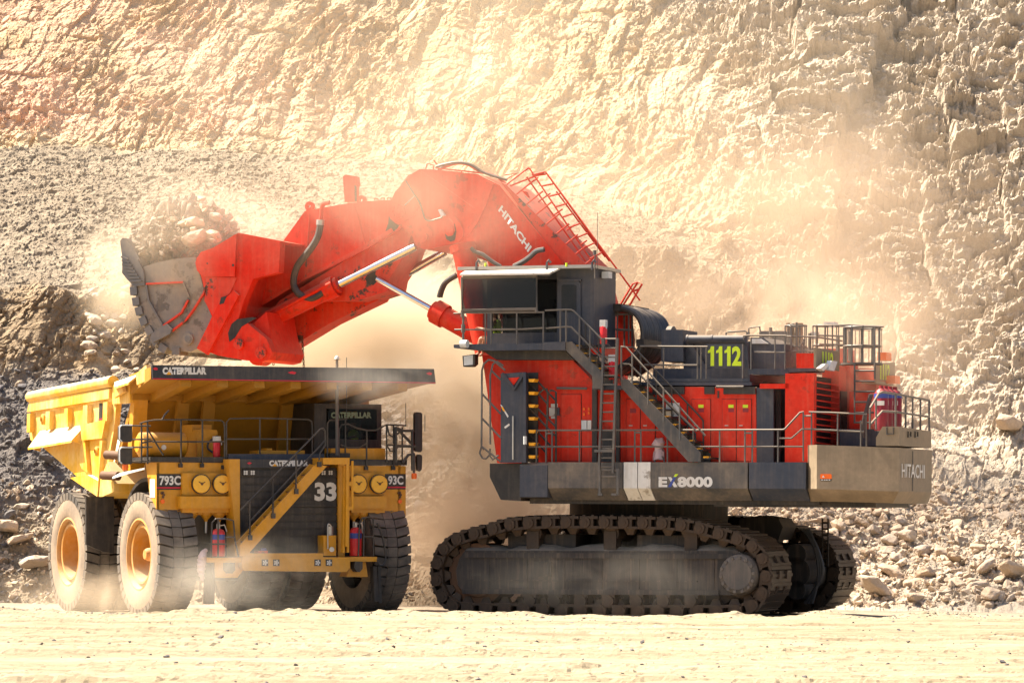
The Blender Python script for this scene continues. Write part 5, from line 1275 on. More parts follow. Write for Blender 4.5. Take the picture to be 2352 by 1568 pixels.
plate('wear_plate', [(405, 595), (450, 592), (458, 625), (468, 660), (470, 675), (445, 708), (434, 680)], BK0+0.03, 0.025, 'bucket', CLM)
disc('pivot_pin', 431, 778, 13, BK0-0.05, BK0+0.03, 'bucket', CLM); disc('pivot_ring', 431, 778, 8, BK0-0.07, BK0-0.05, 'tooth', CLM)
for i in range(8):                                                     # shrouds along the curved lip edge
    px, py = [(308, 668), (313, 692), (320, 714), (330, 737), (343, 759), (356, 782), (375, 800), (405, 806)][i]
    ang = [95, 100, 105, 112, 120, 128, 150, 178][i]
    for y0 in (BK0-0.05, -1.2, 0.0, 1.2):
        c = FE.Y(px, py, BK0); d = Vector((math.cos(R(ang)), 0, math.sin(R(ang))))
        mb = MB(); mb.beam(Vector((c.x, y0+0.28, c.z))-d*0.12, Vector((c.x, y0+0.28, c.z))+d*0.12, 0.56, 0.22, Vector((0, 1, 0)).cross(d)); mb.obj('lip_shroud', 'tooth', CLM)
tp = [(279, 546), (287, 547), (306, 572), (322, 600), (330, 622), (333, 652), (309, 656), (296, 642), (284, 626), (280, 600), (275, 562), (274, 553)]
for k in range(6):
    y0 = BK0-0.05+k*0.93; mb = MB()
    base = pl(BK0, *tp); A = [Vector((p.x, y0+0.1, p.z)) for p in base]; mb.loft(A, [v+Vector((0, 0.32, 0)) for v in A])
    bb = pl(BK0, (283, 600), (318, 596), (331, 622), (334, 655), (309, 658), (294, 642), (282, 627)); A = [Vector((p.x, y0, p.z)) for p in bb]; mb.loft(A, [v+Vector((0, 0.52, 0)) for v in A])
    for j in range(8):
        u, v_ = (281+j*1.8+(0 if j < 4 else (j-3)*2.2), 590+j*8), (296+j*4.6, 596+j*7)
        mb.beam(Vector((FE.Y(*u, BK0).x, y0-0.02, FE.Y(*u, BK0).z)), Vector((FE.Y(*v_, BK0).x, y0-0.02, FE.Y(*v_, BK0).z)), 0.05, 0.06, (0, 1, 0))
    mb.obj('bucket_tooth', 'tooth', CLM)
# ================================================================== the haul truck
TR = thing('haul_truck', 'yellow mining haul truck numbered 33 waiting under the loaded bucket', 'truck', (FT.o[0], FT.o[1], 0), FT.yaw)
def tl_(y, *P): return [FT.Y(a, b, y) for a, b in P]
def tx_(x, *P): return [FT.X(a, b, x) for a, b in P]
def tp_(name, y, t, pts, mat, parent=TR, label=None):
    mb = MB(); mb.pxz(tl_(y, *pts), y, y+t); return mb.obj(name, mat, parent, label)
def rect(x0, y0, x1, y1): return [(x0, y0), (x1, y0), (x1, y1), (x0, y1)]
def ttext(body, x0, x1, y0, y1, y, mat, parent, bold=0.03, off=0.012):
    return lettering(body, FT.Y(x0, y1, y), FT.Y(x1, y1, y), FT.Y(x0, y0, y), mat, parent, off, bold)
def cat_logo(x0, x1, y0, y1, y, mat, parent):
    ttext('CATERPILLAR', x0, x1, y0, y1, y, mat, parent, 0.065)
    h_ = y1-y0; w_ = x1-x0; xa_ = x0+w_*0.09
    mb = MB(); mb.slab(tl_(y-0.02, (xa_, y1), (xa_+w_*0.115, y1), (xa_+w_*0.0575, y1-h_*0.42)), (0, 0.006, 0)); mb.obj('logo_triangle', 'nosing', parent)
TW = 3.72                                                               # half width over the tyres
# ---- wheels
def tyre(xo, y, width, Rr, name='wheel', twin=False, sgn=-1, full=True):
    """xo: outer face; sgn -1 = outer face towards -x"""
    o_ = MB(); w2 = width; s_ = -sgn
    c = (xo, y, Rr+0.0)
    for prof in ([(Rr*0.56, 0.06), (Rr*0.62, 0.0), (Rr*0.80, -0.0), (Rr*0.90, 0.03)], [(Rr*0.90, w2-0.03), (Rr*0.80, w2), (Rr*0.62, w2), (Rr*0.56, w2-0.06)]):
        o_.lathe([(r, s_*o) for r, o in prof], c, 'x', 72)
    return o_, c, s_
def wheel(xo, y, sgn, Rr=1.70, width=1.12, rear=False):
    o_, c, s_ = tyre(xo, y, width, Rr, sgn=sgn)
    rub = MB(); N = 38
    def blk(a0, a1, b0, b1, u0, u1, r0, r1):
        vs = []
        for r in (r0, r1):
            for (a, u) in ((a0, u0), (a1, u0), (b1, u1), (b0, u1)):
                vs.append((c[0]+s_*u*width, c[1]+r*math.cos(a), c[2]+r*math.sin(a)))
        rub.add(vs, [(0, 1, 2, 3), (4, 5, 6, 7), (0, 1, 5, 4), (1, 2, 6, 5), (2, 3, 7, 6), (3, 0, 4, 7)])
    st_ = 2*math.pi/N
    for i in range(N):
        a = i*st_
        blk(a, a+st_*0.80, a+st_*0.35, a+st_*1.15, 0.01, 0.36, Rr*0.88, Rr*0.998)
        blk(a+st_*0.35, a+st_*1.15, a+st_*0.15, a+st_*0.95, 0.64, 0.99, Rr*0.88, Rr*0.998)
        blk(a+st_*0.2, a+st_*1.13, a+st_*0.25, a+st_*1.18, 0.375, 0.625, Rr*0.90, Rr*0.992)
    w_ = rub.obj('wheel', 'rubber', TR)
    o_.obj('tyre_sidewall', 'sidewall', w_)
    cc_ = MB(); cc_.lathe([(Rr*0.90, s_*0.03), (Rr*0.905, s_*0.10), (Rr*0.905, s_*(width-0.10)), (Rr*0.90, s_*(width-0.03))], c, 'x', 72); cc_.obj('tyre_carcass', 'carcass', w_)
    rm = MB(); r0 = Rr*0.585
    dep = 0.85 if rear else 0.68
    rm.lathe([(r0, s_*0.10), (r0*1.0, s_*0.03), (r0*0.95, s_*0.02), (r0*0.90, s_*0.10), (r0*0.90, s_*0.16), (r0*0.83, s_*0.16), (r0*0.80, s_*0.10), (r0*0.74, s_*0.12), (r0*0.72, s_*dep), (0.3, s_*(dep+0.02)), (0, s_*(dep+0.02))], c, 'x', 56); rm.obj('rim', 'rim', w_)
    hb = MB(); hb.lathe([(0, s_*0.2 if not rear else s_*0.5), (0.13, s_*0.2 if not rear else s_*0.5), (0.17, s_*0.27 if not rear else s_*0.55), (0.24, s_*dep), (0, s_*dep)], (c[0], c[1], c[2]), 'x', 24)
    for i in range(10):
        a = i*math.pi/5; hb.cyl((c[0]+s_*(dep-0.05), c[1]+0.5*math.cos(a), c[2]+0.5*math.sin(a)), (c[0]+s_*dep, c[1]+0.5*math.cos(a), c[2]+0.5*math.sin(a)), 0.05, n=6)
    hb.obj('hub', 'rim', w_)
    return w_
FA, RA = 1.18, 7.06
wheel(-TW, FA, -1); wheel(TW, FA, 1)
wheel(-TW, RA, -1, rear=True); wheel(TW, RA, 1, rear=True)
wheel(-TW+1.3, RA, -1, rear=True); wheel(TW-1.3, RA, 1, rear=True)
# ---- frame, axles
mb = MB(); mb.box(-1.2, -0.6, -0.2, 9.0, 1.7, 2.5); mb.box(0.6, 1.2, -0.2, 9.0, 1.7, 2.5); mb.box(-1.2, 1.2, 0.4, 0.9, 1.6, 2.4); mb.box(-1.2, 1.2, 4.0, 4.5, 1.6, 2.4); mb.obj('chassis', 'black', TR)
mb = MB(); mb.cyl((-1.7, RA, 1.7), (1.7, RA, 1.7), 0.85, n=28); mb.cyl((-2.7, FA, 1.7), (2.7, FA, 1.7), 0.32, n=20); mb.obj('axle', 'black', TR)
mb = MB(); mb.box(-1.5, 1.5, 0.6, 3.4, 1.9, 3.6); mb.obj('engine', 'black', TR)
# dark mud guard and struts between the wheels
mb = MB(); mb.slab([FT.Y(198, 1140, 4.2), FT.Y(262, 1140, 4.2), FT.Y(262, 1270, 4.2), FT.Y(237, 1266, 4.2), FT.Y(198, 1250, 4.2)], (0, 0.1, 0)); mb.obj('mud_flap', 'black', TR)
for (a, b, c_, d_, r) in ((244, 1044, 268, 1044, 10), (236, 1091, 258, 1091, 10)):
    p = FT.Y(a, b, 3.6); q = FT.Y(c_+14, d_+2, 3.0); mb = MB(); mb.cyl(p, q, r/80, n=18); mb.obj('exhaust_outlet', 'rust', TR)
# ---- dump body
XB = 3.55
Ps = tx_(-XB, (72, 912), (262, 876))                                   # top rail of the left side
zt0, zt1 = Ps[0].z, Ps[1].z; yt0, yt1 = Ps[0].y, Ps[1].y
yb0 = FT.X(64, 1026, -XB).y
side = tx_(-XB, (75, 918), (262, 884), (268, 915), (262, 985), (240, 1108), (234, 1142), (97, 1026), (70, 1010), (66, 980))
DB = None
mb = MB()
for xa, xb in ((-XB, -XB+0.16), (XB-0.16, XB)): mb.pyz([(0, p.y, p.z) for p in side], xa, xb)
yfw = side[2].y                                                        # front wall
zfl = side[5].z; ylo = side[5].y
fl = [(side[5].y, side[5].z), (side[6].y, side[6].z), (side[6].y, side[6].z+0.25), (side[5].y, side[5].z+0.35)]
mb.pyz(fl, -XB+0.16, XB-0.16)
zc0 = FT.Y(300, 917, 2.4).z
DB = mb.obj('dump_body', 'body', TR)
mb = MB(); mb.pyz([(2.35, zc0+0.1), (2.55, zc0+0.1), (side[5].y+0.2, side[5].z), (side[5].y-0.1, side[5].z)], -XB+0.16, XB-0.16); mb.obj('front_wall', 'shadeyellow', DB)
# ribs on the front wall
for px in (320, 420, 480, 660, 800):
    p = FT.Y(px, 1000, 2.3); mb = MB(); mb.beam((p.x, 2.32, zc0), (p.x, 2.75, 4.1), 0.35, 0.16, (0, 1, 0)); mb.obj('body_rib', 'shadeyellow', DB)
mb = MB(); mb.box(-XB, XB, 2.1, 2.36, zc0-0.02, zc0+0.25); mb.obj('body_crossbeam', 'shadeyellow', DB)
for xs_, lip in ((-1, True), (1, True)):
    X_ = xs_*XB
    mb = MB(); mb.tube([Vector((X_+xs_*0.02, yt0, zt0)), Vector((X_+xs_*0.02, yt1, zt1))], 0.17, 14); mb.obj('side_rail', 'body', DB)
def bside(name, pts, t, mat='body'):
    """piece standing proud of both body sides"""
    P = tx_(-XB, *pts)
    for s_ in (1, -1):
        mb = MB(); mb.loft([Vector((-s_*(XB+0.002), p.y, p.z)) for p in P], [Vector((-s_*(XB+t), p.y, p.z)) for p in P]); mb.obj(name, mat, DB)
bside('body_band', [(75, 922), (259, 892), (257, 915), (69, 946)], 0.10)
for x0, x1, yt_, yb_ in ((74, 81, 950, 992), (117, 126, 945, 985), (160, 168, 938, 980), (203, 213, 931, 974), (249, 259, 924, 966)): bside('side_post', [(x0, yt_), (x1, yt_-1), (x1-1, yb_), (x0-1, yb_+1)], 0.16)
bside('body_band', [(196, 976), (254, 964), (246, 1006), (200, 1011)], 0.16)
# sloping ledge along the side
for s_ in (-1, 1):
    a, b, c_, d_ = FT.X(92, 989, -XB), FT.X(196, 975, -XB), FT.X(164, 1011, -XB-0.42), FT.X(64, 1028, -XB-0.42)
    Q = [Vector((s_*abs(p.x), p.y, p.z)) for p in (a, b, c_, d_)]
    mb = MB(); mb.slab(Q, (0, 0, -0.06)); mb.slab([Q[1], Vector((s_*XB, Q[1].y-0.02, Q[2].z-0.15)), Q[2]], (0, 0.06, 0)); mb.slab([Q[0], Vector((s_*XB, Q[0].y, Q[3].z-0.1)), Q[3]], (0, -0.06, 0)); mb.obj('side_ledge', 'body', DB)
bside('body_corner', [(246, 1012), (240, 1060), (234, 1140), (172, 1097), (212, 1090), (236, 1104), (238, 1050), (240, 1012)], 0.14)
bside('side_post', [(196, 1012), (204, 1011), (210, 1085), (196, 1075), (190, 1060)], 0.12)
mb = MB(); mb.pyz([(0, p.y, p.z) for p in tx_(-XB, (234, 1144), (236, 1104), (255, 1060), (270, 1110), (270, 1128))], -XB-0.1, -XB+1.2); mb.obj('body_corner', 'body', DB)
for px, py, r in ((106, 963, 0.16), (230, 1036, 0.14)):
    c = FT.X(px, py, -XB); mb = MB(); mb.lathe([(r*0.5, 0), (r*0.5, -0.16), (r, -0.12), (r, 0)], c, 'x', 20); mb.obj('body_lug', 'yellow', DB)
pn = MB(); pn.loft(tx_(-XB-0.005, (228, 926), (250, 925), (246, 962), (226, 966)), tx_(-XB-0.02, (228, 926), (250, 925), (246, 962), (226, 966))); PNL = pn.obj('model_plate', 'black', DB)
lettering('79', FT.X(240, 952, -XB-0.02), FT.X(247, 950, -XB-0.02), FT.X(240, 934, -XB-0.02), 'white', PNL, 0.01, 0.04)
mb = MB(); mb.loft(tx_(-XB-0.022, (226, 962), (247, 958), (246, 962), (226, 966)), tx_(-XB-0.03, (226, 962), (247, 958), (246, 962), (226, 966))); mb.obj('plate_stripe', 'navystripe', PNL)
# canopy over the cab
YL = -1.0
lipA, lipB, lipC, lipD = FT.Y(350, 838, YL), FT.Y(997, 847, YL), FT.Y(1001, 881, YL), FT.Y(352, 871, YL)
xl_, xr_ = lipA.x, lipB.x
mb = MB(); mb.loft([lipA, lipB, lipC, lipD], [p+Vector((0, 0.12, 0)) for p in (lipA, lipB, lipC, lipD)]); LIP = mb.obj('canopy_lip', 'navy', TR)
mb = MB(); mb.slab(tl_(YL-0.006, (351, 868.5), (1000, 878), (1001, 880), (352, 870.5)), (0, 0.004, 0)); mb.obj('lip_stripe', 'navystripe', LIP)
cat_logo(373, 474, 843, 860, YL, 'white', LIP)
for px, py, w_ in ((357, 847, 6), (671, 856, 10), (986, 858, 7)):
    mb = MB(); mb.slab(tl_(YL-0.008, (px-w_, py-1), (px, py-4), (px+w_, py-1), (px+w_*0.6, py+3), (px-w_*0.4, py+2)), (0, 0.005, 0)); mb.obj('lip_mark', 'navystripe', LIP)
zb_ = lipD.z
mb = MB()
zrear = zc0+0.12
mb.add([Vector((xl_, YL+0.12, lipA.z-0.05)), Vector((xr_, YL+0.12, lipB.z-0.05)), Vector((XB, 2.4, zrear+0.55)), Vector((-XB, 2.4, zrear+0.55)),
        Vector((xl_, YL+0.12, lipD.z+0.02)), Vector((xr_, YL+0.12, lipC.z+0.02)), Vector((XB, 2.4, zrear)), Vector((-XB, 2.4, zrear))],
       [(0, 1, 2, 3), (4, 5, 6, 7), (0, 1, 5, 4), (1, 2, 6, 5), (2, 3, 7, 6), (3, 0, 4, 7)])
CAN = mb.obj('canopy', 'shadeyellow', TR)
for i in range(7):
    f = (i+0.5)/7; xa = xl_+(xr_-xl_)*(0.06+f*0.9); xb2 = -XB+2*XB*(0.03+f*0.94)
    mb = MB(); mb.beam((xa, YL+0.2, lipD.z-0.05), (xb2, 2.3, zrear-0.10), 0.30, 0.22); mb.obj('canopy_rib', 'shadeyellow', CAN)
# flared cheeks between canopy and body side
for s_ in (-1, 1):
    P = [Vector((s_*abs(p.x), p.y, p.z)) for p in (FT.X(345, 838, -XB-0.3), FT.X(350, 872, -XB-0.3), FT.X(324, 884, -XB-0.3), FT.X(321, 860, -XB-0.3))]
    mb = MB(); mb.slab(P, (s_*0.12, 0, 0)); mb.obj('canopy_cheek', 'body', CAN)
    P = [Vector((s_*abs(p.x), p.y, p.z)) for p in (FT.X(263, 877, -XB), FT.X(320, 858, -XB-0.2), FT.X(295, 878, -XB-0.5), FT.X(262, 888, -XB-0.5))]
    mb = MB(); mb.slab(P, (0, 0, -0.06)); mb.obj('canopy_cheek', 'body', CAN)
    P = [Vector((s_*abs(p.x), p.y, p.z)) for p in (FT.X(269, 888, -XB-0.1), FT.X(288, 887, -XB-0.1), FT.X(291, 900, -XB-0.1), FT.X(269, 914, -XB-0.1))]
    mb = MB(); mb.slab(P, (s_*0.1, 0, 0)); mb.obj('canopy_cheek', 'body', CAN)
    mb = MB(); mb.box(s_*(XB-0.05)-0.1, s_*(XB-0.05)+0.1, 2.2, yt1, zc0-0.1, zt1-0.1); mb.obj('body_corner', 'body', DB)
    mb = MB(); mb.beam((s_*(XB-0.25), 2.25, zc0+0.1), (s_*(XB-0.3), 2.7, 4.0), 0.4, 0.3, (0, 1, 0)); mb.obj('body_rib', 'yellow', DB)
# ---- front deck and fascia
zd = FT.Y(440, 1060, 0).z
mb = MB(); mb.box(FT.Y(346, 1055, 0).x, FT.Y(935, 1062, 0).x, 0.0, 2.6, zd-0.02, zd+0.12); mb.obj('front_deck', 'black', TR)
FL = tp_('front_fascia', 0.02, 0.5, [(360, 1061), (550, 1061), (550, 1140), (527, 1182), (360, 1182)], 'yellow')
FR = tp_('front_fascia', 0.02, 0.5, [(776, 1068), (932, 1070), (932, 1184), (800, 1184), (776, 1150)], 'yellow')
for s_, nm in ((-1, 'l'), (1, 'r')):
    x_ = FT.Y(360, 1100, 0.0).x*(1 if s_ < 0 else -1)
    a, b, c_, d_ = FT.X(360, 1062, -abs(x_)), FT.X(334, 1064, -abs(x_)), FT.X(350, 1174, -abs(x_)), FT.X(361, 1182, -abs(x_))
    mb = MB(); mb.slab([Vector((x_, 0.02, a.z)), Vector((x_, b.y, a.z)), Vector((x_, c_.y, d_.z+0.03)), Vector((x_, 0.02, d_.z))], (-s_*0.08, 0, 0)); mb.obj('fender_side', 'yellow', TR)
x_ = FT.Y(360, 1100, 0).x
SP = MB(); SP.loft([Vector((x_-0.004, y, z)) for y, z in ((0.12, 3.25), (0.5, 3.25), (0.5, 3.75), (0.12, 3.75))], [Vector((x_-0.012, y, z)) for y, z in ((0.12, 3.25), (0.5, 3.25), (0.5, 3.75), (0.12, 3.75))]); SP.obj('model_plate', 'white', TR)
# wheel arches behind the fascia
for s_ in (-1, 1):
    mb = MB(); P = []
    for i in range(13):
        a = R(120)-R(90)*i/12; P.append((FA+1.95*math.cos(a), 1.75+1.95*math.sin(a)))
    Q = [(FA+2.05*math.cos(R(30)+R(90)*i/12), 1.75+2.05*math.sin(R(30)+R(90)*i/12)) for i in range(13)]
    mb.pyz(P+Q, min(s_*2.3, s_*3.5), max(s_*2.3, s_*3.5)); mb.obj('wheel_arch', 'black', TR)
mb = MB(); mb.slab([FT.X(332, 1078, -3.75), FT.X(300, 1086, -3.95), FT.X(258, 1099, -3.95), FT.X(275, 1090, -3.75)], (0, 0, 0.05)); mb.obj('fender_flap', 'white', TR)
# deck edge bars, plates
tp_('deck_edge', -0.03, 0.1, rect(345, 1049, 520, 1060), 'black'); tp_('deck_edge', -0.03, 0.1, rect(806, 1058, 935, 1068), 'black'); tp_('deck_edge', -0.06, 0.1, rect(525, 1042, 745, 1054), 'grey')
def plate793(x0, x1, y0, y1, txt, tx0, tx1):
    o = tp_('model_plate', 0.0, 0.02, rect(x0, y0, x1, y1), 'black'); mb = MB(); mb.slab(tl_(-0.008, *rect(x0, y1-6, x1, y1-3)), (0, 0.005, 0)); mb.obj('plate_stripe', 'navystripe', o)
    ttext(txt, tx0, tx1, y0+4, y1-10, 0.0, 'white', o, 0.035)
plate793(360, 419, 1088, 1124, '793C', 366, 415); plate793(884, 932, 1088, 1123, '93C', 891, 926)
for x0, x1, hx, bx in ((419, 527, (459, 507), (415, 530)), (803, 884, (819, 867), (803, 888))):
    tp_('headlight_panel', -0.12, 0.14, rect(x0, 1086, x1, 1137), 'yellow')
    for px in hx:
        c = FT.Y(px, 1111, -0.12); r = 0.255; mb = MB(); mb.lathe([(0, -0.16), (r*0.7, -0.16), (r*0.92, -0.15), (r, -0.12), (r, 0.0)], c, 'y', 36); o = mb.obj('headlight', 'lampcover', TR)
        mb = MB(); mb.lathe([(r, -0.13), (r+0.016, -0.13), (r+0.016, -0.05), (r, -0.05)], c, 'y', 36); mb.obj('headlight_rim', 'black', o)
        mb = MB(); mb.lathe([(0, -0.185), (0.035, -0.185), (0.035, -0.16)], c, 'y', 10); mb.beam(c+Vector((-0.09, -0.17, 0.06)), c+Vector((0, -0.17, 0.0)), 0.015, 0.02); mb.beam(c+Vector((0.09, -0.17, 0.06)), c+Vector((0, -0.17, 0.0)), 0.015, 0.02); mb.obj('headlight_latch', 'rust', o)
    tp_('light_box', -0.28, 0.3, rect(bx[0], 1139, bx[1], 1167), 'yellow'); tp_('light_box', -0.16, 0.16, rect(bx[0]+4, 1167, bx[1]-4, 1177), 'yellow')
for px in (441, 473, 503, 812, 832, 862):
    c = FT.Y(px, 1177, 0.1); mb = MB(); mb.lathe([(0.17, 0), (0.17, -0.06), (0.05, -0.2), (0.05, -0.24), (0, -0.24)], c, 'z', 16); o = mb.obj('drain_funnel', 'yellow', TR)
    mb = MB(); mb.cyl(c+Vector((0, 0, -0.22)), c+Vector((0, 0, -0.55)), 0.04, n=10); mb.obj('drain_tube', 'steel', o)
for px in (374, 918): 
    for i, (dx, dy) in enumerate(((0, 1131), (2, 1136), (-3, 1132), (0, 1141))):
        c = FT.Y(px+dx, dy, 0.0); mb = MB(); mb.cyl(c, c+Vector((0, -0.03, 0)), 0.035, n=8); mb.obj('tow_hook', 'rust', TR)
    c = FT.Y(px-1 if px < 500 else px, 1151, 0.0); mb = MB(); mb.cyl(c, c+Vector((0, -0.03, 0)), 0.06, n=10); mb.obj('reflector', 'amber', TR)
# ---- radiator and its frame
YG = -0.42
RG = tp_('radiator', YG+0.06, 0.6, rect(549, 1074, 778, 1284), 'black')
mb = MB()
for k in range(12):
    py = 1080+k*17; mb.pxz(tl_(YG+0.03, *rect(551, py, 776, py+13)), YG+0.03, YG+0.07)
mb.pxz(tl_(YG+0.02, *rect(553, 1158, 774, 1163)), YG, YG+0.05); mb.obj('radiator_slats', 'black', RG)
HB = tp_('radiator_header', YG-0.02, 0.5, rect(551, 1054, 735, 1074), 'navy'); cat_logo(618, 708, 1056.5, 1070, YG-0.02, 'white', HB)
mb = MB(); mb.slab(tl_(YG-0.03, (567, 1063), (573, 1060.5), (579, 1063), (573, 1066)), (0, 0.005, 0)); mb.obj('lip_mark', 'navystripe', HB)
tp_('radiator_frame', YG-0.05, 0.6, [(526, 1054), (551, 1054), (551, 1200), (553, 1282), (540, 1282), (538, 1190), (527, 1085)], 'yellow'); tp_('radiator_frame', YG-0.05, 0.6, rect(777, 1066, 792, 1284), 'yellow')
for x0 in (558, 737):
    o = tp_('lamp_cluster', YG-0.02, 0.06, rect(x0, 1078, x0+30, 1092), 'black')
    mb = MB()
    for gx in (x0+6, x0+22):
        for i in range(4):
            c = FT.Y(gx+(i % 2)*5-2, 1082.5+(i//2)*5, YG-0.03); mb.cyl(c, c+Vector((0, 0.02, 0)), 0.028, n=8)
    mb.obj('lamp_lens', 'white', o)
ttext('33', 722, 772.5, 1107, 1150, YG+0.03, 'white', RG, 0.045, 0.015)
# ---- bumper and platforms
YB2 = -1.0
BP = tp_('bumper', YB2, 0.9, [(557, 1279), (804, 1279), (804, 1303), (796, 1313), (562, 1310), (557, 1304)], 'yellow')
tp_('bumper_step', YB2+0.05, 1.0, rect(557, 1270, 742, 1279), 'yellow')
for x0 in (602, 628, 723, 749):
    o = tp_('lamp_cluster', YB2-0.03, 0.04, rect(x0, 1284, x0+14, 1299), 'black'); mb = MB()
    for i in range(6):
        a = i*math.pi/3; rr = 0.052 if i < 5 else 0; a = i*2*math.pi/5
        c = FT.Y(x0+7, 1291.5, YB2-0.04)+Vector((rr*math.cos(a), 0, rr*math.sin(a))); mb.cyl(c, c+Vector((0, 0.02, 0)), 0.024, n=8)
    mb.obj('lamp_lens', 'white', o)
tp_('side_platform', YB2+0.1, 0.9, rect(478, 1280, 557, 1291), 'yellow'); tp_('side_platform', YB2+0.1, 0.9, rect(804, 1278, 866, 1289), 'yellow')
tp_('platform_bracket', YB2+0.3, 0.5, [(493, 1291), (556, 1291), (556, 1312), (545, 1326), (496, 1326)], 'yellow'); tp_('platform_bracket', YB2+0.3, 0.5, [(808, 1290), (840, 1290), (845, 1324), (796, 1324), (800, 1312)], 'yellow')
for x0, y0 in ((522, 1292), (815, 1289)): tp_('tow_block', YB2, 0.3, [(x0, y0), (x0+18, y0), (x0+18, y0+16), (x0+12, y0+24), (x0+6, y0+24), (x0, y0+16)], 'black')
mb = MB(); mb.beam(FT.Y(478, 1292, YB2+0.4), FT.Y(475, 1386, YB2+0.5), 0.14, 0.2); mb.beam(FT.Y(490, 1292, YB2+0.4), FT.Y(487, 1386, YB2+0.5), 0.1, 0.1); mb.obj('access_ladder', 'black', TR)
mb = MB(); mb.beam(FT.Y(858, 1300, YB2+0.5), FT.Y(862, 1380, YB2+0.5), 0.12, 0.2); mb.beam(FT.Y(870, 1300, YB2+0.5), FT.Y(872, 1384, YB2+0.5), 0.1, 0.1); mb.obj('access_ladder', 'black', TR)
mb = MB()
P = smooth_path(tl_(YB2+0.3, (472, 1262), (466, 1272), (464, 1290), (462, 1312), (466, 1332))); mb.tube([p+Vector((0.02*math.sin(i*2.1), 0.02*math.cos(i*1.7), 0)) for i, p in enumerate(P)], [0.03+0.09*math.sin(math.pi*(i+1)/(len(P)+1))+0.012*math.sin(i*2.3) for i in range(len(P))], 10); mb.obj('plastic_bag', 'plastic', TR)
extinguisher(YB2+0.35, 501, 1203, 1277, TR, FT, 0.185); extinguisher(YB2+0.35, 817, 1199, 1276, TR, FT, 0.165)
mb = MB()
for L in ([(485, 1280), (487, 1200), (495, 1191), (520, 1191), (536, 1195), (540, 1240), (548, 1278)], [(501, 1192), (501, 1280)], [(486, 1249), (520, 1249)], [(520, 1233), (540, 1233)]): mb.tube(tl_(YB2+0.1, *L), 0.025, 6)
mb.obj('guard_rail', 'darkrail', TR)
mb = MB()
for L in ([(823, 1276), (826, 1200), (832, 1189), (850, 1187), (857, 1192), (858, 1276)], [(836, 1190), (835, 1276)], [(836, 1232), (858, 1232)]): mb.tube(tl_(YB2+0.1, *L), 0.025, 6)
P = smooth_path(tl_(YB2+0.0, (866, 1200), (878, 1230), (884, 1260), (886, 1280), (880, 1296), (870, 1295), (867, 1283))); mb.tube(P, 0.03, 6)
mb.obj('guard_rail', 'darkrail', TR)
CN = tp_('grease_canister', YB2+0.2, 0.4, rect(743, 1229, 772, 1276), 'yellow')
mb = MB(); c = FT.Y(758, 1229, YB2+0.4); mb.cyl(c, c+Vector((0, 0, 0.25)), 0.09, n=14); mb.tube(smooth_path(tl_(YB2+0.15, (753, 1260), (753, 1208), (757, 1204), (761, 1209))), 0.02, 6); mb.cyl(FT.Y(762, 1261, YB2+0.2), FT.Y(762, 1261, YB2+0.05), 0.07, n=12); mb.obj('pump_fitting', 'steel', CN)
mb = MB(); mb.box(FT.Y(590, 1268, YB2+.3).x, FT.Y(612, 1268, YB2+.3).x, YB2+0.2, YB2+0.5, FT.Y(600, 1276, YB2+.3).z, FT.Y(600, 1264, YB2+.3).z); mb.obj('brake_valve', 'redworn', TR)
mb = MB(); c = FT.Y(598, 1262, YB2+.3); mb.cyl(c, c+Vector((0.16, 0, 0)), 0.05, n=10); mb.obj('filter_cap', 'blue', TR)
# ---- front stairs
YST = -1.15
mb = MB()
sp_ = [(553, 1250), (726, 1065), (751, 1070), (575, 1266), (571, 1276), (553, 1276)]
mb.pxz(tl_(YST, *sp_), YST, YST+0.08); mb.pxz(tl_(YST, *sp_), YST+0.42, YST+0.50); ST = mb.obj('staircase', 'yellow', TR)
for i in range(9):
    f = (i+0.7)/9.5; p = FT.Y(563+165*f, 1256-182*f, YST); mb = MB(); mb.box(p.x-0.12, p.x+0.12, YST+0.08, YST+0.42, p.z-0.03, p.z); mb.obj('step', 'rust', ST)
tp_('stair_landing', YST-0.02, 0.8, rect(742, 1051, 803, 1066), 'yellow')
mb = MB()
for L in ([(552, 1171), (727, 994), (735, 985), (742, 983), (747, 990), (747, 1022), (735, 1040), (733, 1056)], [(574, 1197), (746, 1012)], [(574, 1150), (574, 1240)], [(627, 1098), (627, 1190)], [(680, 1044), (680, 1134)]): mb.tube(tl_(YST-0.03, *L), 0.025, 6)
for x, y in ((574, 1240), (627, 1190), (680, 1134), (733, 1072)): mb.pxz(tl_(YST-0.03, *rect(x-4, y-12, x+4, y)), YST-0.09, YST)
mb.obj('stair_rail', 'darkrail', ST)
# right-hand ladder
mb = MB()
for px in (790, 800): mb.beam(FT.Y(px, 1070, YST+0.1), FT.Y(px-2, 1268, YST+0.1), 0.06, 0.1)
mb.beam(FT.Y(798, 1060, YST), FT.Y(796, 1255, YST), 0.08, 0.05); mb.beam(FT.Y(809, 1058, YST), FT.Y(809, 1170, YST), 0.06, 0.05)
for i in range(10): mb.tube(tl_(YST+0.1, (788, 1085+i*18), (800, 1085+i*18)), 0.022, 6)
mb.pxz(tl_(YST, *rect(795, 1106, 809, 1115)), YST-.02, YST+.05); mb.pxz(tl_(YST, *rect(795, 1163, 809, 1171)), YST-.02, YST+.05); mb.obj('front_ladder', 'yellow', TR)
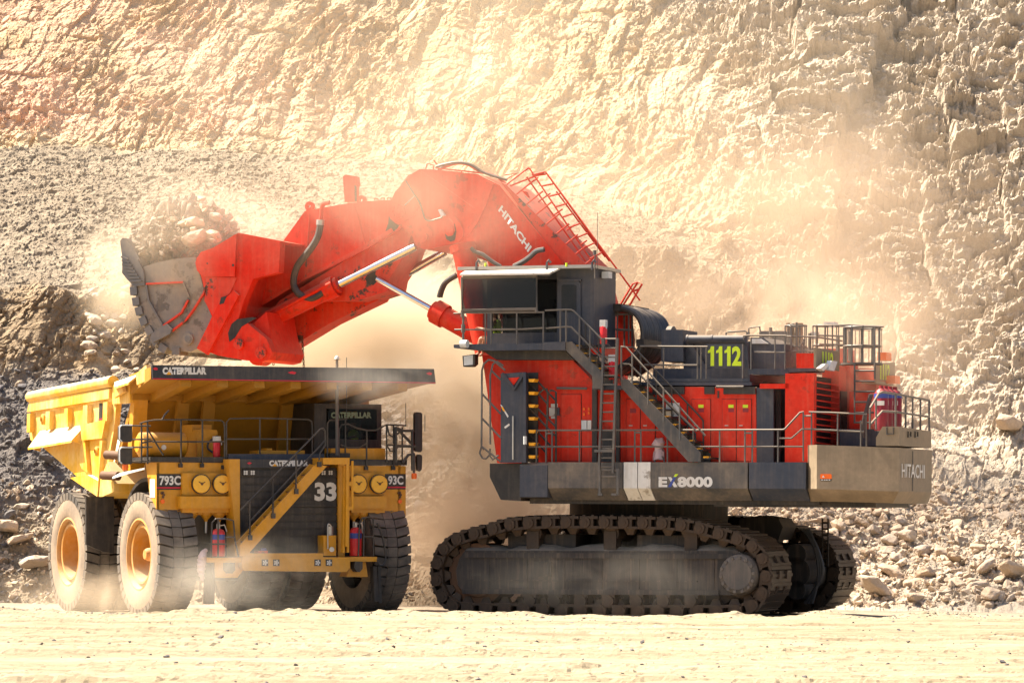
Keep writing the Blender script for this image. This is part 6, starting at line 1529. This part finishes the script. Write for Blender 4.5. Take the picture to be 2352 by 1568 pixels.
# ---- deck rails
def trail(y, lines, r=0.024, name='handrail', mat='darkrail'):
    mb = MB()
    for L in lines: mb.tube(tl_(y, *L), r, 6)
    return mb.obj(name, mat, TR)
YK = -0.05
trail(YK, [[(321, 972), (338, 967), (355, 964), (420, 963), (508, 965), (514, 970), (516, 980), (516, 1073)], [(350, 1014), (515, 1014)], [(325, 972), (325, 1058)], [(339, 967), (339, 1060)], [(416, 963), (416, 1066)], [(465, 964), (465, 1066)], [(339, 985), (375, 1045)]])
trail(YK, [[(520, 1068), (520, 970), (527, 961), (600, 960), (708, 963), (716, 968), (717, 980), (717, 1042)], [(520, 1008), (716, 1008)], [(597, 960), (597, 1042)], [(660, 962), (660, 1042)]])
trail(YK, [[(752, 1055), (752, 972), (757, 965), (797, 962)], [(793, 963), (793, 1042)], [(779, 1050), (779, 984), (785, 975), (800, 974), (820, 983), (843, 988), (863, 988), (888, 975), (933, 977)], [(842, 988), (842, 1075)], [(888, 975), (888, 1062)], [(904, 976), (904, 1075)], [(924, 980), (924, 1062)], [(888, 1021), (950, 1024)], [(782, 1021), (800, 1028), (825, 1028), (842, 1018)], [(889, 976), (894, 998), (905, 1004), (916, 993)], [(889, 1023), (896, 1035), (906, 1036), (914, 1026)]])
for x, y in ((416, 1064), (465, 1064), (514, 1068), (842, 1070), (904, 1070)): tp_('rail_socket', -0.08, 0.08, rect(x-4, y, x+4, y+9), 'black')
# mirrors
def mirror(pts, y, name='mirror'):
    mb = MB(); mb.pxz(tl_(y, *pts), y, y+0.12); return mb.obj(name, 'black', TR)
mirror([(953, 950), (956, 946), (967, 947), (970, 951), (970, 1034), (966, 1038), (956, 1036), (953, 1031)], -0.25); mirror([(958, 1048), (961, 1043), (968, 1044), (970, 1049), (969, 1077), (965, 1082), (959, 1079)], -0.25)
for y0 in (974, 1025):
    o = mirror([(274, y0+6), (279, y0), (301, y0), (304, y0+4), (304, y0+38), (300, y0+41), (279, y0+40), (274, y0+34)], -0.4)
    mb = MB(); mb.tube(tl_(-0.44, (304, y0+2), (279, y0+2), (275, y0+8), (275, y0+34), (280, y0+39)), 0.02, 6); mb.obj('mirror_frame', 'lamp', o)
trail(-0.3, [[(909, 980), (909, 1062)], [(909, 982), (926, 989), (950, 989)], [(912, 984), (947, 1020)], [(947, 989), (947, 1080)], [(909, 1024), (955, 1025)], [(925, 1062), (938, 1044), (952, 1042)], [(951, 1042), (951, 1083)]], 0.04, 'mirror_arm')
trail(-0.3, [[(300, 977), (346, 978)], [(300, 1009), (346, 1008)], [(300, 1027), (350, 1026)], [(325, 1017), (350, 1012)], [(300, 1060), (345, 1057)], [(339, 975), (339, 1065)], [(325, 975), (325, 1062)]], 0.025, 'mirror_arm')
for px, py in ((951, 1092), (288, 1072)):
    c = FT.Y(px, py, -0.3); mb = MB(); mb.lathe([(0, 0.07), (0.07, 0.07), (0.08, 0), (0.07, -0.09), (0, -0.09)], c, 'z', 14); o = mb.obj('beacon_lamp', 'amber', TR)
    mb = MB(); mb.tube([c+Vector((0, 0, 0.05)), c+Vector((0, 0, 0.16))], 0.03, 6); mb.obj('beacon_stem', 'darkrail', o)
# antennas
mb = MB(); mb.tube(tl_(-0.2, (774, 1045), (774, 868)), 0.05, 8); mb.tube(tl_(-0.2, (774, 870), (774, 826)), 0.04, 8); mb.pxz(tl_(-0.2, *rect(771, 840, 773.5, 870)), -0.26, -0.2); mb.box(FT.Y(768, 824, -.2).x, FT.Y(781, 824, -.2).x, -0.25, -0.15, FT.Y(774, 826, -.2).z, FT.Y(774, 825, -.2).z); AN = mb.obj('antenna_mast', 'rail', TR)
c = FT.Y(774, 824.5, -0.2); mb = MB(); mb.lathe([(0.07, 0), (0.06, 0.05), (0.03, 0.09), (0, 0.1)], c, 'z', 14); mb.obj('antenna_dome', 'white', AN)
for L in ([(796, 961), (796, 821)], [(932, 977), (932, 925)], [(976, 990), (976, 953)]): trail(-0.2, [L], 0.01, 'whip_antenna')
trail(-0.05, [[(373, 963), (378, 953), (388, 942)]], 0.025, 'wiper_arm')
# tanks and boxes on the deck
a, b = FT.Y(322, 1021, 1.0), FT.Y(420, 1021, 1.0); mb = MB(); mb.tube([a-Vector((0.1, 0, 0)), a, b, b+Vector((0.08, 0, 0))], [0.2, 0.34, 0.34, 0.22], 32); o = mb.obj('air_tank', 'yellow', TR)
mb = MB(); c = FT.Y(376, 1027, 0.65); mb.cyl(c, c+Vector((0, -0.02, 0)), 0.07, n=14); mb.pxz(tl_(0.66, *rect(370, 1014, 377, 1016)), 0.64, 0.66); mb.obj('tank_plate', 'white', o)
tp_('hydraulic_tank', 1.0, 0.8, [(453, 992), (456, 986), (470, 985), (498, 987), (500, 993), (500, 1050), (453, 1050)], 'yellow')
tp_('hydraulic_tank', 1.4, 0.8, rect(441, 975, 486, 1052), 'yellow')
mb = MB(); mb.tube(smooth_path(tl_(0.9, (500, 1000), (480, 1015), (478, 1030), (492, 1040))), 0.03, 6); mb.obj('tank_hose', 'hose', TR)
extinguisher(0.3, 497.5, 1005, 1049, TR, FT, 0.10, 'white', band=False)
tp_('deck_box', 0.4, 0.6, rect(592, 1034, 700, 1048), 'yellow'); tp_('deck_box', 0.5, 0.5, rect(612, 1029, 625, 1036), 'yellow')
# ---- cab
YCB = 0.75
zc1 = FT.Y(800, 1026, YCB).z
mb = MB(); x0, x1 = FT.Y(722, 980, YCB).x, FT.Y(876, 980, YCB).x; z1 = FT.Y(800, 927, YCB).z; zs = FT.Y(800, 1008, YCB).z; zh = FT.Y(800, 939, YCB).z
mb.box(x0, x1, YCB, YCB+1.7, zc1-0.5, zs); mb.box(x0, x1, YCB, YCB+1.7, zh, z1); mb.box(x0, x0+0.36, YCB, YCB+1.7, zs, zh); mb.box(x1-0.14, x1, YCB, YCB+1.7, zs, zh); mb.box(x0, x1, YCB+1.6, YCB+1.7, zs, zh)
TC = mb.obj('cab', 'black', TR)
mb = MB(); mb.pxz(tl_(YCB-0.01, (753, 943), (757, 939), (861, 939), (865, 943), (866, 1003), (862, 1007), (757, 1007), (753, 1003)), YCB-0.02, YCB-0.005); WS_ = mb.obj('windscreen', 'glass', TC)
ttext('CATERPILLAR', 760, 853, 946, 960, YCB-0.02, 'bandtext' if 'bandtext' in M else 'white', WS_, 0.05, 0.008)
tp_('cab_base', 0.3, 0.5, rect(760, 1029, 885, 1058), 'yellow'); tp_('cab_base', 0.2, 0.3, rect(757, 1040, 804, 1050), 'black')
mb = MB(); c = FT.Y(812, 1000, 1.1); mb.lathe([(0.2, -0.02), (0.23, 0), (0.2, 0.02), (0.18, 0), (0.2, -0.02)], c, 'y', 24); mb.beam(c+Vector((0, 0, -0.2)), c+Vector((0, 0.1, -0.7)), 0.06); mb.obj('steering_wheel', 'black', TC)
mb = MB(); c = FT.Y(812, 1000, 1.9); mb.box(c.x-0.3, c.x+0.3, 1.85, 2.0, c.z-0.3, c.z+0.45); mb.box(c.x-0.3, c.x+0.3, 1.4, 2.0, c.z-0.6, c.z-0.45); mb.obj('seat', 'cloth', TC)
# ================================================================== load in the bucket
def load_heap():
    c = FE.Y(424, 602, 0.0); bm = bmesh.new(); bmesh.ops.create_icosphere(bm, subdivisions=6, radius=1.0)
    V = np.array([v.co[:] for v in bm.verts]); x, y, z = V.T
    rad = 1.0+0.22*fbm(x*1.6+5, z*1.6+y*1.1, 400, 4)+0.11*chunks(x*2.2+y*0.7, z*2.2-y*1.9, 410, 0.9, 1.0, 0.3, 0.4)+0.06*chunks(x*5+y*2, z*5-y*4, 420, 0.9, 1.0, 0.3, 0.6)+0.03*chunks(x*11+y*5, z*11-y*9, 430, 0.9, 1.0, 0.3, 0.6)
    sx_ = 1.45*(1+0.10*z)
    P = np.stack([x*rad*1.50+0.12*np.maximum(z, 0), y*rad*2.2, np.sign(z)*np.abs(z)**0.92*rad*1.82], -1)
    for v, p in zip(bm.verts, P): v.co = Vector(p)+c
    me = bpy.data.meshes.new('bucket_load'); bm.to_mesh(me); bm.free(); me.materials.append(M['loadrock'])
    o = bpy.data.objects.new('bucket_load', me); COL.objects.link(o)
    o.location = (FE.o[0], FE.o[1], 0); o.rotation_euler = (0, 0, FE.yaw)
    return tag(o, 'dirt and crushed rock heaped high in the raised bucket', 'dirt', None, 'stuff')
load_heap()
def load_fines():
    c = FE.Y(424, 602, 0.0); n = 1500; P = []
    for i in range(n):
        th = NR.uniform(0, 2*math.pi); ph = math.asin(NR.uniform(0.02, 1.0))
        k = NR.uniform(0.98, 1.05)
        x, y, z = math.cos(ph)*math.cos(th), math.cos(ph)*math.sin(th), math.sin(ph)
        q = c+Vector((x*1.50*k+0.12*z, y*2.2*k, z**0.92*1.80*k)); P.append(FE.W(*q))
    tag(rubble('bucket_load', P, 0.04+0.30*NR.rand(n)**4, 'loadrock', range(380, 392)), 'broken stones and fines covering the dirt in the raised bucket', 'dirt')
load_fines()
LOAD = [(449, 548, 62, -1.75, 'largest pale block of the bucket load, in front above the red cheek'), (444, 512, 50, -1.5, 'pale tilted block in the bucket load above the largest block'),
        (476, 538, 66, -1.4, 'brown block of the bucket load wedged right of the largest block'), (497, 498, 34, -0.9, 'square block on the right shoulder of the bucket load'),
        (370, 512, 52, -1.4, 'dark slanting slab on the left shoulder of the bucket load'), (458, 458, 26, -0.4, 'angular block at the very top of the bucket load')]
for i, (px, py, wpx, y, lab) in enumerate(LOAD):
    p = FE.Y(px, py, y); rock(FE.W(*p), wpx/76.0, PALE[i], lab, None, 0.85, 'rock', (rng.uniform(-.4, .4), rng.uniform(-.4, .4), FE.yaw+rng.uniform(-.3, .3)))
for i in range(26):
    a = rng.uniform(0.15, 2.9); rr = rng.uniform(0.55, 1.0)
    px, py = 424+115*math.cos(a)*rr, 600-140*math.sin(a)*rr
    y = -2.1*math.sqrt(max(0.05, 1-rr*rr*0.9))
    p = FE.Y(px, py, y); rock(FE.W(*p), rng.uniform(9, 30)/76.0, PALE[i % 9], 'small stone stuck in the dirt of the bucket load', 'stones in the bucket load', 0.9)
for i, (px, py, wpx) in enumerate([(300, 757, 7), (314, 762, 9), (322, 738, 6), (346, 702, 6), (298, 735, 5), (345, 796, 7), (286, 700, 5), (330, 690, 5), (352, 812, 5), (318, 848, 5), (345, 820, 5)]):
    p = FE.Y(px, py, -1.0+0.2*i); rock(FE.W(*p), wpx/76.0, PALE[i % 9], 'stone fragment falling from the lip of the raised bucket', 'falling stone fragments', 0.6)

# ================================================================== the two operators behind their glass
def person(pos, rz, label):
    bm = bmesh.new(); L = bm.verts.layers.skin.verify()
    def v(co, r):
        a = bm.verts.new(co); a[L].radius = (r, r) if not isinstance(r, tuple) else r; return a
    def chain(start, pts):
        for co, r in pts:
            b = v(co, r); bm.edges.new((start, b)); start = b
        return start
    pel = v((0, 0, 0), (0.16, 0.12)); pel[L].use_root = True
    ch = chain(pel, [((0, 0, 0.20), (0.155, 0.11)), ((0, -0.01, 0.40), (0.175, 0.115)), ((0, -0.01, 0.50), (0.12, 0.09))])
    chain(ch, [((0, -0.015, 0.57), 0.055), ((0, -0.03, 0.63), 0.075), ((0, -0.035, 0.71), 0.095), ((0, -0.03, 0.79), 0.07)])
    for s in (-1, 1):
        w_ = chain(ch, [((s*0.17, 0, 0.49), 0.07), ((s*0.24, -0.06, 0.36), 0.055), ((s*0.26, -0.16, 0.24), 0.048), ((s*0.20, -0.34, 0.29), 0.038), ((s*0.17, -0.42, 0.31), 0.03), ((s*0.165, -0.47, 0.32), (0.035, 0.018))])
        for k in range(4):
            chain(w_, [((s*(0.145+k*0.018), -0.52, 0.335-k*0.004), 0.010), ((s*(0.145+k*0.018), -0.545-0.004*(k in (1, 2)), 0.315), 0.009), ((s*(0.145+k*0.018), -0.53, 0.295), 0.008)])
        chain(w_, [((s*0.135, -0.475, 0.33), 0.011), ((s*0.12, -0.50, 0.345), 0.009)])
        chain(pel, [((s*0.10, -0.06, -0.02), 0.10), ((s*0.14, -0.42, 0.03), 0.075), ((s*0.14, -0.46, -0.2), 0.058), ((s*0.14, -0.46, -0.40), 0.042), ((s*0.14, -0.58, -0.45), 0.04)])
    me = bpy.data.meshes.new('person'); bm.to_mesh(me); bm.free(); me.materials.append(M['skin'])
    o = bpy.data.objects.new('person', me); COL.objects.link(o)
    o.modifiers.new('skin', 'SKIN'); sd = o.modifiers.new('sub', 'SUBSURF'); sd.levels = 1; sd.render_levels = 2
    o.location = pos; o.rotation_euler = (0, 0, rz); tag(o, label, 'person')
    mb = MB(); ring_ = lambda rx_, ry_, z, y=0: [(rx_*math.cos(t), y+ry_*math.sin(t), z) for t in [j*math.pi/9 for j in range(18)]]
    rs = [ring_(0.19, 0.145, -0.02), ring_(0.185, 0.14, 0.2), ring_(0.205, 0.145, 0.40), ring_(0.19, 0.125, 0.50), ring_(0.10, 0.09, 0.55)]
    for a, b in zip(rs, rs[1:]): mb.add(a+b, [(i, (i+1) % 18, 18+(i+1) % 18, 18+i) for i in range(18)])
    mb.obj('vest', 'hivis', o)
    mb = MB(); mb.lathe([(0.105, 0.0), (0.112, 0.05), (0.095, 0.10), (0.05, 0.13), (0, 0.135)], (0, -0.025, 0.715), 'z', 20); mb.obj('hair', 'hair', o)
    mb = MB()
    mb.loft([(-0.015, -0.118, 0.66), (0.015, -0.118, 0.66), (0.008, -0.11, 0.705), (-0.008, -0.11, 0.705)], [(-0.012, -0.148, 0.664), (0.012, -0.148, 0.664), (0.005, -0.122, 0.705), (-0.005, -0.122, 0.705)]); mb.obj('nose', 'skin', o)
    mb = MB()
    for s in (-1, 1): mb.lathe([(0, 0.012), (0.012, 0.006), (0.012, -0.006), (0, -0.012)], (s*0.034, -0.122, 0.712), 'y', 10)
    mb.box(-0.025, 0.025, -0.125, -0.112, 0.632, 0.640); mb.obj('eyes_and_mouth', 'hair', o)
    return o
p = FT.Y(813, 971, 1.55); person(FT.W(p.x, 1.62, p.z-0.70), FT.yaw, 'driver in a bright hi-vis vest seated behind the truck windscreen')
p = FE.Y(1140, 722, -2.7); person(FE.W(p.x, -2.7, p.z-0.70), FE.yaw-math.pi/2, 'operator in a yellow-green hi-vis vest seated in the shovel cab')
# ================================================================== dust in the air
def dust(center, rad, dens, col, label, ns=0.35, lo=0.35, hi=0.72, seed=0.0, soft=0.75, step=1.0, an=0.15):
    bm = bmesh.new(); bmesh.ops.create_icosphere(bm, subdivisions=3, radius=1.0)
    me = bpy.data.meshes.new('dust_cloud'); bm.to_mesh(me); bm.free()
    m = bpy.data.materials.new('dust_cloud'); m.use_nodes = True; nt = m.node_tree; nt.nodes.clear()
    out = node(nt, 'ShaderNodeOutputMaterial'); pv = node(nt, 'ShaderNodeVolumePrincipled')
    pv.inputs['Color'].default_value = (*col, 1); pv.inputs['Anisotropy'].default_value = an
    nt.links.new(pv.outputs[0], out.inputs['Volume'])
    tc = node(nt, 'ShaderNodeTexCoord').outputs['Object']
    ln = node(nt, 'ShaderNodeVectorMath', operation='LENGTH'); nt.links.new(tc, ln.inputs[0])
    fall = node(nt, 'ShaderNodeMapRange', clamp=True, interpolation_type='SMOOTHSTEP'); nt.links.new(ln.outputs['Value'], fall.inputs[0])
    fall.inputs[1].default_value = 1.0; fall.inputs[2].default_value = 1-soft; fall.inputs[3].default_value = 0; fall.inputs[4].default_value = 1
    mp = node(nt, 'ShaderNodeMapping'); mp.inputs['Scale'].default_value = rad; mp.inputs['Location'].default_value = (seed*7.3, seed*3.1, seed*5.7); nt.links.new(tc, mp.inputs['Vector'])
    n = noise(nt, mp.outputs[0], ns, 6, 0.62, 0.9)
    d = maths(nt, 'MULTIPLY', maths(nt, 'MULTIPLY', fall.outputs[0], ramp(nt, n, lo, hi)), dens)
    nt.links.new(d, pv.inputs['Density'])
    m.cycles.volume_step_rate = step
    me.materials.append(m)
    o = bpy.data.objects.new('dust_cloud', me); COL.objects.link(o)
    o.location = center; o.scale = rad
    return tag(o, label, 'dust', None, 'stuff')
WARM = (0.87, 0.69, 0.52); CREAM = (0.92, 0.78, 0.60); BROWN = (0.80, 0.56, 0.38); PALEG = (0.95, 0.90, 0.80)
def at(px, py, y): return world_at(px, py, y)
dust(at(1120, 1010, 14), (4.4, 4.0, 5.8), 1.7, CREAM, 'peach dust column rising between truck and shovel', 0.36, 0.36, 0.62, 1, 0.9, 0.6)
dust(at(1080, 1220, 13), (3.6, 3.4, 2.6), 0.9, WARM, 'brown dust near the ground between truck and shovel', 0.5, 0.36, 0.64, 2, 0.9, 0.6)
dust(at(820, 770, 15), (6.2, 4.0, 3.4), 1.2, CREAM, 'bright cream dust behind the stick above the canopy', 0.33, 0.30, 0.60, 3, 0.9, 0.6)
dust(at(275, 640, 11), (1.8, 2.2, 2.2), 0.9, CREAM, 'bright dust bursting left of the bucket teeth', 0.6, 0.34, 0.66, 4, 0.95, 0.6)
dust(at(430, 525, 6.6), (3.2, 2.6, 2.4), 0.30, CREAM, 'dust veil shed by the load over the bucket', 0.5, 0.40, 0.66, 5, 0.9, 0.6)
dust(at(570, 520, 11), (2.6, 2.4, 1.6), 0.5, CREAM, 'dust trailing from the bucket load over the stick', 0.5, 0.34, 0.66, 15, 0.95, 0.6)
dust(at(1720, 560, 20), (11.5, 5.0, 6.5), 0.22, WARM, 'wide dust cloud drifting behind the shovel boom and engine house', 0.20, 0.36, 0.66, 6, 0.9)
dust(at(1840, 750, 13), (5.8, 3.2, 2.8), 0.36, WARM, 'dust blown over the rear of the engine house', 0.34, 0.34, 0.64, 7, 0.9, 0.6)
dust(at(1990, 880, 1), (4.6, 2.4, 3.4), 0.2, WARM, 'thin dust in front of the radiator end of the shovel', 0.34, 0.32, 0.68, 8, 0.9)
dust(at(930, 480, -1), (5.4, 2.2, 2.7), 0.24, WARM, 'thin dust veil in front of the boom', 0.3, 0.34, 0.68, 9, 0.9)
dust(at(1150, 220, 33), (22.0, 8.0, 9.0), 0.065, CREAM, 'high thin dust before the upper rock face', 0.13, 0.28, 0.68, 10, 0.9)
dust(at(560, 1330, -4.5), (3.2, 1.6, 1.4), 0.40, PALEG, 'pale dust low in front of the truck bumper', 0.5, 0.38, 0.68, 11, 0.9)
dust(at(230, 1370, -3.5), (3.8, 1.8, 1.0), 0.5, CREAM, 'pale dust around the left truck wheels', 0.6, 0.34, 0.68, 12, 0.9)
dust(at(1400, 1330, -4.5), (4.6, 1.3, 1.2), 0.11, PALEG, 'pale dust wisp before the near track frame', 0.6, 0.42, 0.68, 13, 0.9)
dust(at(880, 870, -3.0), (2.4, 1.3, 0.9), 0.30, PALEG, 'dust wisp before the canopy of the truck', 0.7, 0.38, 0.68, 14, 0.9)
